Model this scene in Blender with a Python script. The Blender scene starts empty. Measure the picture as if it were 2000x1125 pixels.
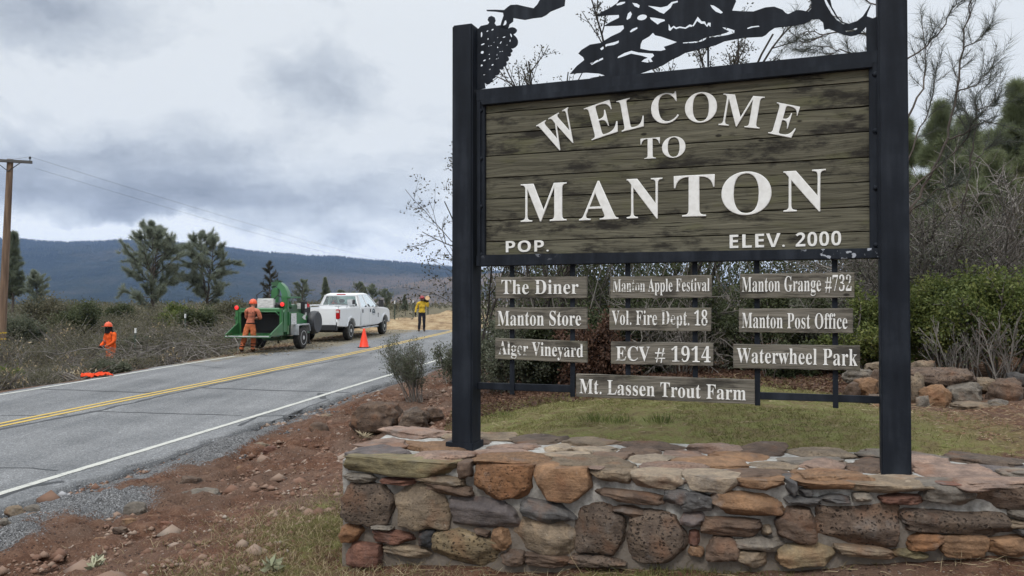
import bpy, bmesh, math, random
import numpy as np
from mathutils import Vector, Matrix, noise as mnoise
R = math.radians
scene = bpy.context.scene
COL = scene.collection

# ------------------------------------------------------------------ camera
EYE = 2.0            # the eye stands two metres above the roadside datum
F = 1650.0           # focal length in pixels of the 2000 px wide photograph
PITCH = math.atan(32.5 / F)
cam = bpy.data.cameras.new('camera')
cam.sensor_width = 36.0
cam.lens = 36.0 * F / 2000.0
cam.clip_start = 0.05
cam.clip_end = 40000.0
camo = bpy.data.objects.new('camera', cam)
camo.location = (0, 0, EYE)
camo.rotation_euler = (math.pi / 2 + PITCH, 0, 0)
COL.objects.link(camo)
scene.camera = camo

# ------------------------------------------------------------------ exposure
scene.view_settings.view_transform = 'Standard'
scene.view_settings.look = 'None'
scene.view_settings.exposure = 0.0
scene.view_settings.gamma = 1.0
scene.cycles.max_bounces = 6
scene.cycles.diffuse_bounces = 3
scene.cycles.transparent_max_bounces = 8
scene.cycles.volume_bounces = 0

# ------------------------------------------------------------------ node helper
def N(nt, typ, out=0, **kw):
    n = nt.nodes.new(typ)
    for k, v in kw.items():
        if k == 'op': n.operation = v
        elif k == 'blend': n.blend_type = v
        elif k == 'dtype': n.data_type = v
        elif k == 'feature': n.feature = v
        elif k == 'attr': n.attribute_name = v
        else:
            kk = int(k[1:]) if (k[0] == 'i' and k[1:].isdigit()) else k.replace('_', ' ')
            s = n.inputs[kk]
            if isinstance(v, bpy.types.NodeSocket): nt.links.new(v, s)
            else:
                if isinstance(v, tuple) and len(v) == 3 and s.type == 'RGBA': v = v + (1,)
                s.default_value = v
    return n.outputs[out]
def ramp(nt, fac, stops, interp='LINEAR'):
    n = nt.nodes.new('ShaderNodeValToRGB'); n.color_ramp.interpolation = interp
    e = n.color_ramp.elements
    while len(e) < len(stops): e.new(0.5)
    for el, (p, c) in zip(e, stops):
        el.position = p
        el.color = (c, c, c, 1) if not isinstance(c, tuple) else c + (1,)
    nt.links.new(fac, n.inputs[0])
    return n.outputs[0]
def mix(nt, fac, a, b, blend='MIX'):
    n = nt.nodes.new('ShaderNodeMix'); n.data_type = 'RGBA'; n.blend_type = blend
    for s, v in ((n.inputs[0], fac), (n.inputs[6], a), (n.inputs[7], b)):
        if isinstance(v, bpy.types.NodeSocket): nt.links.new(v, s)
        elif isinstance(v, tuple): s.default_value = v + (1,)
        else: s.default_value = v
    return n.outputs[2]
def fm(nt, op, a, b=0.0, c=0.0, clamp=False):
    n = nt.nodes.new('ShaderNodeMath'); n.operation = op; n.use_clamp = clamp
    for i, v in enumerate((a, b, c)):
        if isinstance(v, bpy.types.NodeSocket): nt.links.new(v, n.inputs[i])
        else: n.inputs[i].default_value = v
    return n.outputs[0]
def mrange(nt, v, a, b, c=0.0, d=1.0, smooth=True):
    n = nt.nodes.new('ShaderNodeMapRange')
    if smooth: n.interpolation_type = 'SMOOTHSTEP'
    nt.links.new(v, n.inputs[0])
    for i, x in enumerate((a, b, c, d)): n.inputs[i + 1].default_value = x
    return n.outputs[0]

# ------------------------------------------------------------------ world: broken overcast sky
SUN_EL, SUN_AZ = R(48), R(205)       # azimuth clockwise from +Y: behind the camera, to its left
world = bpy.data.worlds.new('World'); scene.world = world; world.use_nodes = True
wt = world.node_tree; wt.nodes.clear()
sky = wt.nodes.new('ShaderNodeTexSky'); sky.sky_type = 'NISHITA'; sky.sun_disc = False
sky.sun_elevation = SUN_EL; sky.sun_rotation = SUN_AZ
tc = N(wt, 'ShaderNodeTexCoord', 0)
sx = wt.nodes.new('ShaderNodeSeparateXYZ'); wt.links.new(tc, sx.inputs[0])
zz = fm(wt, 'ADD', fm(wt, 'MAXIMUM', sx.outputs[2], 0.0), 0.13)
cx = fm(wt, 'DIVIDE', sx.outputs[0], zz); cy = fm(wt, 'DIVIDE', sx.outputs[1], zz)
cv = N(wt, 'ShaderNodeCombineXYZ', X=cx, Y=cy, Z=0.3)
warp = N(wt, 'ShaderNodeTexNoise', 1, Vector=cv, Scale=0.9, Detail=3.0)
wv = N(wt, 'ShaderNodeVectorMath', op='MULTIPLY_ADD', i0=warp, i1=(0.9, 0.9, 0.9), i2=cv)
n1 = N(wt, 'ShaderNodeTexNoise', 0, Vector=wv, Scale=0.55, Detail=7.0, Roughness=0.55)
n2 = N(wt, 'ShaderNodeTexNoise', 0, Vector=wv, Scale=1.7, Detail=6.0, Roughness=0.6)
def skydir(px, py):
    v = Vector(((px - 1000) / F, 1.0, (595 - py) / F)); v.normalize(); return tuple(v)
# big cloud masses, placed by direction; the noise frays their borders
fray = fm(wt, 'MULTIPLY', fm(wt, 'SUBTRACT', n2, 0.5), 0.13)
wd = N(wt, 'ShaderNodeTexNoise', 1, Vector=tc, Scale=7.0, Detail=7.0, Roughness=0.62)
wdv = N(wt, 'ShaderNodeVectorMath', op='MULTIPLY_ADD', i0=wd, i1=(0.15, 0.15, 0.10), i2=tc)
wdv = N(wt, 'ShaderNodeVectorMath', op='SUBTRACT', i0=wdv, i1=(0.075, 0.075, 0.05))
def blob(px, py, rx, ry, amp):
    d = skydir(px, py)
    v = N(wt, 'ShaderNodeVectorMath', op='SUBTRACT', i0=wdv, i1=d)
    v = N(wt, 'ShaderNodeVectorMath', op='MULTIPLY', i0=v, i1=(F / rx, F / rx, F / ry))
    L = wt.nodes.new('ShaderNodeVectorMath'); L.operation = 'LENGTH'; wt.links.new(v, L.inputs[0])
    return fm(wt, 'MULTIPLY', mrange(wt, L.outputs[1], 0.15, 1.25, 1.0, 0.0), amp)
n3 = N(wt, 'ShaderNodeTexNoise', 0, Vector=N(wt, 'ShaderNodeVectorMath', op='MULTIPLY', i0=wdv, i1=(1, 1, 2.2)), Scale=7.5, Detail=8.0, Roughness=0.6)
acc = fm(wt, 'ADD', mrange(wt, n1, 0.25, 0.75, -0.10, 0.10, False), fm(wt, 'MULTIPLY', fm(wt, 'SUBTRACT', n2, 0.5), 0.40))
acc = fm(wt, 'ADD', acc, fm(wt, 'MULTIPLY', fm(wt, 'SUBTRACT', n3, 0.5), 0.62))
for b in ((120, 30, 300, 80, -0.30), (600, 165, 150, 100, -0.26), (150, 335, 420, 75, -0.30), (40, 395, 300, 60, -0.16), (540, 395, 360, 52, -0.28),
          (690, 462, 130, 25, -0.20), (420, 300, 330, 80, -0.13), (250, 425, 160, 26, -0.10), (60, 240, 200, 60, -0.07),
          (270, 180, 330, 85, 0.16), (330, 452, 300, 30, 0.20), (760, 505, 300, 40, 0.10), (1950, 100, 500, 250, 0.15),
          (1050, 120, 420, 190, 0.10), (90, 440, 230, 22, 0.10), (430, 60, 240, 70, 0.08)):
    acc = fm(wt, 'ADD', acc, blob(*b))
lev = fm(wt, 'ADD', fm(wt, 'MULTIPLY', acc, 1.25), 0.805)
ccol = ramp(wt, lev, [(0.10, (0.25, 0.28, 0.33)), (0.36, (0.40, 0.445, 0.51)), (0.60, (0.62, 0.67, 0.725)), (0.84, (0.83, 0.87, 0.90))])
bright = fm(wt, 'ADD', mrange(wt, sx.outputs[2], 0.30, 0.95, 1.0, 2.6), mrange(wt, sx.outputs[2], 0.02, 0.20, 0.32, 0.0))
ccol = N(wt, 'ShaderNodeVectorMath', op='SCALE', i0=ccol, Scale=bright)
ccol = N(wt, 'ShaderNodeVectorMath', op='SCALE', i0=ccol, Scale=10.0)
wc = mix(wt, 0.06, ccol, sky.outputs[0])
bg = N(wt, 'ShaderNodeBackground', Color=wc, Strength=0.1)
wo = wt.nodes.new('ShaderNodeOutputWorld'); wt.links.new(bg, wo.inputs[0])

sun = bpy.data.lights.new('sun', 'SUN'); sun.energy = 1.5; sun.angle = R(12); sun.color = (1.0, 0.96, 0.9)
suno = bpy.data.objects.new('sun', sun)
sd = Vector((math.sin(SUN_AZ) * math.cos(SUN_EL), math.cos(SUN_AZ) * math.cos(SUN_EL), math.sin(SUN_EL)))
suno.rotation_euler = sd.to_track_quat('Z', 'Y').to_euler(); suno.location = (0, 0, 60)
COL.objects.link(suno)

# ------------------------------------------------------------------ helpers
def ray(px, py):
    """direction of a photograph pixel from the eye, with unit Y"""
    c, s = math.cos(PITCH), math.sin(PITCH); v = (562.5 - py) / F
    y = c - s * v
    return Vector(((px - 1000) / F / y, 1.0, (s + c * v) / y))
def at(px, py, Y):
    d = ray(px, py); return Vector((d.x * Y, Y, EYE + d.z * Y))
def tag(o, label=None, cat=None, group=None, kind=None):
    for k, v in (('label', label), ('category', cat), ('group', group), ('kind', kind)):
        if v: o[k] = v
    return o
def empty(name, loc, label, cat, group=None, rz=0.0):
    o = bpy.data.objects.new(name, None); o.empty_display_size = 0.2
    COL.objects.link(o); o.location = loc; o.rotation_euler = (0, 0, rz)
    return tag(o, label, cat, group)
def rootloc(o):
    v = Vector((0, 0, 0))
    while o is not None: v += o.location; o = o.parent
    return v
def link(name, me, parent=None, world=False):
    o = bpy.data.objects.new(name, me); COL.objects.link(o)
    if parent is not None:
        o.parent = parent
        if world: me.transform(Matrix.Translation(-rootloc(parent)))
    return o
def mesh_np(name, V, Fc, mat=None, smooth=False):
    V = np.asarray(V, np.float32).reshape(-1, 3); Fc = np.asarray(Fc, np.int32)
    n, k = Fc.shape
    me = bpy.data.meshes.new(name)
    me.vertices.add(len(V)); me.vertices.foreach_set('co', V.ravel())
    me.loops.add(n * k); me.loops.foreach_set('vertex_index', Fc.ravel())
    me.polygons.add(n); me.polygons.foreach_set('loop_start', np.arange(0, n * k, k, dtype=np.int32))
    if smooth: me.polygons.foreach_set('use_smooth', np.ones(n, bool))
    me.update(calc_edges=True)
    if mat: me.materials.append(mat)
    return me
class MB:
    def __init__(s): s.v = []; s.f = []; s.m = []; s.mi = 0
    def add(s, vs, fs):
        o = len(s.v); s.v += [tuple(p) for p in vs]
        for f in fs: s.f.append([i + o for i in f]); s.m.append(s.mi)
        return s
    def box(s, c, d, M=None):
        x, y, z = c; a, b, e = d[0] / 2, d[1] / 2, d[2] / 2
        vs = [Vector((x + i * a, y + j * b, z + k * e)) for i in (-1, 1) for j in (-1, 1) for k in (-1, 1)]
        if M is not None: vs = [M @ v for v in vs]
        return s.add(vs, [(0, 1, 3, 2), (4, 6, 7, 5), (0, 4, 5, 1), (2, 3, 7, 6), (0, 2, 6, 4), (1, 5, 7, 3)])
    def hexa(s, v8):   # bottom four (ccw from above) then top four
        return s.add(v8, [(3, 2, 1, 0), (4, 5, 6, 7), (0, 1, 5, 4), (1, 2, 6, 5), (2, 3, 7, 6), (3, 0, 4, 7)])
    def prism(s, pts, dvec):   # planar polygon (3D points) pushed along dvec
        n = len(pts); d = Vector(dvec); a = [Vector(p) for p in pts]
        return s.add(a + [p + d for p in a], [tuple(range(n - 1, -1, -1)), tuple(range(n, 2 * n))] + [(i, (i + 1) % n, n + (i + 1) % n, n + i) for i in range(n)])
    def tube(s, pts, rad, k=8, cap=True):
        pts = [Vector(p) for p in pts]; n = len(pts)
        if not hasattr(rad, '__len__'): rad = [rad] * n
        vs = []; up = None
        for i, p in enumerate(pts):
            t = (pts[min(i + 1, n - 1)] - pts[max(i - 1, 0)])
            if t.length < 1e-9: t = Vector((0, 0, 1))
            t.normalize()
            if up is None: up = t.orthogonal()
            up = (up - t * up.dot(t))
            if up.length < 1e-6: up = t.orthogonal()
            up.normalize(); w = t.cross(up)
            for j in range(k):
                a = 2 * math.pi * j / k
                vs.append(p + (up * math.cos(a) + w * math.sin(a)) * rad[i])
        fs = [(i * k + j, i * k + (j + 1) % k, (i + 1) * k + (j + 1) % k, (i + 1) * k + j) for i in range(n - 1) for j in range(k)]
        if cap: fs += [tuple(range(k - 1, -1, -1)), tuple(range((n - 1) * k, n * k))]
        return s.add(vs, fs)
    def lathe(s, c, axis, prof, k=24):   # prof: (radius, offset along the axis)
        ax = Vector(axis).normalized(); u = ax.orthogonal().normalized(); w = ax.cross(u); c = Vector(c); vs = []; n = len(prof)
        for r, h in prof:
            for j in range(k):
                a = 2 * math.pi * j / k; vs.append(c + ax * h + (u * math.cos(a) + w * math.sin(a)) * r)
        fs = [(i * k + j, i * k + (j + 1) % k, (i + 1) * k + (j + 1) % k, (i + 1) * k + j) for i in range(n - 1) for j in range(k)]
        fs += [tuple(range(k - 1, -1, -1)), tuple(range((n - 1) * k, n * k))]
        return s.add(vs, fs)
    def build(s, name, mat, parent=None, world=False, bevel=0.0, seg=2, smooth=False, ang=40):
        me = bpy.data.meshes.new(name)
        me.from_pydata(s.v, [], s.f)
        mats = mat if isinstance(mat, (list, tuple)) else [mat]
        for m in mats: me.materials.append(m)
        if len(mats) > 1: me.polygons.foreach_set('material_index', s.m)
        bm = bmesh.new(); bm.from_mesh(me)
        bmesh.ops.recalc_face_normals(bm, faces=bm.faces)
        if bevel > 0:
            es = [e for e in bm.edges if len(e.link_faces) == 2 and e.calc_face_angle(0) > R(30)]
            bmesh.ops.bevel(bm, geom=es, offset=bevel, segments=seg, affect='EDGES', clamp_overlap=True)
        if smooth:
            for f in bm.faces: f.smooth = True
            for e in bm.edges:
                if len(e.link_faces) == 2 and e.calc_face_angle(0) > R(ang): e.smooth = False
        bm.to_mesh(me); bm.free()
        return link(name, me, parent, world)
# value noise in numpy
def _hash(ix, iy, seed):
    h = (ix.astype(np.int64) * 374761393 + iy.astype(np.int64) * 668265263 + seed * 144665) & 0x7fffffff
    h = ((h ^ (h >> 13)) * 1274126177) & 0x7fffffff
    return ((h ^ (h >> 16)) & 0xffff) / 65535.0
def vnoise(x, y, seed=0):
    x = np.asarray(x, float); y = np.asarray(y, float)
    ix = np.floor(x); iy = np.floor(y); fx = x - ix; fy = y - iy
    fx = fx * fx * (3 - 2 * fx); fy = fy * fy * (3 - 2 * fy)
    a = _hash(ix, iy, seed); b = _hash(ix + 1, iy, seed); c = _hash(ix, iy + 1, seed); d = _hash(ix + 1, iy + 1, seed)
    return (a * (1 - fx) + b * fx) * (1 - fy) + (c * (1 - fx) + d * fx) * fy
def fbm(x, y, seed=0, oct=4):
    s = 0; a = 1.0; t = 0
    for o in range(oct):
        s = s + a * vnoise(x * 2 ** o, y * 2 ** o, seed + o * 17); t += a; a *= 0.5
    return s / t
def sstep(a, b, x):
    t = np.clip((np.asarray(x, float) - a) / (b - a), 0, 1); return t * t * (3 - 2 * t)

# ------------------------------------------------------------------ the lie of the land
RN = np.array([[0, -7.12], [8.96, -5.43], [26, -2.2], [45, 0.6], [70, 3.0], [140, 6.0]])         # right edge line: Y, X
RY = np.array([[0, -10.7], [13.5, -8.17], [30.2, -5.03], [42.8, -3.15], [60, -1.0], [140, 3.0]])  # centre line
RF = np.array([[0, -13.25], [17.4, -10.5], [25.9, -9.15], [36, -7.6], [45, -6.3], [60, -4.2], [140, 0.0]])
def xN(Y): return np.interp(Y, RN[:, 0], RN[:, 1])
def xY(Y): return np.interp(Y, RY[:, 0], RY[:, 1])
def xF(Y): return np.interp(Y, RF[:, 0], RF[:, 1])
def zR(Y):
    Y = np.asarray(Y, float)
    return -0.18 + 0.019 * np.where(Y < 45, Y, 45 + 12 * (1 - np.exp(-(Y - 45) / 12)))
CP = np.array([  # X, Y, z of the bare ground
    (-1.25, 6.3, .02), (0, 6.1, .05), (1.26, 5.8, .17), (3.3, 5.3, .36), (5, 5, .45), (0, 3, -.05), (3, 3, .1), (-3, 3, -.1), (-2.8, 6.5, .0), (-4.2, 7.5, -.06),
    (-1.3, 8.5, .22), (-.6, 9.0, .45), (0.2, 8.3, .66), (1.4, 8.0, .74), (3.2, 7.2, .80), (5, 7, .85), (4.6, 9.7, .82), (7.5, 10, .95), (1.6, 12.8, .8),
    (-.4, 12.5, .52), (-1.9, 12, .13), (-1.65, 14.6, .30), (-3.2, 12, .02), (-3.3, 9.4, .02), (-2.2, 9.5, .10), (4, 16, .9), (9, 18, 1.1), (0, 18, .55), (0, 26, .55), (6, 30, .9), (15, 30, 1.2), (15, 10, 1.1), (15, 60, 1.0), (4, 50, .75),
    (-11.6, 17, -.15), (-12.5, 14, -.25), (-14, 20, -.35), (-13, 28, -.30), (-11, 30, .15), (-20, 22, -.3), (-22, 35, .0), (-14, 40, .25), (-10.5, 40, .5), (-30, 55, .3), (-12, 60, .5), (-40, 30, 0), (-5, 60, .65)])
def _phi(r): return np.where(r > 1e-9, r * r * np.log(r + 1e-12), 0)
_n = len(CP); _A = np.zeros((_n + 3, _n + 3))
_d = np.hypot(CP[:, None, 0] - CP[None, :, 0], CP[:, None, 1] - CP[None, :, 1])
_A[:_n, :_n] = _phi(_d) + np.eye(_n) * 0.5; _A[:_n, _n] = 1; _A[:_n, _n + 1:] = CP[:, :2]; _A[_n:, :_n] = _A[:_n, _n:].T
_w = np.linalg.solve(_A, np.concatenate([CP[:, 2], np.zeros(3)]))
def edgeN(Y): return xN(Y) + 0.50 + 0.30 * (fbm(np.asarray(Y) * 1.1, 0 * np.asarray(Y), 5) - .5) + 0.16 * (vnoise(np.asarray(Y) * 5.0, 0 * np.asarray(Y), 9) - .5)
def edgeF(Y): return xF(Y) - 0.30 + 0.35 * (fbm(np.asarray(Y) * .8, 0 * np.asarray(Y) + 7, 6) - .5)
def ground(X, Y, detail=True):
    X = np.asarray(X, float); Y = np.asarray(Y, float); shp = np.broadcast(X, Y).shape
    x = np.broadcast_to(X, shp).ravel(); y = np.broadcast_to(Y, shp).ravel()
    xc = np.clip(x, -40, 16); yc = np.clip(y, 2, 62)
    z = np.zeros(len(x))
    for i in range(0, len(x), 60000):
        s = slice(i, i + 60000)
        r = np.hypot(xc[s, None] - CP[None, :, 0], yc[s, None] - CP[None, :, 1])
        z[s] = _phi(r) @ _w[:_n] + _w[_n] + xc[s] * _w[_n + 1] + yc[s] * _w[_n + 2]
    far = sstep(45, 85, np.hypot(x, y)); z = z * (1 - far) + 0.55 * far
    if detail:
        z = z + (fbm(x * .9, y * .9, 21) - .5) * .16 * (1 - far) + (fbm(x * 4.5, y * 4.5, 33) - .5) * .05 * (1 - far)
    eN = edgeN(y); eF = edgeF(y); zr = zR(y)
    d = np.maximum(x - eN, eF - x)
    w = sstep(-.02, np.where(x > (eN + eF) / 2, 1.3, 2.6), d)
    lip = np.where(d > 0, -0.03, -0.07)
    z = (zr + lip) * (1 - w) + z * w
    return z.reshape(shp) if shp else float(z[0])
def gz(X, Y): return float(ground(np.array([X]), np.array([Y]))[0])
def onroad(px, py, dz=0.0):
    d = ray(px, py); Y = 20.0
    for _ in range(60):
        Y = 0.5 * Y + 0.5 * (float(zR(Y)) + dz - EYE) / d.z
    return Vector((d.x * Y, Y, float(zR(Y)) + dz))
def onground(px, py, y0=2.5, y1=90.0):
    d = ray(px, py); Ys = np.geomspace(y0, y1, 1500); z = EYE + d.z * Ys
    g = ground(d.x * Ys, Ys); k = np.argmax(z < g)
    Y = Ys[k] if (z < g).any() else y1
    return Vector((d.x * Y, Y, gz(d.x * Y, Y)))

# ------------------------------------------------------------------ materials
def M(name, fn=None, color=(.5, .5, .5), rough=.6, metal=0.0, spec=None):
    m = bpy.data.materials.new(name); m.use_nodes = True; nt = m.node_tree
    b = nt.nodes['Principled BSDF']
    b.inputs['Base Color'].default_value = tuple(color) + (1,); b.inputs['Roughness'].default_value = rough; b.inputs['Metallic'].default_value = metal
    if spec is not None: b.inputs['Specular IOR Level'].default_value = spec
    if fn: fn(nt, b)
    return m
def setc(nt, b, col=None, rough=None, height=None, dist=0.01, strength=1.0):
    if col is not None: nt.links.new(col, b.inputs['Base Color'])
    if rough is not None: nt.links.new(rough, b.inputs['Roughness'])
    if height is not None: nt.links.new(N(nt, 'ShaderNodeBump', Height=height, Distance=dist, Strength=strength), b.inputs['Normal'])
def ocoord(nt, sc=(1, 1, 1), which=3):
    t = N(nt, 'ShaderNodeTexCoord', which)
    return N(nt, 'ShaderNodeMapping', Vector=t, Scale=sc) if sc != (1, 1, 1) else t
def island(nt): return nt.nodes.new('ShaderNodeNewGeometry').outputs['Random Per Island']
def wpos(nt): return nt.nodes.new('ShaderNodeNewGeometry').outputs['Position']

def f_ground(nt, b):
    p = wpos(nt)
    big = N(nt, 'ShaderNodeTexNoise', 0, Vector=p, Scale=.7, Detail=5.0)
    mid = N(nt, 'ShaderNodeTexNoise', 0, Vector=p, Scale=6.0, Detail=6.0, Roughness=.65)
    fin = N(nt, 'ShaderNodeTexNoise', 0, Vector=p, Scale=45.0, Detail=4.0, Roughness=.7)
    v1 = N(nt, 'ShaderNodeTexVoronoi', 0, Vector=p, Scale=38.0); c1 = N(nt, 'ShaderNodeTexVoronoi', 1, Vector=p, Scale=38.0)
    v2 = N(nt, 'ShaderNodeTexVoronoi', 0, Vector=p, Scale=95.0); c2 = N(nt, 'ShaderNodeTexVoronoi', 1, Vector=p, Scale=95.0)
    dirt = ramp(nt, mid, [(.25, (.040, .021, .014)), (.5, (.118, .058, .036)), (.72, (.200, .116, .078))])
    dirt = mix(nt, mrange(nt, big, .38, .66), dirt, (.125, .080, .058))
    dirt = mix(nt, mrange(nt, fin, .5, .75, 0, .6), dirt, (.27, .18, .13))
    peb = ramp(nt, N(nt, 'ShaderNodeSeparateColor', 0, Color=c1), [(.0, (.045, .03, .026)), (.4, (.14, .08, .058)), (.8, (.19, .125, .095)), (1, (.26, .21, .18))])
    psel = fm(nt, 'MULTIPLY', mrange(nt, v1, .30, .42, 1, 0), mrange(nt, N(nt, 'ShaderNodeSeparateColor', 1, Color=c1), .55, .6, 0, 1))
    dirt = mix(nt, psel, dirt, peb)
    grav = ramp(nt, N(nt, 'ShaderNodeSeparateColor', 0, Color=c2), [(.0, (.05, .05, .052)), (.4, (.155, .155, .158)), (.8, (.27, .27, .275)), (1, (.46, .46, .47))])
    grav = mix(nt, .35, grav, ramp(nt, mid, [(.3, (.09, .088, .085)), (.7, (.24, .235, .23))]))
    ga = N(nt, 'ShaderNodeAttribute', 2, attr='gravel')
    gsel = mrange(nt, fm(nt, 'ADD', ga, fm(nt, 'MULTIPLY', fm(nt, 'SUBTRACT', fin, .5), 1.2)), .4, .6)
    col = mix(nt, gsel, dirt, grav)
    grs = ramp(nt, mid, [(.28, (.105, .075, .040)), (.44, (.155, .128, .056)), (.58, (.150, .155, .050)), (.8, (.23, .195, .10))])
    grs = mix(nt, mrange(nt, fin, .52, .7, 0, .7), grs, (.22, .18, .105))
    gr = N(nt, 'ShaderNodeAttribute', 2, attr='grass')
    rsel = mrange(nt, fm(nt, 'ADD', gr, fm(nt, 'MULTIPLY', fm(nt, 'SUBTRACT', mid, .5), 1.1)), .35, .65)
    col = mix(nt, rsel, col, grs)
    lit = ramp(nt, N(nt, 'ShaderNodeSeparateColor', 0, Color=c1), [(.0, (.05, .028, .018)), (.5, (.13, .068, .04)), (.8, (.21, .12, .07)), (1, (.33, .24, .17))])
    la = N(nt, 'ShaderNodeAttribute', 2, attr='litter')
    lsel = mrange(nt, fm(nt, 'ADD', la, fm(nt, 'MULTIPLY', fm(nt, 'SUBTRACT', mid, .5), 1.0)), .4, .6)
    col = mix(nt, lsel, col, lit)
    fl = N(nt, 'ShaderNodeAttribute', 2, attr='field')
    col = mix(nt, fl, col, ramp(nt, mid, [(.3, (.075, .07, .04)), (.6, (.15, .125, .08)), (.8, (.24, .20, .14))]))
    h = fm(nt, 'ADD', fm(nt, 'MULTIPLY', mid, .6), fm(nt, 'MULTIPLY', fin, .35))
    h = fm(nt, 'ADD', h, fm(nt, 'MULTIPLY', psel, .25))
    h = fm(nt, 'ADD', h, fm(nt, 'MULTIPLY', mrange(nt, v2, .1, .5, .35, 0), gsel))
    setc(nt, b, col, None, h, .08, 1.0); b.inputs['Roughness'].default_value = .95; b.inputs['Specular IOR Level'].default_value = .15
m_ground = M('earth', f_ground)
def f_asph(nt, b):
    p = wpos(nt)
    a = N(nt, 'ShaderNodeTexNoise', 0, Vector=p, Scale=.55, Detail=5.0, Roughness=.6)
    st = N(nt, 'ShaderNodeTexNoise', 0, Vector=N(nt, 'ShaderNodeMapping', Vector=p, Rotation=(0, 0, R(10.5)), Scale=(2.4, .10, 1)), Scale=1.0, Detail=4.0)
    c = N(nt, 'ShaderNodeTexVoronoi', 1, Vector=p, Scale=70.0)
    f = N(nt, 'ShaderNodeTexNoise', 0, Vector=p, Scale=130.0, Detail=2.0)
    base = ramp(nt, fm(nt, 'ADD', fm(nt, 'MULTIPLY', a, .55), fm(nt, 'MULTIPLY', st, .45)), [(.34, (.103, .106, .110)), (.5, (.157, .159, .162)), (.66, (.206, .207, .209))])
    sp = ramp(nt, N(nt, 'ShaderNodeSeparateColor', 0, Color=c), [(0, .55), (.3, .86), (.8, 1.05), (1, 1.75)])
    col = mix(nt, 1.0, base, sp, 'MULTIPLY')
    dv = N(nt, 'ShaderNodeTexNoise', 0, Vector=p, Scale=3.2, Detail=5.0, Roughness=.7)
    deb = N(nt, 'ShaderNodeAttribute', 2, attr='debris')
    ds = mrange(nt, fm(nt, 'ADD', deb, fm(nt, 'MULTIPLY', fm(nt, 'SUBTRACT', dv, .5), 1.3)), .42, .66, 0, .8)
    col = mix(nt, ds, col, ramp(nt, f, [(.35, (.10, .08, .05)), (.6, (.23, .19, .12))]))
    setc(nt, b, col, None, f, .006, .6); b.inputs['Roughness'].default_value = .85; b.inputs['Specular IOR Level'].default_value = .3
m_asph = M('asphalt', f_asph)
def f_paint(c1, c2, wear):
    def f(nt, b):
        p = wpos(nt); n = N(nt, 'ShaderNodeTexNoise', 0, Vector=p, Scale=9.0, Detail=7.0, Roughness=.75)
        n2 = N(nt, 'ShaderNodeTexNoise', 0, Vector=p, Scale=70.0, Detail=2.0)
        col = mix(nt, mrange(nt, n, wear, wear + .12), c1, c2)
        col = mix(nt, mrange(nt, n2, .58, .66, 0, .65), col, (.17, .175, .18))
        setc(nt, b, col); b.inputs['Roughness'].default_value = .75
    return f
m_white = M('white_road_paint', f_paint((.46, .455, .41), (.32, .32, .295), .52))
m_yellow = M('yellow_road_paint', f_paint((.50, .335, .055), (.36, .25, .07), .56))
m_seal = M('crack_sealant', None, (.016, .017, .019), .6)

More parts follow.
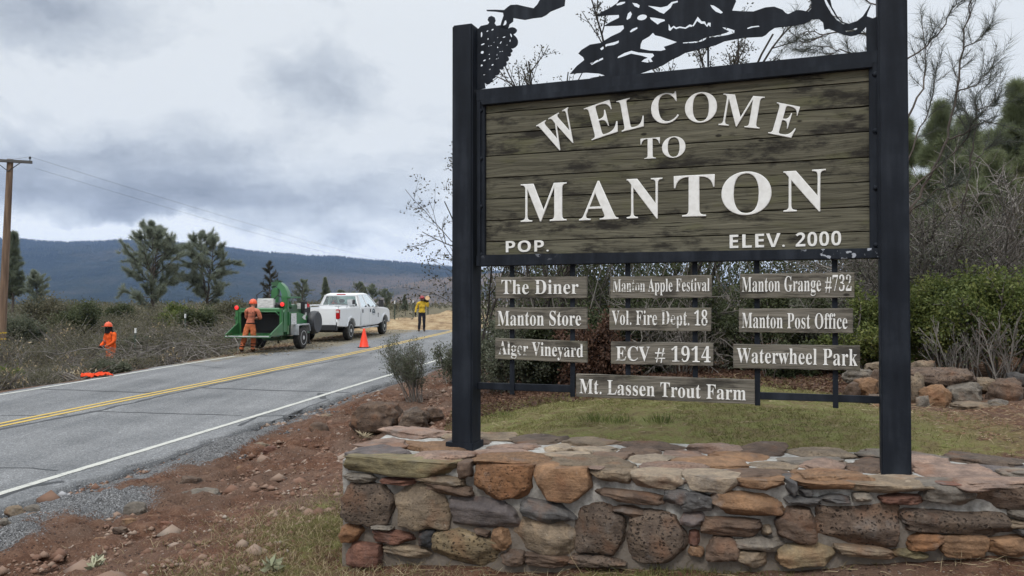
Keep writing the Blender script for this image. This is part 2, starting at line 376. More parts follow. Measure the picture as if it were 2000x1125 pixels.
def f_mortar(nt, b):
    p = wpos(nt); n = N(nt, 'ShaderNodeTexNoise', 0, Vector=p, Scale=14.0, Detail=6.0, Roughness=.65); n2 = N(nt, 'ShaderNodeTexNoise', 0, Vector=p, Scale=2.2, Detail=3.0)
    z = nt.nodes.new('ShaderNodeSeparateXYZ'); nt.links.new(p, z.inputs[0])
    col = ramp(nt, n, [(.3, (.15, .14, .125)), (.5, (.30, .288, .265)), (.72, (.50, .485, .455))])
    soil = fm(nt, 'ADD', z.outputs[2], fm(nt, 'MULTIPLY', fm(nt, 'SUBTRACT', n2, .5), .9))
    col = mix(nt, mrange(nt, soil, .30, .86, .85, .0), col, (.125, .098, .075))
    setc(nt, b, col, None, n, .02, .8); b.inputs['Roughness'].default_value = .95
m_mortar = M('mortar', f_mortar)
def f_stone(nt, b):
    oi = nt.nodes.new('ShaderNodeObjectInfo'); p = wpos(nt)
    n = N(nt, 'ShaderNodeTexNoise', 0, Vector=p, Scale=8.0, Detail=7.0, Roughness=.65)
    f = N(nt, 'ShaderNodeTexNoise', 0, Vector=p, Scale=60.0, Detail=4.0, Roughness=.7)
    st = N(nt, 'ShaderNodeTexNoise', 0, Vector=N(nt, 'ShaderNodeMapping', Vector=p, Scale=(5, 5, 38)), Scale=1.0, Detail=4.0)
    col = mix(nt, 1.0, oi.outputs['Color'], ramp(nt, n, [(.25, (.42, .42, .45)), (.5, (1, 1, 1)), (.76, (1.6, 1.55, 1.45))]), 'MULTIPLY')
    col = mix(nt, mrange(nt, f, .35, .65, .0, .35), col, mix(nt, .5, col, (.03, .025, .022)))
    # iron-red and grey weathering
    n3 = N(nt, 'ShaderNodeTexNoise', 0, Vector=p, Scale=4.2, Detail=4.0); n4 = N(nt, 'ShaderNodeTexNoise', 0, Vector=N(nt, 'ShaderNodeVectorMath', op='ADD', i0=p, i1=(7, 3, 1)), Scale=5.5, Detail=5.0, Roughness=.6)
    col = mix(nt, mrange(nt, n3, .52, .72, 0, .40), col, (.22, .10, .05))
    col = mix(nt, mrange(nt, n4, .56, .74, 0, .45), col, (.17, .16, .15))
    li = N(nt, 'ShaderNodeTexNoise', 0, Vector=p, Scale=19.0, Detail=6.0, Roughness=.7)
    col = mix(nt, mrange(nt, li, .66, .74, 0, .6), col, (.42, .39, .33))
    # pores: the alpha of the object colour says how pitted a stone is
    dp = N(nt, 'ShaderNodeVectorMath', op='MULTIPLY_ADD', i0=N(nt, 'ShaderNodeTexNoise', 1, Vector=p, Scale=22.0, Detail=4.0), i1=(.045, .045, .045), i2=p)
    v = N(nt, 'ShaderNodeTexVoronoi', 0, Vector=dp, Scale=34.0, Randomness=1.0)
    v2 = N(nt, 'ShaderNodeTexVoronoi', 0, Vector=dp, Scale=85.0)
    pn = mrange(nt, n, .35, .6, .25, 1.0)
    por = fm(nt, 'MULTIPLY', fm(nt, 'MULTIPLY', mrange(nt, fm(nt, 'MINIMUM', v, fm(nt, 'MULTIPLY', v2, 1.5)), .16, .36, 1, 0), oi.outputs['Alpha']), pn)
    col = mix(nt, fm(nt, 'MULTIPLY', por, .75), col, (.02, .016, .014))
    h = fm(nt, 'ADD', fm(nt, 'MULTIPLY', n, .55), fm(nt, 'MULTIPLY', f, .22)); h = fm(nt, 'ADD', h, fm(nt, 'MULTIPLY', st, .30))
    h = fm(nt, 'SUBTRACT', h, fm(nt, 'MULTIPLY', por, .55))
    setc(nt, b, col, None, h, .035, 1.0); b.inputs['Roughness'].default_value = .9; b.inputs['Specular IOR Level'].default_value = .25
m_stone = M('fieldstone', f_stone)
def f_steel(nt, b):
    c = ocoord(nt); n = N(nt, 'ShaderNodeTexNoise', 0, Vector=c, Scale=3.5, Detail=6.0, Roughness=.65)
    s = N(nt, 'ShaderNodeTexNoise', 0, Vector=N(nt, 'ShaderNodeMapping', Vector=c, Scale=(14, 14, 1.6)), Scale=1.0, Detail=5.0)
    f = N(nt, 'ShaderNodeTexNoise', 0, Vector=c, Scale=160.0, Detail=2.0)
    col = ramp(nt, fm(nt, 'ADD', fm(nt, 'MULTIPLY', n, .5), fm(nt, 'MULTIPLY', s, .5)), [(.36, (.007, .009, .013)), (.5, (.012, .015, .021)), (.68, (.026, .031, .040))])
    setc(nt, b, col, ramp(nt, n, [(.3, .50), (.7, .70)]), f, .0015, .5); b.inputs['Specular IOR Level'].default_value = .13
m_steel = M('black_painted_steel', f_steel)
def f_chip(nt, b):
    c = ocoord(nt); n = N(nt, 'ShaderNodeTexNoise', 0, Vector=N(nt, 'ShaderNodeMapping', Vector=c, Scale=(1, 1, 1.3)), Scale=13.0, Detail=4.0, Roughness=.55)
    g = N(nt, 'ShaderNodeTexNoise', 0, Vector=c, Scale=1.1, Detail=1.0)
    f_steel(nt, b); old = b.inputs['Base Color'].links[0].from_socket
    sel = fm(nt, 'MULTIPLY', mrange(nt, n, .595, .615), mrange(nt, g, .46, .56))
    setc(nt, b, mix(nt, sel, old, (.34, .36, .40)))
m_chip = M('flaking_black_paint', f_chip)
def f_wood(tone, dark):
    def f(nt, b):
        c = ocoord(nt); r = island(nt)
        oi = nt.nodes.new('ShaderNodeObjectInfo').outputs['Random']
        off = N(nt, 'ShaderNodeCombineXYZ', X=fm(nt, 'MULTIPLY', fm(nt, 'ADD', r, oi), 13.0), Y=fm(nt, 'MULTIPLY', fm(nt, 'ADD', r, oi), 31.0), Z=fm(nt, 'MULTIPLY', oi, 7.0))
        q = N(nt, 'ShaderNodeVectorMath', op='ADD', i0=c, i1=off)
        wv = N(nt, 'ShaderNodeTexNoise', 1, Vector=N(nt, 'ShaderNodeMapping', Vector=q, Scale=(1.1, 1, 3.5)), Scale=1.3, Detail=2.0)
        q2 = N(nt, 'ShaderNodeVectorMath', op='MULTIPLY_ADD', i0=wv, i1=(0, 0, .09), i2=q)
        g1 = N(nt, 'ShaderNodeTexNoise', 0, Vector=N(nt, 'ShaderNodeMapping', Vector=q2, Scale=(1.3, 4, 62)), Scale=1.0, Detail=5.0, Roughness=.6)
        g2 = N(nt, 'ShaderNodeTexNoise', 0, Vector=N(nt, 'ShaderNodeMapping', Vector=q2, Scale=(5, 5, 190)), Scale=1.0, Detail=3.0)
        ck = N(nt, 'ShaderNodeTexNoise', 0, Vector=N(nt, 'ShaderNodeMapping', Vector=q2, Scale=(2.6, 4, 100)), Scale=1.0, Detail=2.0)
        cm = N(nt, 'ShaderNodeTexNoise', 0, Vector=q, Scale=2.6, Detail=3.0)
        col = ramp(nt, fm(nt, 'ADD', fm(nt, 'MULTIPLY', g1, .6), fm(nt, 'MULTIPLY', g2, .4)), [(.34, tuple(x * .48 for x in tone)), (.5, tone), (.66, tuple(x * 1.5 for x in tone))])
        sc = ramp(nt, r, [(0, .72), (1, 1.22)]); col = mix(nt, 1.0, col, sc, 'MULTIPLY')
        mo = N(nt, 'ShaderNodeTexNoise', 0, Vector=N(nt, 'ShaderNodeMapping', Vector=q, Scale=(1.3, 1, 5)), Scale=1.4, Detail=5.0, Roughness=.6)
        col = mix(nt, mrange(nt, mo, .52, .70, 0, .5), col, (tone[0] * .95, tone[1] * 1.02, tone[2] * .68))
        wt_ = N(nt, 'ShaderNodeTexNoise', 0, Vector=N(nt, 'ShaderNodeMapping', Vector=N(nt, 'ShaderNodeVectorMath', op='ADD', i0=q, i1=(3, 1, 9)), Scale=(1.4, 1, 4.2)), Scale=1.5, Detail=6.0, Roughness=.68)
        col = mix(nt, mrange(nt, wt_, .49, .64, 0, dark), col, (.022, .020, .018))
        crk = fm(nt, 'MULTIPLY', mrange(nt, ck, .655, .69), mrange(nt, cm, .42, .58))
        col = mix(nt, crk, col, (.012, .011, .010))
        kn = N(nt, 'ShaderNodeTexVoronoi', 0, Vector=N(nt, 'ShaderNodeMapping', Vector=q, Scale=(3.0, 1.2, 6.5)), Scale=1.0)
        col = mix(nt, mrange(nt, kn, .05, .09, .85, 0), col, (.014, .012, .011))
        h = fm(nt, 'SUBTRACT', fm(nt, 'ADD', g1, fm(nt, 'MULTIPLY', g2, .5)), fm(nt, 'MULTIPLY', crk, .9))
        setc(nt, b, col, None, h, .006, .9); b.inputs['Roughness'].default_value = .9; b.inputs['Specular IOR Level'].default_value = .12
    return f
m_wood = M('weathered_planks', f_wood((.104, .097, .071), .92))
m_wood2 = M('weathered_board', f_wood((.130, .118, .098), .70))
def f_letter(wear):
    def f(nt, b):
        c = ocoord(nt); oi = nt.nodes.new('ShaderNodeObjectInfo').outputs['Random']
        q = N(nt, 'ShaderNodeVectorMath', op='ADD', i0=c, i1=N(nt, 'ShaderNodeCombineXYZ', X=fm(nt, 'MULTIPLY', oi, 9.0), Z=fm(nt, 'MULTIPLY', oi, 5.0)))
        n = N(nt, 'ShaderNodeTexNoise', 0, Vector=N(nt, 'ShaderNodeMapping', Vector=q, Scale=(7, 7, 60)), Scale=1.0, Detail=5.0, Roughness=.65)
        k = N(nt, 'ShaderNodeTexNoise', 0, Vector=q, Scale=2.4, Detail=2.0)
        f2 = N(nt, 'ShaderNodeTexNoise', 0, Vector=q, Scale=26.0, Detail=4.0)
        thr = fm(nt, 'ADD', n, fm(nt, 'MULTIPLY', fm(nt, 'SUBTRACT', k, .5), .55))
        col = mix(nt, mrange(nt, thr, wear, wear + .07), mix(nt, mrange(nt, f2, .35, .7), (.74, .735, .71), (.66, .65, .62)), (.13, .12, .09))
        setc(nt, b, col, None, n, .002, .5); b.inputs['Roughness'].default_value = .7
    return f
m_let = M('white_letter_paint', f_letter(.80)); m_let2 = M('worn_letter_paint', f_letter(.645)); m_let3 = M('very_worn_letter_paint', f_letter(.575))

# ------------------------------------------------------------------ ground: one sheet to the horizon
def axis(lo, hi, step, out0, out1, gr):
    a = list(np.arange(lo, hi, step)); s = step
    while a[-1] < out1: s *= gr; a.append(a[-1] + s)
    s = step; b = [lo]
    while b[-1] > out0: s *= gr; b.append(b[-1] - s)
    return np.array(b[:0:-1] + a)
gx = axis(-7.0, 5.2, .055, -12000, 12000, 1.085); gy = axis(3.6, 14.5, .055, -60, 12000, 1.05)
GX, GY = np.meshgrid(gx, gy); GZ = ground(GX, GY)
rough_ = (fbm(GX * 11, GY * 11, 71, 3) - .5) * .035 * (1 - sstep(12, 24, GY))
dN_ = GX - edgeN(GY); offroad = (dN_ > .02) | (GX < edgeF(GY))
bank = np.exp(-((GX - xN(GY) - 1.9) / 1.2) ** 2) * sstep(4, 6, GY) * (1 - sstep(16, 20, GY))
ridged = 1 - np.abs(2 * fbm(GX * 2.3, GY * 2.3, 77, 4) - 1)
GB = 1.0 * np.exp(-((GX + 4.10) / .62) ** 2 - ((GY - 8.40) / .62) ** 2) + .95 * np.exp(-((GX + 3.92) / .30) ** 2 - ((GY - 11.6) / 1.3) ** 2) + 1.0 * np.exp(-((GX + 4.35) / .42) ** 2 - ((GY - 7.15) / .34) ** 2)
GZ = GZ + np.where(dN_ > .0, .13 * GB, 0) - .11 * np.exp(-((dN_ - .06) / .10) ** 2) * vnoise(GX * 2.5, GY * 2.5, 88)
GZ = GZ + np.where(offroad, rough_ + bank * ((ridged - .75) * .30 + (np.abs(2 * fbm(GX * 5.5, GY * 5.5, 79, 3) - 1) - .25) * .10) * sstep(.05, .5, dN_), 0)
ny, nx = GX.shape; idx = np.arange(nx * ny).reshape(ny, nx)
quads = np.stack([idx[:-1, :-1], idx[:-1, 1:], idx[1:, 1:], idx[1:, :-1]], -1).reshape(-1, 4)
me = mesh_np('ground', np.stack([GX, GY, GZ], -1), quads, m_ground, True)
def fattr(me, name, v):
    a = me.attributes.new(name, 'FLOAT', 'POINT'); a.data.foreach_set('value', np.asarray(v, np.float32).ravel())
def g2(x, y, sx, sy): return np.exp(-((GX - x) / sx) ** 2 - ((GY - y) / sy) ** 2)
lawn = sstep(-1.2, -.2, GX) * sstep(6.6, 7.4, GY) * (1 - sstep(11.6, 13.2, GY)) * (1 - sstep(3.2, 5.0, GX)) * .95 + .35 * sstep(3, 4, GX) * sstep(5.5, 6.5, GY) * (1 - sstep(9, 10, GY))
fore = .62 * g2(-1.6, 7.4, .8, 1.1) + .55 * g2(.3, 5.75, 1.5, .32) + .42 * g2(-1.9, 6.0, .8, .5) + .4 * g2(2.3, 5.05, .9, .3) + .3 * g2(-.9, 5.6, .9, .4)
grassA = np.clip(lawn + fore, 0, 1) * (dN_ > 1.0)
gravA = .70 * np.exp(-((dN_ - .2) / .36) ** 2) * (dN_ > -.1) + GB
litA = sstep(11.3, 12.8, GY + .5 * (fbm(GX, GY, 3) - .5)) * (1 - sstep(24, 30, GY)) * sstep(-.9, 0, GX) + .5 * sstep(3, 4.2, GX) * sstep(6.0, 7.2, GY)
fieldA = np.clip(sstep(0.0, 1.0, xF(GY) - .6 - GX) + sstep(26, 34, GY) * sstep(-3, 0, GX - xN(GY)), 0, 1)
for nme, a in (('grass', grassA), ('gravel', np.clip(gravA, 0, 1)), ('litter', np.clip(litA, 0, 1)), ('field', fieldA)): fattr(me, nme, a)
tag(link('ground', me), 'red brown earth with patches of short grass and grey gravel', 'ground', kind='structure')

# ------------------------------------------------------------------ road and its markings
ry = np.concatenate([np.arange(-30, 3, 1.0), np.arange(3, 34, .07), np.arange(34, 60, .4), np.arange(60, 141, 3.0)])
u = np.concatenate([[0, .004], np.linspace(.02, .98, 15), [.996, 1]])
eN, eF = edgeN(ry), edgeF(ry)
RX = eN[:, None] * (1 - u) + eF[:, None] * u; RYY = np.repeat(ry[:, None], len(u), 1); RZ = np.repeat(zR(ry)[:, None], len(u), 1)
RZ = RZ + (vnoise(RX * .8, RYY * .25, 4) - .5) * .015
RZ[:, 0] -= .09; RZ[:, -1] -= .09
k = len(u); idx = np.arange(RX.size).reshape(RX.shape)
q = np.stack([idx[:-1, :-1], idx[1:, :-1], idx[1:, 1:], idx[:-1, 1:]], -1).reshape(-1, 4)
me = mesh_np('road', np.stack([RX, RYY, RZ], -1), q, m_asph, True)
fattr(me, 'debris', np.clip(sstep(1.6, .2, RX - eF[:, None]) * .75 * sstep(20, 27, RYY) + .62 * sstep(27, 31, RYY) * sstep(3.6, 1.2, RX - eF[:, None]), 0, 1))
tag(link('road', me), 'grey two lane asphalt road running off to the right', 'road', kind='structure')
def zroad(X, Y): return zR(Y) + (vnoise(np.asarray(X) * .8, np.asarray(Y) * .25, 4) - .5) * .015
def strip(name, xs, Y, w, mat, dz, label, jag=0.0):
    Y = np.asarray(Y, float); ww = np.asarray(w) if hasattr(w, '__len__') else np.full(len(Y), w)
    a = xs + ww / 2 + jag * (vnoise(Y * 9, Y * 0, 3) - .5); c = xs - ww / 2 + jag * (vnoise(Y * 9, Y * 0 + 5, 3) - .5)
    X = np.stack([a, (a + c) / 2, c], 1); YY = np.repeat(Y[:, None], 3, 1)
    V = np.stack([X, YY, zroad(X, YY) + dz], -1); ix = np.arange(len(Y) * 3).reshape(-1, 3)
    q = np.stack([ix[:-1, :-1], ix[1:, :-1], ix[1:, 1:], ix[:-1, 1:]], -1).reshape(-1, 4)
    return tag(link(name, mesh_np(name, V, q, mat)), label, 'road marking', kind='structure')
yy = np.concatenate([np.arange(-20, 36, .12), np.arange(36, 138, 1.5)])
strip('edge_line', xN(yy), yy, .115, m_white, .006, 'white edge line along the near side of the road', .015)
strip('edge_line', xF(yy[yy < 27.3]), yy[yy < 27.3], .11, m_white, .006, 'white edge line along the far side of the road', .02)
strip('centre_line', xY(yy) - .115, yy, .105, m_yellow, .006, 'yellow centre line, the one towards the truck', .012)
strip('centre_line', xY(yy) + .115, yy, .105, m_yellow, .006, 'yellow centre line, the one towards the stone wall', .012)
seal = MB(); rs = random.Random(3)
def crack(pts, w):
    P = [onroad(*p) for p in pts]; out = []
    for a, b_ in zip(P, P[1:]):
        n = max(2, int((b_ - a).length / .22))
        for i in range(n): out.append(a.lerp(b_, i / n))
    out.append(P[-1]); V = []; Fc = []
    for i, p in enumerate(out):
        t = (out[min(i + 1, len(out) - 1)] - out[max(0, i - 1)]); t.z = 0; t.normalize(); s = Vector((-t.y, t.x, 0))
        jx = 0.06 * (mnoise.noise(Vector((p.x * 2.2, p.y * 2.2, len(P)))))
        wd_ = w * (0.7 + .9 * rs.random()) / 2
        for sg in (-1, 1):
            c = p + s * (jx + sg * wd_); V.append((c.x, c.y, float(zroad(c.x, c.y)) + .003))
    for i in range(len(out) - 1): Fc.append((2 * i, 2 * i + 1, 2 * i + 3, 2 * i + 2))
    seal.add(V, Fc)
for pts, w in (([(80, 759), (180, 763), (296, 767)], .07), ([(176, 804), (330, 807), (472, 811)], .05), ([(392, 757), (520, 762), (683, 767)], .07), ([(-60, 812), (130, 811)], .04),
               ([(-60, 850), (0, 839), (186, 804), (301, 777), (427, 749), (560, 722), (700, 696)], .075), ([(540, 686), (600, 688), (680, 690)], .06), ([(-60, 913), (60, 915), (112, 920)], .03),
               ([(820, 694), (870, 696)], .05), ([(468, 832), (500, 813), (592, 811)], .06), ([(632, 779), (626, 768), (640, 772)], .14), ([(40, 953), (80, 947), (124, 941)], .10), ([(-40, 985), (60, 950)], .05),
               ([(205, 940), (260, 918), (330, 893), (400, 868), (470, 845), (560, 812), (640, 780)], .03), ([(300, 700), (360, 712), (440, 720)], .04)): crack(pts, w)
tag(seal.build('crack_sealant', m_seal), 'dark tar lines sealing the cracks of the road', 'crack sealant', kind='structure')

# ------------------------------------------------------------------ stone wall
ZT = 0.83
WF = [(-1.30, 6.43), (-.4, 6.20), (.54, 5.93), (1.5, 5.62), (2.63, 5.45), (3.5, 5.33), (4.8, 5.25), (6.4, 5.2)]
WB = [(-1.10, 7.95), (-.4, 7.8), (0, 7.62), (1.32, 7.25), (2.87, 6.78), (3.67, 6.52), (4.9, 6.4), (6.4, 6.35)]
def wallpt(px, py, off=0.0):
    d = ray(px, py)
    pts = [(-4, WF[0][1] + .75)] + WF
    for (x0, y0), (x1, y1) in zip(pts, pts[1:]):
        den = d.x * (y1 - y0) - (x1 - x0)
        if abs(den) < 1e-9: continue
        t = (x0 - d.x * y0) / den; 
        if -1e-6 <= t <= 1 + 1e-6:
            Y = y0 + t * (y1 - y0); return Vector((d.x * Y, Y, EYE + d.z * Y)), Vector((x1 - x0, y1 - y0, 0)).normalized()
    raise ValueError('no wall at %s' % px)
wall = empty('stone_wall', (1.5, 6.3, .3), 'low mortared fieldstone wall that carries the welcome sign', 'wall')
def core():
    n = 90; nt_ = 14; nz = 12
    tF = np.linspace(0, 1, n); fx = np.array(WF); bx = np.array(WB)
    def samp(a, t):
        L = np.r_[0, np.cumsum(np.hypot(*np.diff(a, axis=0).T))]; return np.stack([np.interp(t * L[-1], L, a[:, 0]), np.interp(t * L[-1], L, a[:, 1])], 1)
    A, B = samp(fx, tF), samp(bx, tF); rows = []
    prof = [(0.0, z) for z in np.linspace(-.35, ZT - .03, nz)] + [(w, ZT - .012) for w in np.linspace(.03, .97, nt_)] + [(1.0, z) for z in np.linspace(ZT - .05, .2, 5)]
    for w, z in prof:
        P = A * (1 - w) + B * w; dirn = (A - B); dirn /= np.linalg.norm(dirn, axis=1)[:, None]
        inset = -.05 if w == 0 else (.05 if w == 1 else 0)
        nz_ = (fbm(tF * 50, np.full(n, z * 9 + w * 7), 8, 3) - .5) * .055
        if w in (0.0, 1.0): P = P + dirn * (inset + nz_)[:, None]; zz_ = np.full(n, z)
        else: zz_ = z + nz_ * .45
        rows.append(np.c_[P, zz_])
    V = np.array(rows); m = len(prof); ix = np.arange(m * n).reshape(m, n)
    q = np.stack([ix[:-1, :-1], ix[:-1, 1:], ix[1:, 1:], ix[1:, :-1]], -1).reshape(-1, 4)
    me = mesh_np('mortar', V.reshape(-1, 3), q, m_mortar, True)
    bm = bmesh.new(); bm.from_mesh(me)
    bmesh.ops.contextual_create(bm, geom=[v for v in bm.verts if v.index % n == 0]) if False else None
    vs = [bm.verts[i] for i in range(0)] if False else None
    bm.verts.ensure_lookup_table(); bm.faces.new([bm.verts[int(i)] for i in ix[:, 0]]); bm.to_mesh(me); bm.free()
    link('mortar', me, wall, True)
core()
PAL = dict(olive=(.155, .13, .075), rust=(.175, .090, .046), orange=(.195, .115, .066), tan=(.185, .142, .100), ltan=(.250, .200, .148), brown=(.110, .075, .055), red=(.130, .064, .046),
           grey=(.150, .130, .108), dgrey=(.078, .074, .072), black=(.028, .028, .03), slate=(.100, .085, .082), dporous=(.105, .078, .060), porous=(.125, .088, .066), ytan=(.190, .145, .088), pink=(.215, .150, .118))
def rock_mesh(name, dim, seed, n=11, square=.5, rough=.12, freq=1.6, keep=None):
    """a stone: a cube sphere pulled towards a box, bent by noise"""
    bm = bmesh.new(); bmesh.ops.create_cube(bm, size=2.0)
    bmesh.ops.subdivide_edges(bm, edges=bm.edges[:], cuts=n, use_grid_fill=True)
    rr = random.Random(seed); o = Vector((rr.uniform(-50, 50), rr.uniform(-50, 50), rr.uniform(-50, 50)))
    cuts = []
    for _ in range(13):
        v = Vector((rr.gauss(0, 1), rr.gauss(0, 1), rr.gauss(0, 1))).normalized(); cuts.append((v, rr.uniform(.66, .97)))
    for v in bm.verts:
        c = v.co.copy(); s = c.normalized()
        p = s.lerp(c, square)
        for cv_, cd in cuts:
            e = p.dot(cv_) - cd * (1.0 + square * .45)
            if e > 0: p = p - cv_ * e * .96
        q_ = p * freq + o
        nn = mnoise.fractal(q_, 1.0, 2.0, 4) * rough * .9 + mnoise.noise(q_ * .55) * rough * 1.2 + (abs(mnoise.noise(q_ * 2.6)) - .25) * rough * .55
        p = p * (1 + nn)
        v.co = Vector((p.x * dim[0] / 2, p.y * dim[1] / 2, p.z * dim[2] / 2))
    for f in bm.faces: f.smooth = True
    me = bpy.data.meshes.new(name); bm.to_mesh(me); bm.free(); me.materials.append(m_stone)
    return me
sc_ = [0]
def wallstone(x0, y0, x1, y1, col, crop, por=0.15, sq=.5, rot=0.0, deep=.30, prot=.035, rough=.10):
    f_ = 670 / 2000.0; ox = 660 if crop == 6 else 1330
    xa, ya, xb, yb = ox + x0 * f_, 790 + y0 * f_, ox + x1 * f_, 790 + y1 * f_
    c, t = wallpt((xa + xb) / 2, (ya + yb) / 2)
    Wd = (xb - xa) * c.y / F / max(.5, t.x - t.y * 0 ) ; Hd = (yb - ya) * c.y / F
    sc_[0] += 1
    me = rock_mesh('stone', (Wd * 1.06, deep, Hd * 1.08), sc_[0] * 7 + 1, 17 if Wd > .12 else 9, sq, rough)
    nrm = Vector((t.y, -t.x, 0))
    ang = math.atan2(t.y, t.x)
    Mx = Matrix.Translation(c - nrm * (deep / 2 - prot)) @ Matrix.Rotation(ang, 4, 'Z') @ Matrix.Rotation(rot, 4, 'Y')
    me.transform(Mx)
    for v in me.vertices:      # the wall is topped off level
        lim = ZT + .012 + .018 * mnoise.noise(v.co * 4.0)
        if v.co.z > lim: v.co.z = lim + (v.co.z - lim) * .12
    o = link('stone', me, wall, True)
    j = random.Random(sc_[0] + 50); kk = j.uniform(1.05, 1.3)
    o.color = tuple(x * kk for x in PAL[col]) + (por,)
    return o
S6 = [(25, 272, 680, 410, 'olive', .05, .86, .02), (695, 300, 780, 440, 'brown', .1, .6, 0), (797, 268, 1128, 555, 'rust', .55, .62, 0), (1147, 312, 1455, 562, 'orange', .12, .72, 0), (30, 405, 218, 452, 'grey', .1, .6, 0),
      (245, 428, 455, 470, 'red', .1, .55, -.04), (450, 415, 735, 468, 'tan', .1, .7, .06), (488, 458, 785, 535, 'brown', .1, .45, .14), (5, 455, 325, 705, 'dporous', 1.0, .55, 0), (335, 478, 650, 730, 'tan', .4, .62, 0),
      (645, 528, 1065, 738, 'slate', .03, .5, 0), (1065, 575, 1395, 692, 'dgrey', .05, .4, .15), (1468, 345, 1712, 470, 'tan', .35, .5, 0), (1712, 362, 1992, 500, 'ltan', .12, .5, 0), (1465, 500, 1885, 572, 'brown', .1, .4, .05),
      (5, 705, 140, 805, 'rust', .2, .4, -.15), (170, 738, 430, 812, 'red', .2, .5, .03), (185, 698, 315, 738, 'grey', .1, .5, 0), (440, 730, 570, 835, 'black', .05, .35, 0), (38, 815, 250, 975, 'red', .2, .75, 0), (250, 828, 552, 892, 'tan', .15, .5, .06),
      (548, 740, 937, 955, 'ytan', .9, .55, .12), (880, 725, 1010, 858, 'orange', .15, .45, .3), (1008, 655, 1377, 882, 'tan', .25, .4, .12), (1365, 580, 1668, 880, 'dporous', .9, .45, 0), (1590, 595, 1828, 668, 'brown', .1, .45, .04),
      (1685, 630, 2035, 930, 'dporous', 1.0, .5, 0), (1900, 500, 2062, 592, 'dgrey', .1, .5, 0), (945, 852, 1090, 945, 'brown', .1, .45, 0), (1440, 318, 1545, 362, 'pink', .1, .5, 0), (770, 725, 880, 768, 'brown', .1, .45, .2), (1090, 880, 1340, 950, 'brown', .2, .6, 0), (1345, 885, 1690, 950, 'dporous', .6, .6, 0)]
S7 = [(0, 362, 345, 515, 'ltan', .1, .45, -.02), (340, 402, 605, 515, 'orange', .1, .6, 0), (620, 435, 680, 530, 'dgrey', .05, .8, 0), (680, 392, 1012, 500, 'orange', .1, .5, 0), (1000, 420, 1438, 520, 'tan', .1, .65, .04), (1420, 448, 1712, 582, 'grey', .1, .55, .05),
      (1720, 432, 2065, 612, 'porous', .6, .55, .08), (182, 520, 588, 668, 'orange', .1, .35, .04), (0, 518, 185, 622, 'dgrey', .1, .6, .06), (0, 622, 150, 712, 'slate', .05, .6, .12), (100, 668, 462, 772, 'brown', .1, .4, 0), (474, 708, 542, 772, 'tan', .1, .3, 0),
      (563, 605, 812, 808, 'brown', .3, .55, 0), (803, 565, 1322, 842, 'porous', 1.0, .42, 0), (1303, 612, 1918, 768, 'dporous', .9, .45, .05), (610, 538, 850, 596, 'dgrey', .05, .5, .04), (818, 530, 992, 582, 'dgrey', .05, .45, 0), (998, 515, 1112, 562, 'grey', .05, .5, 0),
      (1172, 525, 1418, 584, 'red', .2, .55, 0), (128, 778, 326, 935, 'brown', .35, .55, 0), (322, 772, 642, 858, 'grey', .1, .5, .05), (568, 818, 897, 945, 'ytan', .1, .6, -.12), (322, 858, 502, 952, 'tan', .1, .6, 0), (893, 832, 1252, 895, 'tan', .1, .6, .05),
      (1333, 752, 1538, 855, 'rust', .1, .55, 0), (1518, 762, 1788, 902, 'orange', .2, .5, 0), (1798, 778, 2064, 900, 'orange', .15, .5, -.1), (1918, 668, 2064, 722, 'tan', .1, .5, 0), (1930, 712, 2064, 762, 'dgrey', .1, .5, 0), (1925, 616, 2064, 672, 'grey', .1, .5, 0), (1250, 852, 1465, 905, 'olive', .1, .5, .08)]
for L, c in ((S6, 6), (S7, 7)):
    for x0, y0, x1, y1, col, por, sq, rot in L: wallstone(x0, y0, x1, y1, col, c, por, sq, rot, prot=.03 + .02 * random.Random(x0 + y1).random(), rough=.075 if sq > .7 else .11)
# small stones wedged into the joints
rc = random.Random(12); taken = [(660 + a * .335, 790 + b_ * .335, 660 + c * .335, 790 + d * .335) for a, b_, c, d, *_ in S6] + [(1330 + a * .335, 790 + b_ * .335, 1330 + c * .335, 790 + d * .335) for a, b_, c, d, *_ in S7]
nw = 0
for _ in range(9000):
    if nw >= 34: break
    x, y = rc.uniform(690, 1990), rc.uniform(925, 1088); w_, h_ = rc.uniform(9, 26), rc.uniform(7, 15)
    if any(x - w_ < c - 2 and x + w_ > a + 2 and y - h_ < d - 2 and y + h_ > b_ + 2 for a, b_, c, d in taken): continue
    taken.append((x - w_, y - h_, x + w_, y + h_)); nw += 1; k6 = (x - 660) / .335
    wallstone(k6 - w_ / .335, (y - h_ - 790) / .335, k6 + w_ / .335, (y + h_ - 790) / .335, rc.choice(['brown', 'grey', 'tan', 'dgrey', 'red', 'orange']), 6, .15, .45, rc.uniform(-.3, .3), deep=.14, prot=.012)
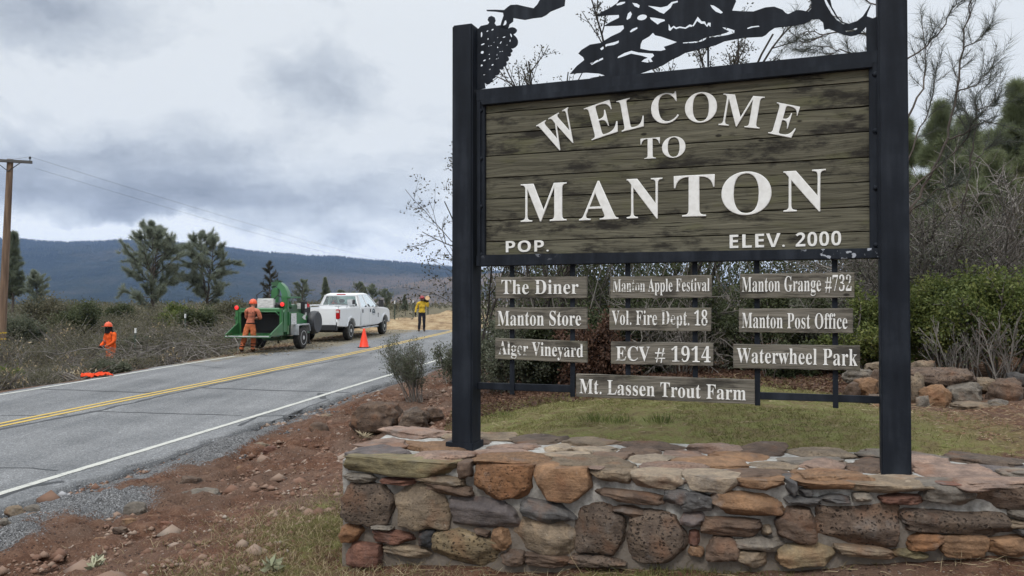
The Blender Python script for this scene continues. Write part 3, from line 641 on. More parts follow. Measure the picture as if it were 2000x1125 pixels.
# cap stones on the top
rc = random.Random(12)
def topxy(t, w):
    a = np.array(WF); b_ = np.array(WB)
    def s(a, t):
        L = np.r_[0, np.cumsum(np.hypot(*np.diff(a, axis=0).T))]; return np.array([np.interp(t * L[-1], L, a[:, 0]), np.interp(t * L[-1], L, a[:, 1])])
    return s(a, t) * (1 - w) + s(b_, t) * w
capcols = ['orange', 'tan', 'pink', 'grey', 'tan', 'pink', 'brown', 'ltan', 'slate', 'tan', 'orange']
bands = [(.20, .30), (.42, .26), (.63, .26), (.86, .30)]
for bi, (wc_, wd_) in enumerate(bands):
    t = -.02 + rc.random() * .03
    while t < .80:
        wlen = rc.uniform(.26, .56) * (1.0 if bi % 3 else 1.1); dt = wlen / 7.4
        p = topxy(min(t + dt / 2, 1), wc_ + rc.uniform(-.03, .03)); e = topxy(min(t + dt / 2 + .01, 1), wc_)
        depth = wd_ * 1.45 * rc.uniform(.78, 1.0); sc_[0] += 1
        me = rock_mesh('capstone', (wlen * rc.uniform(.98, 1.09), depth * 1.12, rc.uniform(.055, .10)), sc_[0] * 11, 13, .62, .15)
        a = math.atan2(e[1] - p[1], e[0] - p[0]) + rc.uniform(-.22, .22)
        zt = ZT - .018 + rc.uniform(-.014, .016)
        me.transform(Matrix.Translation((p[0], p[1], zt)) @ Matrix.Rotation(a, 4, 'Z') @ Matrix.Rotation(rc.uniform(-.08, .08), 4, 'X'))
        o = link('capstone', me, wall, True); kk = rc.uniform(.9, 1.3)
        o.color = tuple(x * kk for x in PAL[rc.choice(capcols if bi < 3 else ['brown', 'dporous', 'tan', 'grey', 'pink'])]) + (rc.choice([.05, .1, .2, .5]),)
        t += dt * 1.0
# ------------------------------------------------------------------ the welcome sign
TH = R(20.1)
SD = Vector((math.cos(TH), -math.sin(TH), 0)); SN = Vector((-math.sin(TH), -math.cos(TH), 0))
P0 = Vector((-.0364 * 6.95, 6.95, 0)); SZ = .85
def SP(px, py, t=0.0):
    """where the line of sight to a photograph pixel meets the plane t in front of the sign's own plane: (along, up)"""
    d = ray(px, py); o = P0 + SN * t
    k = (o - Vector((0, 0, EYE))).dot(SN) / d.dot(SN)
    p = Vector((0, 0, EYE)) + d * k
    return ((p - P0).dot(SD), p.z - SZ)
sign = empty('welcome_sign', P0 + Vector((0, 0, SZ)), 'big black steel framed wooden welcome sign standing on the stone wall', 'sign', rz=-TH)
def sbox(mb, s0, s1, z0, z1, t0, t1): return mb.box(((s0 + s1) / 2, -(t0 + t1) / 2, (z0 + z1) / 2), (s1 - s0, abs(t1 - t0), z1 - z0))
def squad(mb, q, t0, t1):   # four (s, z) corners TL TR BR BL
    mb.prism([(s, -t1, z) for s, z in q], (0, t1 - t0, 0))
# posts
for a, b, ty, by in ((882, 922, 47, 862), (1718, 1777, -90, 906)):
    s0, s1 = SP(a, 500, .1)[0], SP(b, 500, .1)[0]
    mb = MB(); sbox(mb, s0, s1, SP((a + b) / 2, by, .1)[1] - .12, SP((a + b) / 2, ty, .1)[1], -.1, .1); mb.build('post', m_steel, sign, bevel=.012, smooth=True)
    if a < 1000: mb = MB(); sbox(mb, s0 - .05, s1 + .01, SP((a + b) / 2, by, .1)[1] - .10, SP((a + b) / 2, by, .1)[1] - .012, -.13, .106); mb.build('base_plate', m_steel, sign, bevel=.004)
LP1, RP0 = SP(922, 500, .1)[0], SP(1718, 500, .1)[0]
# panel of planks
pl, pr = SP(940, 350, .0)[0], SP(1704, 350, .0)[0]
seams = [SP(1697, y, .02)[1] for y in (128, 159, 207, 257, 307, 355, 404, 452, 500)]
mb = MB(); rs = random.Random(5)
for a, b in zip(seams, seams[1:]):
    t1 = .02 + rs.uniform(-.003, .003); n = 26
    # a long plank with slightly wavy edges
    top = [(pl + (pr - pl) * i / n, a - .0025 - .0022 * rs.random()) for i in range(n + 1)]; bot = [(pl + (pr - pl) * i / n, b + .0025 + .0022 * rs.random()) for i in range(n + 1)]
    mb.prism([(s, -t1, z) for s, z in top + bot[::-1]], (0, .045, 0))
panel = mb.build('sign_panel', m_wood, sign, bevel=.002, seg=1)
mb = MB(); mb.box(((pl + pr) / 2, .05, (seams[0] + seams[-1]) / 2), (pr - pl, .02, seams[0] - seams[-1] - .01)); mb.build('backing_board', M('dark_backing', None, (.02, .018, .016), .9), sign)
# rails and brackets of the frame
def rail(name, q, t0, t1, mat=m_steel, bev=.004):
    mb = MB(); squad(mb, [SP(x, y, t1) for x, y in q], t0, t1); return mb.build(name, mat, sign, bevel=bev)
rail('top_rail', [(930, 175), (1722, 97), (1722, 124), (930, 198)], -.05, .05)
rail('top_rail_angle', [(940, 193), (1704, 119), (1704, 131), (940, 205)], .0, .075)
rail('bottom_rail', [(930, 498), (1725, 484), (1725, 504), (930, 520)], -.05, .065, m_chip)
for q in ([(931, 197), (947, 195), (947, 516), (931, 520)], [(1697, 122), (1721, 120), (1724, 505), (1699, 505)]):
    rail('side_bracket', q, -.04, .05)
    sc = [SP((q[0][0] + q[1][0]) / 2, q[0][1], .05), SP((q[3][0] + q[2][0]) / 2, q[3][1], .05)]
    for i in range(4):
        u_ = .06 + .29 * i; s_ = sc[0][0] * (1 - u_) + sc[1][0] * u_; z_ = sc[0][1] * (1 - u_) + sc[1][1] * u_
        mb = MB(); mb.lathe((s_, -.05, z_), (0, -1, 0), [(.019, 0), (.019, .006), (.013, .014), (.004, .017)], 10); mb.build('bolt', m_steel, sign, smooth=True)
s0 = SP(1709, 122, .05); s1 = SP(1712, 505, .05)
rail('bracket_flange', [(1712, 121), (1716, 121), (1720, 505), (1715, 505)], .05, .075)
rail('bracket_flange', [(934, 198), (938, 198), (938, 517), (934, 517)], .05, .07)
for x, y1 in ((1000, 771), (1118, 775), (1226, 775), (1357, 784), (1478, 792), (1630, 797)):
    s_, zt = SP(x, 505, -.0); zb = SP(x, y1, 0)[1]
    mb = MB(); sbox(mb, s_ - .019, s_ + .019, zb, SP(x, 500, 0)[1], -.012, .004); mb.build('hanger_bar', m_steel, sign, bevel=.002)
rail('lower_rail', [(925, 747), (1121, 753), (1121, 767), (925, 760)], -.05, -.014)
rail('lower_rail', [(1474, 766), (1735, 775), (1735, 789), (1474, 780)], -.05, -.014)

# ---- lettering
def mth(s):
    o = ''
    for c in s:
        if 'A' <= c <= 'Z': o += chr(0x1D400 + ord(c) - 65)
        elif 'a' <= c <= 'z': o += chr(0x1D41A + ord(c) - 97)
        elif '0' <= c <= '9': o += chr(0x1D7CE + ord(c) - 48)
        else: o += c
    return o
def sans(s):
    o = ''
    for c in s:
        if 'A' <= c <= 'Z': o += chr(0x1D5D4 + ord(c) - 65)
        elif '0' <= c <= '9': o += chr(0x1D7EC + ord(c) - 48)
        else: o += c
    return o
def curve_mesh(cu, name):
    o = bpy.data.objects.new(name, cu); COL.objects.link(o)
    dg = bpy.context.evaluated_depsgraph_get(); dg.update()
    me = bpy.data.meshes.new_from_object(o.evaluated_get(dg)); bpy.data.objects.remove(o); bpy.data.curves.remove(cu)
    return me
def text_mesh(body, ext=.0, space=1.0, off=0.0, bev=0.0):
    cu = bpy.data.curves.new('lettering', 'FONT'); cu.body = body; cu.extrude = ext; cu.space_character = space; cu.offset = off; cu.resolution_u = 5; cu.bevel_depth = bev; cu.bevel_resolution = 1
    return curve_mesh(cu, 'lettering')
_v = text_mesh(mth('H')); CAPH = max(v.co.y for v in _v.vertices); bpy.data.meshes.remove(_v)
_v = text_mesh(sans('H')); CAPS = max(v.co.y for v in _v.vertices); bpy.data.meshes.remove(_v)
def letter(ch, fn, mat, parent, name='lettering', cap=None, label=None, space=1.0, fit=None, norm=True, off=0.0):
    """fn maps the text's (u, v) - u 0..1 over its width, v 0 at the baseline and 1 at cap height - to (s, z, t)"""
    BV = .011; me = text_mesh(ch, .001, space, off - BV, BV)
    x0 = min(v.co.x for v in me.vertices); x1 = max(v.co.x for v in me.vertices); cp = cap or CAPH
    y0, y1 = (min(v.co.y for v in me.vertices), max(v.co.y for v in me.vertices)) if fit == 'box' else (0, cp)
    for v in me.vertices:
        s, z, t = fn((v.co.x - x0) / (x1 - x0), (v.co.y - y0) / (y1 - y0))
        v.co = (s, -(t + .0005 + v.co.z / .012 * .0042), z)
    me.materials.append(mat)
    o = link(name, me, parent)
    if label: o['label'] = label
    return o
TP = .023
def boxfn(q, t):   # q: TL TR BR BL in photograph pixels
    c = [SP(x, y, t) for x, y in q]
    def fn(u, v):
        a = [c[3][i] * (1 - u) + c[2][i] * u for i in (0, 1)]; b = [c[0][i] * (1 - u) + c[1][i] * u for i in (0, 1)]
        return (a[0] * (1 - v) + b[0] * v, a[1] * (1 - v) + b[1] * v, t)
    return fn
word = empty('lettering', (0, 0, 0), None, None); word.parent = panel
bpy.data.objects.remove(word)
def plain(ch, x0, x1, yt0, yt1, yb0, yb1, mat=m_let, **kw):
    return letter(mth(ch), boxfn([(x0, yt0), (x1, yt1), (x1, yb1), (x0, yb0)], TP), mat, panel, 'letter', fit='box', **kw)
for ch, x0, x1, a, b, c, d in (('M', 1017, 1107, 360, 356, 434, 431), ('A', 1131, 1208, 355, 351, 431, 428), ('N', 1224, 1294, 350, 347, 429, 427), ('T', 1316, 1396, 344, 340, 424, 422), ('O', 1409, 1507, 337, 333, 422, 419), ('N', 1530, 1613, 335, 330, 416, 413),
                               ('T', 1251, 1289, 271, 268, 311, 309), ('O', 1293, 1339, 268, 265, 310, 307)):
    plain(ch, x0, x1, a, b, c, d)
# the arched word: each letter stands upright on the arch
for ch, cx_, cy_, w_, h_, rot in (('W', 1092, 257, 70, 68, 24), ('E', 1175, 234, 57, 66, 13), ('L', 1232, 222, 47, 62, 8.5), ('C', 1298, 212, 53, 60, 3.5), ('O', 1369, 210, 63, 60, -1.5), ('M', 1448, 217, 82, 62, -11), ('E', 1533, 235, 51, 62, -17.5)):
    s_, z_ = SP(cx_, cy_, TP); k_ = (SP(cx_ + 10, cy_, TP)[0] - s_) / 10; kz = abs(SP(cx_, cy_ + 10, TP)[1] - z_) / 10
    w2, h2, a = w_ * k_, h_ * kz, R(rot + 1.5)
    def fn(u, v, s_=s_, z_=z_, w2=w2, h2=h2, a=a):
        x, y = (u - .5) * w2, (v - .5) * h2
        return (s_ + x * math.cos(a) - y * math.sin(a), z_ + x * math.sin(a) + y * math.cos(a), TP)
    letter(mth(ch), fn, m_let, panel, 'letter', fit='box')
for body, q in (('POP.', [(988, 471), (1072, 469), (1072, 491), (988, 493)]), ('ELEV.', [(1425, 459), (1533, 455), (1533, 482), (1425, 485)]), ('2000', [(1554, 455), (1643, 451), (1643, 479), (1554, 482)])):
    letter(sans(body), boxfn(q, TP), m_let, panel, 'lettering', cap=CAPS, space=1.06)
# ---- the ten small boards
BO = [('The Diner', [(968, 541), (1146, 540), (1146, 582), (968, 583)], (979.5, 1130), (547, 547), (574.5, 574), m_let2),
      ('Manton Store', [(967, 601), (1146, 600), (1146, 643), (967, 643)], (972, 1135), (607.5, 608), (636, 636), m_let2),
      ('Alger Vineyard', [(967, 660), (1146, 667), (1146, 709), (967, 701)], (974, 1139), (666, 672), (692, 698), m_let3),
      ('Manton Apple Festival', [(1192, 540), (1390, 537), (1390, 581), (1192, 583)], (1197, 1386), (546, 543.5), (570.5, 568.5), m_let3),
      ('Vol. Fire Dept. 18', [(1190, 602), (1389, 601), (1388, 647), (1190, 645)], (1195, 1382), (607, 607), (634, 636), m_let3),
      ('ECV # 1914', [(1193, 667), (1393, 670), (1392, 715), (1193, 711)], (1203, 1388), (677, 678), (704, 708), m_let2),
      ('Manton Grange #732', [(1445, 535), (1669, 532), (1669, 581), (1445, 583)], (1449, 1663), (541.5, 538), (570, 568.5), m_let3),
      ('Manton Post Office', [(1443, 603), (1666, 602), (1666, 651), (1443, 649)], (1449, 1655), (611, 613), (640.5, 642.5), m_let2),
      ('Waterwheel Park', [(1432, 672), (1680, 675), (1680, 724), (1432, 719)], (1439, 1675), (680, 682), (708, 715), m_let2),
      ('Mt. Lassen Trout Farm', [(1125, 730), (1474, 742), (1474, 790), (1125, 775)], (1132, 1457), (740, 754), (768, 782), m_let2)]
for body, q, (xa, xb), (ta, tb), (ba, bb), mt in BO:
    t1 = .040; c = [SP(x, y, t1) for x, y in q]; n = 16; rs = random.Random(len(body) * 3)
    top = [(c[0][0] * (1 - i / n) + c[1][0] * i / n, c[0][1] * (1 - i / n) + c[1][1] * i / n + rs.uniform(-.0015, .0015)) for i in range(n + 1)]
    bot = [(c[3][0] * (1 - i / n) + c[2][0] * i / n, c[3][1] * (1 - i / n) + c[2][1] * i / n + rs.uniform(-.0015, .0015)) for i in range(n + 1)]
    mb = MB(); mb.prism([(s, -t1, z) for s, z in top + bot[::-1]], (0, .034, 0))
    b = mb.build('name_board', m_wood2, sign, bevel=.003, seg=1); b['label'] = 'weathered board reading ' + body.replace('#', 'number')
    letter(mth(body), boxfn([(xa, ta), (xb, tb), (xb, bb), (xa, ba)], t1 + .001), mt, b, 'lettering', space=1.04)
# ---- cut steel figures above the board
def plate(name, outs, t=0.0, th=.012, ox=0, oy=0, k=1.0, label=None):
    cu = bpy.data.curves.new(name, 'CURVE'); cu.dimensions = '2D'; cu.fill_mode = 'BOTH'; cu.extrude = th / 2
    for pts in outs:
        sp = cu.splines.new('POLY'); sp.points.add(len(pts) - 1); sp.use_cyclic_u = True
        for p, (x, y) in zip(sp.points, pts):
            s, z = SP(ox + x / k, oy + y / k, t); p.co = (s, z, 0, 1)
    me = curve_mesh(cu, name); me.materials.clear(); me.materials.append(m_steel)
    me.transform(Matrix(((1, 0, 0, 0), (0, 0, -1, -t), (0, 1, 0, 0), (0, 0, 0, 1))))
    o = link(name, me, sign)
    if label: o['label'] = label
    return o
def circ(x, y, rx, ry=None, a=0, n=14):
    ry = ry or rx; a = R(a)
    return [(x + rx * math.cos(2 * math.pi * i / n) * math.cos(a) - ry * math.sin(2 * math.pi * i / n) * math.sin(a), y + rx * math.cos(2 * math.pi * i / n) * math.sin(a) + ry * math.sin(2 * math.pi * i / n) * math.cos(a)) for i in range(n)]
def bumpy(pts, amp=22, n=7):   # scalloped outline of grapes through the given corners
    out = []
    for (x0, y0), (x1, y1) in zip(pts, pts[1:]):
        dx, dy = x1 - x0, y1 - y0; L = math.hypot(dx, dy)
        for i in range(n):
            u_ = i / n; h = math.sin(math.pi * u_) ** .6 * amp
            out.append((x0 + dx * u_ + dy / L * h, y0 + dy * u_ - dx / L * h))
    out.append(pts[-1]); return out
gr = [(300, 225), (318, 204), (345, 198), (372, 192), (384, 178), (371, 158), (378, 136), (400, 125), (424, 136), (431, 160), (422, 180), (440, 203), (470, 198), (505, 206), (530, 228)]
gr += bumpy([(530, 228), (598, 232), (548, 262), (606, 330), (548, 378), (548, 412), (524, 440), (514, 482), (490, 520), (462, 538), (430, 590), (395, 606), (392, 645), (345, 640)], 16)
gr += [(352, 690), (290, 700), (270, 640), (270, 240)]
holes = [circ(*h) for h in ((368, 243, 10, 6, -30), (408, 232, 11, 7, -30), (322, 270, 8, 22, 0), (373, 304, 6, 8), (448, 293, 9, 4, -50), (498, 290, 13, 6, -15), (332, 346, 17, 7, -20), (378, 360, 6, 4), (397, 356, 6, 4), (448, 370, 5, 8, -30), (472, 333, 6, 13, 30), (521, 352, 4, 6),
        (328, 409, 13, 12), (382, 425, 5, 6), (443, 428, 4, 8), (467, 403, 6, 4), (485, 401, 7, 4), (345, 472, 12, 7, -20), (385, 458, 8, 5, -40), (440, 460, 8, 4, -20), (452, 455, 4, 7, 30), (322, 512, 11, 9), (408, 507, 10, 7, -20), (388, 541, 9, 5, 30), (345, 583, 10, 6), (545, 318, 5, 11), (553, 276, 6, 17, -25), (420, 330, 5, 4))]
plate('grape_cluster', [gr] + holes, .0, ox=860, oy=0, k=4)
plate('vine_branch', [[(362, 78), (430, 77), (500, 80), (525, 58), (550, 40), (600, 37), (665, 52), (730, 66), (760, 35), (800, -40), (850, -140), (905, -260), (985, -240), (975, 0), (970, 45), (915, 68), (860, 90), (825, 118), (790, 135), (725, 142), (660, 155), (610, 147), (570, 140), (568, 168), (540, 188), (526, 232), (468, 215), (478, 175), (495, 125), (492, 99), (430, 90), (365, 87)],
                      [(502, 160), (514, 155), (520, 180), (512, 195), (488, 203)]], .0, ox=860, oy=0, k=4)
tree = [(150, 436), (235, 422), (200, 410), (130, 405), (85, 408), (38, 413), (60, 388), (78, 368), (118, 336), (112, 320), (85, 300), (102, 280), (150, 250), (210, 240), (268, 204), (320, 180), (340, 160), (336, 140), (300, 143), (228, 145), (262, 125), (312, 100), (312, 82), (260, 84), (182, 92), (212, 70), (262, 45), (302, 18), (330, -30), (270, -60), (350, -95), (300, -150), (420, -170), (380, -240), (520, -250), (640, -300), (760, -260), (900, -230), (860, -160), (985, -140), (930, -60), (965, 5), (950, 40), (942, 60), (1000, 64), (1062, 65), (1130, 42), (1178, 38), (1224, 55), (1242, 74), (1256, 80), (1300, 58), (1322, 57), (1368, 66), (1384, 50), (1382, 0), (1360, -60), (1330, -120), (1400, -170), (1475, -70),
        (1500, 40), (1530, 92), (1560, 128), (1590, 135), (1640, 118), (1672, 92), (1694, 58), (1714, 24), (1716, 34), (1700, 70), (1694, 92), (1728, 104), (1775, 80), (1790, 300), (1692, 296), (1690, 150), (1660, 182), (1640, 194), (1608, 202), (1568, 195), (1520, 175), (1482, 160), (1456, 166), (1450, 125), (1425, 104), (1390, 108), (1350, 130), (1298, 142), (1180, 155), (1150, 175), (1130, 195), (1110, 205), (1010, 210), (900, 230), (850, 252), (800, 265), (740, 280), (680, 295), (645, 315), (610, 330), (555, 365), (500, 385), (460, 400), (430, 410), (430, 424)]
th = [[(430, 272), (432, 245), (442, 224), (480, 202), (500, 182), (512, 196), (545, 203), (600, 222), (637, 235), (600, 250), (562, 262), (572, 278), (545, 285), (483, 283)],
      [(300, 318), (340, 295), (380, 282), (420, 292), (500, 298), (508, 312), (490, 328), (500, 345), (470, 350), (434, 344), (450, 330), (470, 322), (440, 312), (380, 300), (330, 318), (305, 326)],
      [(205, 270), (240, 245), (290, 232), (312, 224), (310, 240), (285, 252), (245, 258), (215, 282)], [(150, 352), (180, 338), (222, 320), (224, 332), (190, 348), (160, 364)],
      [(352, 105), (360, 75), (375, 62), (384, 80), (375, 102), (358, 112)], circ(440, 97, 28, 17, -10), [(370, 175), (385, 160), (412, 150), (416, 160), (398, 172), (378, 182)], [(483, 96), (510, 98), (566, 108), (568, 118), (545, 126), (528, 138), (512, 126), (490, 110)],
      [(296, 22), (320, 10), (346, 8), (346, 18), (325, 28), (300, 32)], [(384, 14), (410, 18), (428, 30), (424, 46), (400, 36)], [(466, 30), (500, 34), (545, 40), (580, 32), (604, 10), (640, 2), (640, 14), (612, 22), (600, 45), (575, 66), (562, 78), (540, 70), (510, 52)], [(820, 26), (840, 30), (868, 48), (893, 70), (880, 77), (852, 66), (830, 45)],
      [(588, 132), (600, 155), (616, 142), (630, 152), (650, 146), (680, 152), (705, 135), (722, 140), (750, 92), (772, 118), (790, 118), (800, 140), (808, 125), (824, 126), (822, 152), (812, 140), (804, 152), (788, 134), (770, 134), (748, 118), (726, 152), (706, 150), (684, 162), (650, 157), (630, 164), (616, 155), (598, 174), (588, 168)],
      [(884, 150), (920, 156), (956, 168), (955, 185), (920, 196), (860, 206), (812, 212), (812, 204), (860, 196), (910, 182), (925, 174), (905, 166)], [(668, 236), (720, 232), (760, 226), (800, 206), (804, 214), (780, 230), (740, 240), (668, 243)], [(1024, 156), (1050, 146), (1090, 142), (1098, 150), (1060, 154), (1030, 163)],
      [(1575, 170), (1605, 168), (1640, 152), (1642, 162), (1615, 178), (1578, 180)], [(1452, -40), (1472, 5), (1500, 55), (1526, 98), (1560, 125), (1588, 132), (1560, 136), (1525, 112), (1495, 75), (1466, 25), (1446, -30)]]
plate('tree_silhouette', [tree] + th, .0, ox=1100, oy=0, k=2.857)
mb = MB(); s_, zt = SP(1383, 90, -.02); mb.tube([(s_, .02, SP(1383, 130, -.02)[1]), (s_, .02, zt)], .008, 8); mb.build('support_rod', m_steel, sign)
# ------------------------------------------------------------------ simple painted materials
def f_vpaint(c, dirt):
    def f(nt, b):
        p = ocoord(nt); n = N(nt, 'ShaderNodeTexNoise', 0, Vector=p, Scale=2.2, Detail=5.0, Roughness=.6); n2 = N(nt, 'ShaderNodeTexNoise', 0, Vector=p, Scale=25.0, Detail=3.0)
        z = nt.nodes.new('ShaderNodeSeparateXYZ'); nt.links.new(p, z.inputs[0])
        k = fm(nt, 'MULTIPLY', mrange(nt, z.outputs[2], .35, 1.0, .75, .12), mrange(nt, fm(nt, 'ADD', fm(nt, 'MULTIPLY', n, .7), fm(nt, 'MULTIPLY', n2, .3)), .4, .62))
        setc(nt, b, mix(nt, fm(nt, 'MULTIPLY', k, dirt), c, (.23, .17, .11))); b.inputs['Roughness'].default_value = .35
        b.inputs['Coat Weight'].default_value = .25
    return f
m_truck = M('white_vehicle_paint', f_vpaint((.74, .75, .76), .35))
m_green = M('green_machine_paint', f_vpaint((.026, .135, .042), .40))
m_dgreen = M('dark_green_machine_paint', f_vpaint((.018, .085, .03), .5))
m_glass = bpy.data.materials.new('vehicle_glass'); m_glass.use_nodes = True
_nt = m_glass.node_tree; _nt.nodes.clear()
_g = N(_nt, 'ShaderNodeBsdfGlossy', Color=(.9, .95, .95), Roughness=.03); _t = N(_nt, 'ShaderNodeBsdfTransparent', Color=(.50, .60, .57))
_fr = N(_nt, 'ShaderNodeFresnel', IOR=1.5); _fr = fm(_nt, 'ADD', _fr, .10)
_m = N(_nt, 'ShaderNodeMixShader', i0=_fr, i1=_t, i2=_g); _o = N(_nt, 'ShaderNodeOutputMaterial', Surface=_m) if False else _nt.nodes.new('ShaderNodeOutputMaterial'); _nt.links.new(_m, _o.inputs[0])
m_rubber = M('tyre_rubber', lambda nt, b: setc(nt, b, ramp(nt, N(nt, 'ShaderNodeTexNoise', 0, Vector=ocoord(nt), Scale=9.0, Detail=5.0), [(.35, (.014, .014, .015)), (.7, (.05, .045, .04))])), rough=.85)
m_rim = M('painted_steel_rim', None, (.55, .55, .54), .45)
m_blackp = M('black_plastic', None, (.018, .018, .02), .55)
m_under = M('dark_chassis', None, (.022, .021, .02), .8)
m_redl = M('red_lamp_plastic', None, (.42, .012, .015), .25)
m_lamp = M('lit_red_lamp', None, (.6, .02, .02), .3); m_lamp.node_tree.nodes['Principled BSDF'].inputs['Emission Color'].default_value = (1, .03, .03, 1); m_lamp.node_tree.nodes['Principled BSDF'].inputs['Emission Strength'].default_value = 1.2
m_sticker = M('white_sticker', lambda nt, b: setc(nt, b, ramp(nt, N(nt, 'ShaderNodeTexNoise', 0, Vector=ocoord(nt, (6, 6, 40)), Scale=1.0, Detail=2.0), [(.35, (.45, .45, .44)), (.6, (.68, .68, .66))])), rough=.6)
m_galv = M('galvanised_steel', lambda nt, b: setc(nt, b, ramp(nt, N(nt, 'ShaderNodeTexNoise', 0, Vector=ocoord(nt), Scale=5.0, Detail=5.0), [(.3, (.34, .35, .36)), (.7, (.60, .61, .62))])), rough=.5, metal=.2)
m_cloth = lambda name, c, v=.75: M(name, lambda nt, b: (setc(nt, b, mix(nt, 1.0, c, ramp(nt, N(nt, 'ShaderNodeTexNoise', 0, Vector=ocoord(nt), Scale=7.0, Detail=5.0, Roughness=.6), [(.3, .62), (.7, 1.15)]), 'MULTIPLY'), None, N(nt, 'ShaderNodeTexNoise', 0, Vector=ocoord(nt), Scale=9.0, Detail=4.0), .05, .8)), rough=.9, spec=.1)
m_seat = M('grey_seat_cloth', None, (.10, .10, .11), .9)

def frame(o, rz, pitch=0.0): o.rotation_euler = (0, pitch, rz)
def wheel(parent, c, r, w, out, name='wheel', holes=8, rimr=.56):
    """wheel lying across local y; out = +1 / -1 side the rim looks to"""
    mb = MB(); h = w / 2
    mb.lathe(c, (0, 1, 0), [(r * .60, -h), (r * .88, -h * 1.0), (r * .975, -h * .78), (r, -h * .45), (r, h * .45), (r * .975, h * .78), (r * .88, h), (r * .60, h)], 36)
    wh = mb.build(name, m_rubber, parent, smooth=True, ang=50)
    mb = MB(); C = Vector(c); o = out
    mb.lathe(C, (0, o, 0), [(r * .62, h * .55), (r * .64, h * 1.02), (r * .60, h * 1.03), (r * .56, h * .72), (r * .50, h * .55), (r * .36, h * .78), (r * .20, h * .84), (r * .18, h * 1.05), (r * .05, h * 1.08)], 28)
    mb.mi = 1
    for i in range(holes):
        a = 2 * math.pi * i / holes
        mb.lathe(C + Vector((math.cos(a) * r * .43, o * h * .665, math.sin(a) * r * .43)), (0, o, 0), [(r * .058, 0), (r * .058, .012)], 8)
    mb.build('rim', [m_rim, m_under], wh, smooth=True)
    return wh
# ------------------------------------------------------------------ pickup truck (local x forward, y to its left)
HT = R(8.6)
trk = empty('pickup_truck', (-7.76, 35.83, float(zR(35.8)) - .0), 'white crew cab pickup truck parked on the road shoulder and hitched to the wood chipper', 'truck')
frame(trk, math.pi / 2 - HT, -.019)
WB_, AX, AR = 4.72, .41, .53
def arch(cx, r, z0):   # right to left over the wheel
    a0 = math.asin(max(-1, min(1, (z0 - AX) / r))); return [(cx + r * math.cos(a), AX + r * math.sin(a)) for a in np.linspace(a0, math.pi - a0, 13)]
def xz(pts, y): return [(x, y, z) for x, z in pts]
cabprof = [(1.24, .52), (1.24, 1.36), (2.4, 1.36), (3.70, 1.345), (3.95, 1.33), (4.80, 1.295), (5.36, 1.235), (5.55, 1.13), (5.60, .98), (5.60, .60), (5.34, .56)] + arch(WB_, AR, .56) + [(3.7, .52)]
mb = MB(); mb.prism(xz(cabprof, -.985), (0, 1.97, 0)); body = mb.build('body', m_truck, trk, bevel=.045, seg=3, smooth=True)
bedprof = [(-1.42, .64), (-1.44, 1.36), (1.20, 1.385), (1.20, .53), (.62, .55)] + arch(0, AR, .57)[0:] + [(-.70, .60)]
mb = MB()
for y in (-.985, .885): mb.prism(xz(bedprof, y), (0, .10, 0))
mb.box((-.10, 0, .80), (2.60, 1.80, .06)); mb.box((1.16, 0, 1.08), (.06, 1.78, .58))
for y in (-.75, .75): mb.box((0, y, .95), (1.0, .28, .26))
mb.build('cargo_bed', m_truck, trk, bevel=.02, seg=2, smooth=True)
mb = MB(); mb.box((-1.415, 0, 1.03), (.06, 1.70, .66)); mb.box((-1.442, 0, 1.03), (.012, 1.46, .40)); tg = mb.build('tailgate', m_truck, trk, bevel=.012, smooth=True)
mb = MB(); mb.box((-1.455, 0, 1.22), (.02, .26, .09)); mb.build('handle', m_blackp, tg, bevel=.01)
mb = MB(); mb.box((-1.54, 0, .58), (.22, 1.86, .22)); mb.box((-1.48, 0, .50), (.1, 1.5, .12)); mb.build('bumper', m_blackp, trk, bevel=.03, smooth=True)
mb = MB(); mb.box((-1.62, 0, .44), (.3, .08, .08)); mb.build('tow_hitch', m_under, trk, bevel=.01)
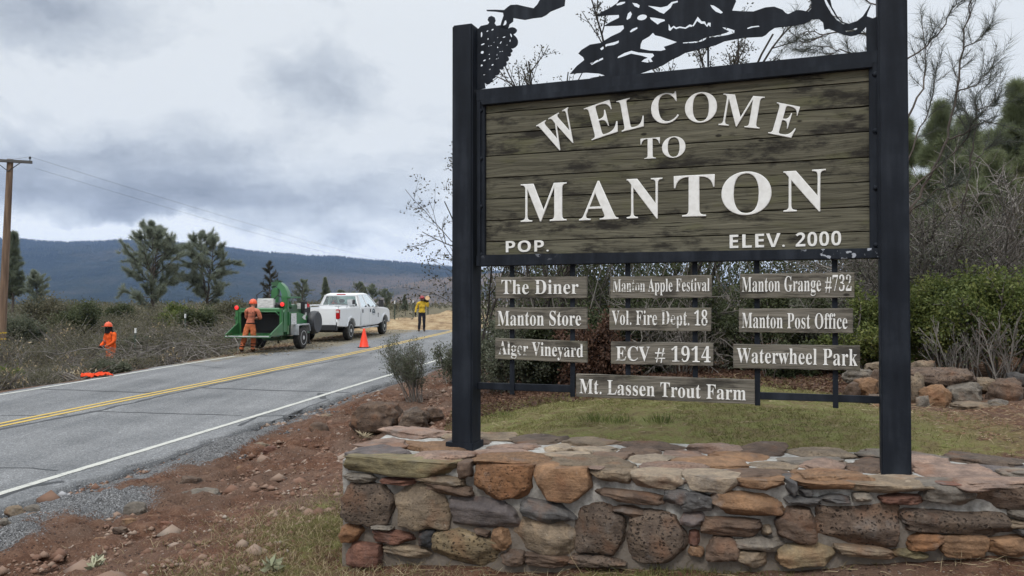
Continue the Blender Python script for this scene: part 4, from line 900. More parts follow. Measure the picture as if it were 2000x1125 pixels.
for y in (-1, 1):
    mb = MB(); mb.box((-1.40, y * .925, 1.14), (.13, .15, .40)); tl = mb.build('tail_light', m_redl, trk, bevel=.02, smooth=True)
    mb = MB(); mb.box((-1.415, y * .925, 1.24), (.125, .13, .10)); mb.build('reversing_lamp', M('pale_lamp_plastic', None, (.62, .50, .48), .25), tl, bevel=.01)
    for cx in (0, WB_):     # flares round the arches
        ao = arch(cx, AR + .10, .60); ai = arch(cx, AR - .01, .60)
        mb = MB(); mb.prism(xz(ao + ai[::-1], y * 1.025 if y < 0 else .975), (0, .05, 0)); mb.build('wheel_arch', m_truck, trk, bevel=.02, seg=2, smooth=True)
    # doors
    for x0, x1 in ((1.34, 2.36), (2.39, 3.52)):
        pts = [(x0, .60), (x0, 1.33), (x1, 1.33), (x1, .86 if x1 > 3 else .60), (x1 - (.10 if x1 > 3 else 0), .60)]
        mb = MB(); mb.prism(xz(pts, y * .99 - (.006 if y < 0 else -.0)), (0, .012, 0)); d = mb.build('door', m_truck, trk, bevel=.005)
        mb = MB(); mb.box((x0 + .13, y * 1.012, 1.19), (.06, .03, .15)); mb.build('handle', m_blackp, d, bevel=.008)
        if x1 > 3:
            mb = MB()   # the round arched emblem
            for r0, r1, zc in ((.10, .165, 0), (.03, .07, -.01)):
                q = [(x0 + .60 + r1 * math.cos(a) * 1.25, 1.10 + zc + r1 * math.sin(a)) for a in np.linspace(0, math.pi, 12)] + [(x0 + .60 + r0 * math.cos(a) * 1.25, 1.10 + zc + r0 * math.sin(a)) for a in np.linspace(math.pi, 0, 12)]
                mb.prism(xz(q, y * 1.004 - (.004 if y < 0 else 0)), (0, .006, 0))
            mb.box((x0 + .60, y * 1.004, 1.075), (.34, .006, .035)); mb.box((x0 + .62, y * 1.004, .985), (.30, .006, .012)); mb.box((x0 + .80, y * 1.004, 1.08), (.05, .006, .10))
            mb.build('emblem', M('faded_blue_print', None, (.08, .115, .15), .5), d)
    mb = MB(); mb.box((3.72, y * .992, .96), (.03, .012, .20)); mb.box((3.72, y * .992, 1.0), (.10, .012, .03)); mb.build('fender_badge', m_blackp, trk)
    mb = MB(); mb.tube([(3.38, y * .96, 1.42), (3.42, y * 1.16, 1.45)], .025, 6); mb.tube([(3.38, y * .96, 1.36), (3.42, y * 1.16, 1.39)], .02, 6); mb.box((3.43, y * 1.22, 1.50), (.11, .20, .33)); mb.build('mirror', m_blackp, trk, bevel=.03, smooth=True)
    mb = MB(); mb.box((2.45, y * .98, .45), (2.3, .14, .045)); mb.tube([(1.9, y * .98, .44), (1.9, y * .6, .50)], .025, 6); mb.tube([(3.0, y * .98, .44), (3.0, y * .6, .50)], .025, 6); mb.build('running_board', m_galv, trk, bevel=.01)
    mb = MB(); mb.box((5.565, y * .80, 1.02), (.10, .30, .26)); mb.build('headlight', m_sticker, trk, bevel=.03, smooth=True)
    for cx in (0, WB_): wheel(trk, (cx, y * .86, AX), AX, .25, y)
mb = MB(); mb.box((5.62, 0, 1.0), (.06, 1.24, .34)); mb.build('grille', m_blackp, trk, bevel=.02)
mb = MB(); mb.box((5.67, 0, .66), (.14, 1.9, .24)); mb.build('bumper', m_galv, trk, bevel=.04, smooth=True)
mb = MB(); mb.box((2.1, 0, .47), (6.6, .9, .16)); mb.box((0, 0, .41), (.16, 1.5, .16)); mb.box((WB_, 0, .41), (.16, 1.5, .16)); mb.box((.0, 0, .62), (2.3, 1.6, .12)); mb.build('chassis', m_under, trk)
# cab: pillars, roof and panes
LB = dict(x0=1.28, x1=3.86, y=.955, z=1.35); LT = dict(x0=1.47, x1=3.02, y=.76, z=1.90)
def lr(u, sx, side):   # point on the greenhouse: u 0 belt .. 1 roof; sx 0 rear .. 1 front
    z = LB['z'] + (LT['z'] - LB['z']) * u; x0 = LB['x0'] + (LT['x0'] - LB['x0']) * u; x1 = LB['x1'] + (LT['x1'] - LB['x1']) * u; y = LB['y'] + (LT['y'] - LB['y']) * u
    return Vector((x0 + (x1 - x0) * sx, side * y, z))
mb = MB(); rt = [(1.47, -.78, 1.885), (3.04, -.78, 1.885), (3.04, .78, 1.885), (1.47, .78, 1.885), (1.62, -.62, 1.985), (2.86, -.62, 1.985), (2.86, .62, 1.985), (1.62, .62, 1.985)]
mb.hexa(rt); roof = mb.build('roof', m_truck, trk, bevel=.05, seg=3, smooth=True)
mb = MB(); mb.box((1.515, 0, 1.925), (.05, .40, .045)); mb.build('brake_lamp', m_redl, roof, bevel=.008)
def pillar(a, b, w, side):
    A0, A1, B0, B1 = lr(-.03, a[0], side), lr(-.03, a[0] + w, side), lr(1.0, b[0], side), lr(1.0, b[0] + w, side); i = Vector((0, -side * .09, 0))
    m_ = MB(); m_.hexa([A0, A1, A1 + i, A0 + i, B0, B1, B1 + i, B0 + i]); m_.build('pillar', m_truck, trk, bevel=.012, smooth=True)
for s in (-1, 1):
    pillar((0,), (0,), .085, s); pillar((.395,), (.40,), .055, s); pillar((.955,), (.93,), .055, s)
for s in (-1, 1):   # rear and front corner uprights seen from behind
    for sx in (0, 1):
        dx = .05 if sx == 0 else -.05; a, b = lr(-.03, sx, s), lr(1, sx, s); i = Vector((0, -s * .13, 0)); e = Vector((dx, 0, 0))
        m_ = MB(); m_.hexa([a, a + e, a + i + e, a + i, b, b + e, b + i * .9 + e, b + i * .9]); m_.build('pillar', m_truck, trk, bevel=.012, smooth=True)
a, b = lr(.86, 0, -1), lr(.86, 0, 1); mb = MB(); mb.box(((a.x) + .02, 0, LB['z'] + .52), (.05, 1.5, .06)); mb.build('window_header', m_truck, trk, bevel=.012, smooth=True); mb = MB(); mb.box((1.29, 0, 1.385), (.05, 1.86, .07))
mb.build('window_sill', m_truck, trk, bevel=.012, smooth=True)
mb = MB()
def pane(p4, name='window'):
    m_ = MB(); m_.add(p4, [(0, 1, 2, 3)]); return m_.build(name, m_glass, trk)
for s in (-1, 1):
    e = Vector((0, -s * .02, 0))
    for a0, a1, b0, b1 in ((.07, .41, .07, .42), (.44, .97, .44, .95)): pane([lr(0, a0, s) + e, lr(0, a1, s) + e, lr(1, b1, s) + e, lr(1, b0, s) + e])
e = Vector((.03, 0, 0))
pane([lr(0, 0, -1) + e, lr(0, 0, 1) + e, lr(1, 0, 1) + e, lr(1, 0, -1) + e], 'rear_window'); pane([lr(0, 1, -1) - e, lr(0, 1, 1) - e, lr(1, 1, 1) - e, lr(1, 1, -1) - e], 'windscreen')
for x, h in ((1.72, 1.50), (2.75, 1.55)):
    for y in (-.42, .42):
        mb = MB(); mb.box((x, y, 1.25), (.14, .50, .50)); mb.box((x, y, h + .07), (.10, .26, .18)); mb.build('seat', m_seat, trk, bevel=.04, smooth=True)
mb = MB(); a = np.linspace(0, 2 * math.pi, 17); mb.tube([(3.2, .40 + .18 * math.cos(t), 1.30 + .18 * math.sin(t)) for t in a], .015, 6, False); mb.build('steering_wheel', m_blackp, trk)
mb = MB()
for y in (-.80, .80): mb.tube([(-1.36, y, 1.47), (1.0, y, 1.475)], .024, 8); [mb.tube([(x, y, 1.36), (x, y, 1.47)], .018, 6) for x in (-1.0, 0, .95)]
mb.tube([(-.2, -.8, 1.475), (-.2, .8, 1.475)], .02, 8); mb.build('bed_rack', m_galv, trk, smooth=True)
mb = MB(); mb.box((1.02, -.60, 1.60), (.16, .24, .22)); mb.tube([(1.0, -.60, 1.38), (1.0, -.60, 1.52)], .04, 8); tr_ = mb.build('hose_reel', m_galv, trk, bevel=.03, smooth=True)
mb = MB(); mb.lathe((1.02, -.78, 1.56), (0, 1, 0), [(.13, 0), (.15, .02), (.15, .05), (.06, .06)], 14); mb.build('drum', m_blackp, tr_, smooth=True)
mb = MB(); mb.box((-1.02, .55, 1.47), (.16, .18, .16)); mb.tube([(-1.02, .55, 1.5), (-1.02, .55, 1.62)], .03, 8); mb.build('red_pump', m_redl, trk, bevel=.02)
# orange helmet on the seat back
def place(o, root, loc):
    o.location = root.matrix_basis @ Vector(loc) if False else (Matrix.Translation(root.location) @ root.rotation_euler.to_matrix().to_4x4()) @ Vector(loc); return o
m_orange = m_cloth('orange_work_cloth', (.56, .165, .075)); m_orange2 = m_cloth('bright_orange_cloth', (.80, .125, .03)); m_hat = M('orange_helmet_plastic', None, (.72, .10, .03), .35); m_hatr = M('dark_red_helmet_plastic', None, (.30, .035, .045), .35)
m_yellow_c = m_cloth('yellow_work_cloth', (.60, .40, .045)); m_navy = m_cloth('dark_navy_trousers', (.022, .023, .032)); m_boot = m_cloth('brown_boot_leather', (.085, .055, .035)); m_black_c = m_cloth('black_cloth', (.015, .015, .016)); m_skin = M('skin', None, (.42, .22, .15), .55); m_hair = M('dark_hair', None, (.03, .02, .016), .7)
def helmet(name, mat, parent=None, brim=.045, loc=(0, 0, 0), turn=0.0, world=False):
    mb = MB(); L = Vector(loc)
    mb.lathe(L, (0, 0, 1), [(.150, -.012), (.155, -.002), (.128, .004), (.126, .03), (.115, .075), (.090, .115), (.055, .14), (.015, .15)], 22)
    mb.box((L.x + math.sin(turn) * .165, L.y + math.cos(turn) * .165, L.z + .0), (.13, .09, .012), None)
    for a in np.linspace(-.6, .6, 3): mb.tube([L + Vector((.118 * math.sin(a) * k, -.12 + .24 * t, .035 + .118 * math.sin(math.pi * t) * math.cos(a))) for k, t in ((.7, .02), (1, .25), (1, .5), (1, .75), (.7, .98))], .012, 5)
    return mb.build(name, mat, parent, world, smooth=True, ang=60)
hh = helmet('helmet', m_hat); place(hh, trk, (1.78, .42, 1.52)); tag(hh, 'orange helmet lying behind the rear window of the white truck', 'helmet')

# ------------------------------------------------------------------ wood chipper (local x forward, y left)
HC = R(9.8)
chp = empty('wood_chipper', (-8.47, 30.85, float(zR(30.8)) - .0), 'green towed wood chipper with an open feed mouth and tall chute', 'wood chipper')
frame(chp, math.pi / 2 - HC, -.019)
mb = MB()   # chassis rails and tongue
for y in (-.42, .42): mb.box((.1, y, .56), (3.2, .10, .16))
mb.box((-.9, 0, .50), (.14, 1.0, .14)); mb.box((0, 0, .40), (.12, 1.6, .12)); mb.box((1.65, 0, .56), (.12, .95, .14))
mb.tube([(1.6, .40, .56), (3.0, 0, .50)], .055, 8); mb.tube([(1.6, -.40, .56), (3.0, 0, .50)], .055, 8); mb.tube([(2.9, 0, .50), (3.55, 0, .49)], .05, 8); mb.box((-.4, 0, .42), (.5, .7, .2))
mb.build('chassis', m_dgreen, chp, bevel=.01, smooth=True)
mb = MB(); mb.tube([(-.55, -.2, .40), (-.55, -.2, .22)], .035, 8); mb.tube([(2.6, 0, .5), (2.6, 0, .04)], .04, 8); mb.box((2.6, 0, .03), (.18, .18, .03)); mb.build('jack', m_under, chp)
for y in (-1, 1):
    wheel(chp, (0, y * .80, .40), .40, .26, y, holes=8)
    pr = [(-.52, .52), (-.50, .83), (-.46, .90), (.46, .90), (.52, .84), (.60, .62), (.57, .61), (.48, .80), (.43, .855), (-.42, .855), (-.455, .82), (-.46, .52)]
    mb = MB(); mb.prism(xz(pr, y * .80 - .15), (0, .30, 0)); mb.box((-.485, y * .80, .69), (.03, .30, .34)); mb.build('fender', m_galv, chp, bevel=.008, smooth=True)
# feed hopper: flared walls round an open mouth
MR = dict(x=-1.50, y=.70, z0=.64, z1=1.36); MF = dict(x=-.95, y=.50, z0=.66, z1=1.28)
def ring(d, o=0.0): return [Vector((d['x'], -d['y'] - o, d['z0'] - o)), Vector((d['x'], d['y'] + o, d['z0'] - o)), Vector((d['x'], d['y'] + o, d['z1'] + o)), Vector((d['x'], -d['y'] - o, d['z1'] + o))]
a, b, a2, b2 = ring(MR), ring(MF), ring(MR, .03), ring(MF, .03); vs = a + b + a2 + b2; fs = []
for i in range(4):
    j = (i + 1) % 4; fs += [(i, j, 4 + j, 4 + i), (8 + j, 8 + i, 12 + i, 12 + j), (i, 8 + i, 8 + j, j)]
mb = MB(); mb.add(vs, fs); hop = mb.build('feed_hopper', M('black_worn_steel', None, (.012, .013, .012), .8), chp)
mb = MB(); mb.add([v + Vector((.03, 0, 0)) for v in ring(MF, .02)], [(0, 1, 2, 3)]); fs = [];
for y in np.linspace(-.40, .40, 5): mb.box((MF['x'] - .02, y, .97), (.012, .196, .56))
mb.build('rubber_curtain', m_blackp, hop)
mb = MB()  # stout frame round the mouth
for y in (-.76, .76): mb.box((MR['x'], y, 1.04), (.10, .09, .92))
mb.box((MR['x'], 0, 1.42), (.12, 1.62, .10)); mb.box((MR['x'], 0, .60), (.12, 1.62, .07)); mb.prism([(MR['x'] + .02, -.78, 1.36), (MR['x'] + .02, .78, 1.36), (MR['x'] + .16, .60, 1.50), (MR['x'] + .16, -.60, 1.50)], (.03, 0, .01))
mb.tube([(MR['x'] - .08, -.72, 1.26), (MR['x'] - .14, -.62, 1.38), (MR['x'] - .14, .62, 1.38), (MR['x'] - .08, .72, 1.26)], .022, 8)
mb.build('hopper_frame', m_green, chp, bevel=.012, smooth=True)
mb = MB()  # folding feed tray with sloping cheeks
mb.box((-2.00, 0, .575), (.92, 1.60, .035)); mb.box((-2.46, 0, .56), (.05, 1.64, .07))
for y in (-.80, .80): mb.prism([(-1.52, y - .015, .575), (-2.46, y - .015, .575), (-2.42, y - .015, .63), (-1.52, y - .015, 1.0)], (0, .03, 0)); mb.tube([(-2.46, y, .62), (-1.52, y, 1.01)], .022, 6)
tray = mb.build('feed_tray', m_green, chp, bevel=.004)
mb = MB(); mb.box((-2.49, 0, .575), (.012, 1.58, .035)); mb.build('tray_edge', m_galv, tray)
# wing with the left lamp and its mount; lamps
def lampat(y, z, x=-1.58):
    mb = MB(); mb.box((x + .05, y, z), (.06, .16, .20)); hs = mb.build('lamp_bracket', m_green, chp, bevel=.01)
    mb = MB(); mb.lathe((x, y, z), (-1, 0, 0), [(.066, 0), (.066, .03), (.04, .042), (.01, .046)], 16); mb.build('lamp', m_lamp, hs, smooth=True)
    mb = MB(); a = np.linspace(0, 2 * math.pi, 17); mb.tube([(x - .02, y + .074 * math.cos(t), z + .074 * math.sin(t)) for t in a], .014, 6, False); mb.build('lamp_ring', M('red_lamp_rim', None, (.40, .03, .02), .4), hs)
lampat(-.72, 1.63, -1.30); lampat(.84, 1.52, -1.58)
mb = MB(); mb.box((-1.54, .84, 1.16), (.10, .12, .72)); mb.box((-1.42, .76, 1.42), (.3, .26, .16)); mb.box((-1.40, .60, 1.47), (.05, .5, .05)); mb.box((-1.60, .88, 1.16), (.03, .10, .10)); mb.build('tool_box', m_green, chp, bevel=.015)
# body of the machine: feed housing, rotor drum, engine
mb = MB(); mb.box((-.45, 0, 1.06), (.55, 1.20, .80)); mb.prism(xz([(-.20, .64), (-.20, 1.52), (.15, 1.62), (.62, 1.50), (.85, 1.10), (.85, .64)], -.55), (0, 1.10, 0)); mb.build('rotor_housing', m_dgreen, chp, bevel=.02, smooth=True)
mb = MB()
for y in (-.70, ): mb.box((-.95, y, 1.24), (.16, .14, 1.34)); mb.box((-.55, y, 1.86), (.95, .34, .055)); mb.prism(xz([(-1.35, .66), (-1.28, 1.36), (-.98, 1.50), (-.98, .66)], y - .06), (0, .10, 0))
mb.prism(xz([(-.95, .88), (-.95, 1.36), (-.2, 1.34), (1.05, 1.10), (1.05, .92)], -.80), (0, .04, 0))
mb.build('side_panel', m_green, chp, bevel=.01)
mb = MB(); mb.box((-.62, -.825, 1.10), (.44, .012, .40)); mb.build('warning_sticker', m_sticker, chp)
mb = MB(); mb.prism(xz([(.15, 1.13), (.35, 1.22), (.5, 1.20), (.42, 1.10), (.5, 1.02), (.3, 1.05)], -.81), (0, .01, 0)); mb.build('decal', m_sticker, chp)
mb = MB(); mb.box((1.25, 0, 1.12), (.85, .95, .70)); mb.box((1.25, 0, 1.52), (.7, .7, .12)); mb.box((.55, .3, 1.55), (.3, .5, .25)); mb.build('engine', m_under, chp, bevel=.02)
mb = MB(); mb.box((.80, -.55, 1.40), (.35, .20, .60)); mb.box((.80, -.66, 1.52), (.22, .03, .26)); mb.box((.80, -.66, 1.20), (.22, .03, .20)); mb.build('control_box', m_blackp, chp, bevel=.015)
mb = MB(); mb.box((.76, -.682, 1.52), (.16, .008, .16)); mb.box((.76, -.682, 1.22), (.14, .008, .14)); mb.box((.30, -.60, 1.54), (.03, .14, .22)); mb.build('gauge_label', m_sticker, chp)
mb = MB(); mb.tube([(1.3, .35, 1.5), (1.3, .35, 1.84), (1.22, .35, 1.9)], .04, 8); mb.lathe((1.3, .35, 1.58), (0, 0, 1), [(.08, 0), (.08, .2)], 12); mb.build('exhaust', m_under, chp)
mb = MB(); mb.box((-.86, .10, 1.66), (.16, .62, .34)); mb.build('white_cover', m_sticker, chp, bevel=.015)
mb = MB(); mb.box((-.60, .10, 1.55), (.5, .9, .12)); mb.lathe((-.75, .62, 1.62), (1, 0, 0), [(.15, -.1), (.15, .3)], 14); mb.lathe((-.70, -.34, 1.60), (0, 1, 0), [(.09, -.14), (.09, .20)], 12); mb.build('feed_drive', m_blackp, chp, bevel=.015)
mb = MB(); mb.prism([(-.45, .14, 1.6), (-.45, -.16, 1.6), (-.45, -.14, 2.14), (-.45, -.06, 2.22), (-.45, .06, 2.2), (-.45, .12, 2.06)], (.18, 0, 0)); mb.build('yoke', m_green, chp, bevel=.02)
mb = MB(); mb.tube([(-.8, .45, 1.6), (-.85, .47, 1.95), (-.75, .3, 2.10), (-.5, .1, 2.0)], .022, 6); mb.tube([(-.85, -.1, 1.7), (-.9, -.35, 1.95), (-.6, -.5, 1.8)], .02, 6); mb.build('hydraulic_hose', m_blackp, chp, smooth=True)
# discharge chute: a square duct that rises and bends over to the left and forward
cp = [(-.30, -.40, 1.5), (-.30, -.40, 1.84), (-.28, -.37, 2.02), (-.25, -.29, 2.17), (-.20, -.17, 2.27), (-.15, -.05, 2.33)]
mb = MB(); V = []; w1, w2 = .15, .125
for i, p in enumerate(cp):
    t = (Vector(cp[min(i + 1, len(cp) - 1)]) - Vector(cp[max(0, i - 1)])).normalized(); s = Vector((1, 0, 0)); n_ = t.cross(s).normalized(); k_ = 1 - .04 * i
    for q in ((-1, -1), (1, -1), (1, 1), (-1, 1)): V.append(Vector(p) + s * w1 * q[0] * k_ + n_ * w2 * q[1] * k_)
fs = [(4 * i + j, 4 * i + (j + 1) % 4, 4 * i + 4 + (j + 1) % 4, 4 * i + 4 + j) for i in range(len(cp) - 1) for j in range(4)]
mb.add(V, fs); mb.lathe((-.30, -.40, 1.50), (0, 0, 1), [(.24, 0), (.24, .08), (.18, .10), (.18, .22)], 18); ch = mb.build('discharge_chute', m_green, chp, bevel=.01, smooth=True)
mb = MB(); mb.hexa([(-.28, -.06, 2.26), (.0, -.06, 2.26), (.0, .13, 2.28), (-.28, .13, 2.28), (-.28, -.10, 2.45), (.0, -.10, 2.45), (.0, .22, 2.40), (-.28, .22, 2.40)]); mb.box((-.14, -.02, 2.46), (.22, .26, .03)); mb.tube([(-.14, .10, 2.30), (-.14, .24, 2.24)], .05, 8); mb.build('deflector', m_dgreen, ch, bevel=.01)
# spare wheel in a black cover, standing on the tongue side
mb = MB(); mb.lathe((.98, -.93, .92), (0, 1, 0), [(.38, -.14), (.42, -.10), (.43, 0), (.42, .10), (.38, .14)], 32); mb.build('spare_wheel_cover', M('black_vinyl', lambda nt, b: setc(nt, b, None, None, N(nt, 'ShaderNodeTexNoise', 0, Vector=ocoord(nt), Scale=6.0, Detail=3.0), .02, .6), (.035, .036, .04), .5), chp, smooth=True)
mb = MB(); mb.box((.98, -.65, .80), (.10, .40, .10)); mb.build('spare_bracket', m_dgreen, chp)

# ------------------------------------------------------------------ cone, pole
cn = empty('traffic_cone', onroad(711, 679) + Vector((0, 0, .004)), 'red orange traffic cone standing beside the yellow centre line', 'traffic cone')
mb = MB(); mb.lathe((0, 0, 0), (0, 0, 1), [(.185, .02), (.17, .05), (.12, .30), (.07, .52), (.034, .685), (.030, .70), (.020, .705)], 28); mb.build('cone_body', M('fluorescent_orange_plastic', None, (.88, .055, .018), .45), cn, smooth=True)
mb = MB(); mb.box((0, 0, .014), (.42, .42, .028)); mb.build('base', m_blackp, cn, bevel=.01)
PB = Vector(((3 - 1000) / F * 35, 35, gz((3 - 1000) / F * 35, 35) - .1)); PT = at(20, 311, 35.0)
m_pole = M('pole_wood', lambda nt, b: setc(nt, b, ramp(nt, N(nt, 'ShaderNodeTexNoise', 0, Vector=ocoord(nt, (9, 9, .7)), Scale=1.0, Detail=6.0), [(.3, (.085, .052, .034)), (.55, (.17, .108, .070)), (.75, (.25, .17, .115))]), None, N(nt, 'ShaderNodeTexNoise', 0, Vector=ocoord(nt, (20, 20, 1)), Scale=1.0), .02), rough=.9)
m_oldw = M('grey_old_timber', None, (.085, .08, .078), .9); m_ins = M('dark_insulator', None, (.03, .028, .03), .3)
pole = empty('utility_pole', PB, 'brown wooden utility pole with a crossarm standing in the brush', 'utility pole')
mb = MB(); mb.tube([PB, PB.lerp(PT, .5), PT], [.165, .145, .12], 16); pm = mb.build('pole', m_pole, pole, True, smooth=True)
AD = Vector((.93, .36, 0)).normalized(); ac = PT + Vector((0, -.16, -.10))
mb = MB(); Mx = Matrix.Translation(ac) @ AD.to_track_quat('X', 'Z').to_matrix().to_4x4(); mb.box((0, 0, 0), (1.78, .10, .12), Mx); arm = mb.build('crossarm', m_oldw, pole, True, bevel=.006)
mb = MB()
for s in (-1, 1): mb.tube([ac + AD * s * .45 + Vector((0, 0, -.05)), ac + Vector((0, .02, -.42))], .018, 6)
mb.build('brace', m_ins, pole, True)
m_wire = M('weathered_wire', None, (.16, .165, .175), .6); tips_ = []
for s in (-.80, .80):
    p = ac + AD * s + Vector((0, 0, .06)); tips_.append(p + Vector((0, 0, .17)))
    mb = MB(); mb.lathe(p, (0, 0, 1), [(.02, 0), (.02, .07), (.05, .08), (.05, .11), (.03, .12), (.05, .13), (.045, .16), (.02, .18)], 10); mb.build('insulator', m_ins, arm, True, smooth=True)
for zz_ in (650, 662, 673):
    mb = MB(); p = PB.lerp(PT, (at(3, zz_, 35).z - PB.z) / (PT.z - PB.z)); mb.lathe(p, (0, 0, 1), [(.172, -.022), (.172, .022)], 20); o = mb.build('yellow_band', M('yellow_plastic_band', None, (.75, .48, .03), .6), pole, True)
for st, en, sg in ((tips_[1], at(900, 532, 190), 'upper'), (tips_[0] + Vector((.9, 2, -.25)), at(905, 545, 200), 'lower')):
    pts = []
    for i in range(41):
        u_ = i / 40; p = st.lerp(en, u_); p.z -= 4 * u_ * (1 - u_) * 1.1; pts.append(p)
    mb = MB(); mb.tube(pts, [.005 + .007 * i / 40 for i in range(41)], 5); o = mb.build('power_line', m_wire); tag(o, 'thin %s wire strung from the utility pole across the sky' % sg, 'power line')
    if sg == 'upper':
        pts = []
        for i in range(11): p = (st.lerp(at(-260, 285, 20), i / 10)); p.z -= 4 * (i / 10) * (1 - i / 10) * .25; pts.append(p)
        mb = MB(); mb.tube(pts, .007, 5); o = mb.build('power_line', m_wire); tag(o, 'short wire leaving the utility pole at the left edge', 'power line')

# ------------------------------------------------------------------ people
def skin_body(name, J, E, regions, mats, root, sub=2):
    """J: joint -> ((x, y, z), radius or (rx, ry)); E: bones. One continuous surface grown round the bones."""
    names = list(J); me = bpy.data.meshes.new(name); me.from_pydata([J[n][0] for n in names], [], []) if False else me.from_pydata([J[n][0] for n in names], [(names.index(a), names.index(b)) for a, b in E], [])
    o = bpy.data.objects.new(name, me); COL.objects.link(o)
    mo = o.modifiers.new('skin', 'SKIN'); mo.use_smooth_shade = True; mo.branch_smoothing = .3
    for i, n in enumerate(names):
        r = J[n][1]; sv = me.skin_vertices[0].data[i]; sv.radius = (r, r) if not hasattr(r, '__len__') else r; sv.use_root = (n == 'pelvis')
    ms = o.modifiers.new('sub', 'SUBSURF'); ms.levels = sub; ms.render_levels = sub
    dg = bpy.context.evaluated_depsgraph_get(); dg.update(); m2 = bpy.data.meshes.new_from_object(o.evaluated_get(dg)); bpy.data.objects.remove(o)
    m2.materials.clear()
    for m in mats: m2.materials.append(m)
    for v in m2.vertices:   # folds in the cloth
        q = v.co * 9; v.co += v.normal * (mnoise.noise(q) * .012 + mnoise.noise(v.co * 21) * .006)
    for p in m2.polygons: p.material_index = regions(p.center); p.use_smooth = True
    return link(name, m2, root)
BONES = [('pelvis', 'waist'), ('waist', 'chest'), ('chest', 'neck0'), ('neck0', 'neck'), ('neck', 'head'), ('head', 'crown'), ('pelvis', 'hipL'), ('hipL', 'kneeL'), ('kneeL', 'ankL'), ('ankL', 'toeL'), ('pelvis', 'hipR'), ('hipR', 'kneeR'), ('kneeR', 'ankR'), ('ankR', 'toeR'),
         ('neck0', 'shL'), ('shL', 'elL'), ('elL', 'wrL'), ('wrL', 'haL'), ('neck0', 'shR'), ('shR', 'elR'), ('elR', 'wrR'), ('wrR', 'haR')]
def face(root, head, turn, mat=m_skin):
    """nose, ears and eyes on a head centred at head, looking along turn (radians clockwise from +Y)"""
    f = Vector((math.sin(turn), math.cos(turn), 0)); s = Vector((math.cos(turn), -math.sin(turn), 0)); h = Vector(head); mb = MB()
    mb.tube([h + f * .085 + Vector((0, 0, .02)), h + f * .112 + Vector((0, 0, -.025)), h + f * .09 + Vector((0, 0, -.04))], [.008, .017, .010], 6)
    for k in (-1, 1): mb.tube([h + s * k * .085 + Vector((0, 0, .03)), h + s * k * .092 - f * .01, h + s * k * .083 + Vector((0, 0, -.03))], [.012, .02, .010], 6)
    mb.build('facial_features', mat, root, smooth=True)
    mb = MB()
    for k in (-1, 1): mb.lathe(h + f * .083 + s * k * .033 + Vector((0, 0, .015)), f, [(.012, 0), (.008, .006)], 8)
    mb.tube([h + f * .088 - s * .028 + Vector((0, 0, -.065)), h + f * .094 + Vector((0, 0, -.067)), h + f * .088 + s * .028 + Vector((0, 0, -.065))], .005, 5)
    mb.build('eyes', m_hair, root)
def hand(root, wrist, dirn, curl, side, mat):
    """palm with four curled fingers and a thumb"""
    d = Vector(dirn).normalized(); c = Vector(curl).normalized(); w = d.cross(c).normalized(); p = Vector(wrist); mb = MB()
    mb.tube([p, p + d * .05, p + d * .09], [.026, .036, .034], 8)
    for i, L in enumerate((.070, .080, .075, .058)):
        b = p + d * .085 + w * (i - 1.5) * .019; mb.tube([b, b + d * L * .45 + c * .008, b + d * L * .75 + c * .03, b + d * L * .75 + c * .055], [.010, .0095, .009, .007], 6)
    b = p + d * .03 + w * side * .032; mb.tube([b, b + d * .035 + w * side * .022 + c * .012, b + d * .06 + w * side * .015 + c * .035], [.013, .011, .008], 6)
    return mb.build('hand', mat, root, smooth=True)
# the worker behind the chipper, seen from the back
W1 = onroad(487, 689)
w1 = empty('person', W1, 'worker in faded orange shirt and trousers standing behind the wood chipper, back turned', 'person', rz=R(0))
J = dict(pelvis=((.02, 0, .95), (.165, .125)), waist=((.03, 0, 1.08), (.168, .12)), chest=((.07, .02, 1.32), (.195, .135)), neck0=((.085, .03, 1.475), (.12, .10)), neck=((.095, .05, 1.55), .062), head=((.10, .07, 1.65), (.088, .095)), crown=((.10, .075, 1.73), .075),
         hipL=((-.08, 0, .86), .118), kneeL=((-.17, -.01, .48), .092), ankL=((-.245, -.10, .11), .078), toeL=((-.26, .06, .05), .052), hipR=((.12, 0, .86), .118), kneeR=((.125, .05, .48), .090), ankR=((.10, .02, .11), .076), toeR=((.12, .19, .05), .052),
         shL=((-.115, .03, 1.44), .082), elL=((-.155, .16, 1.18), .062), wrL=((.0, .33, 1.14), .046), haL=((.06, .36, 1.15), .04), shR=((.275, .03, 1.42), .084), elR=((.345, .12, 1.17), .066), wrR=((.24, .32, 1.18), .046), haR=((.17, .36, 1.18), .04))
def reg1(c):
    if c.z > 1.555: return 2 if c.z < 1.70 else 3
    if c.z < .125: return 4
    if c.y > .345 and 1.05 < c.z < 1.25: return 2
    if .19 < c.z < .235 or .285 < c.z < .31: return 5
    return 0 if c.z > 1.0 else 1
skin_body('body', J, BONES, reg1, [m_cloth('faded_orange_shirt', (.56, .19, .12)), m_orange, m_skin, m_hair, m_boot, m_black_c], w1)
helmet('helmet', m_hat, w1, loc=(.10, .07, 1.68)); face(w1, (.10, .07, 1.64), 0)
mb = MB(); mb.tube([(.03 + .172 * math.cos(t), .128 * math.sin(t), 1.0) for t in np.linspace(0, 2 * math.pi, 25)], .022, 6, False); mb.build('belt', m_black_c, w1)
hand(w1, (.04, .35, 1.15), (1, .1, .05), (0, -.2, -1), 1, m_skin); hand(w1, (.19, .35, 1.18), (-1, .1, 0), (0, -.2, -1), -1, m_skin)
m_print = M('dark_shirt_print', None, (.10, .035, .022), .9)
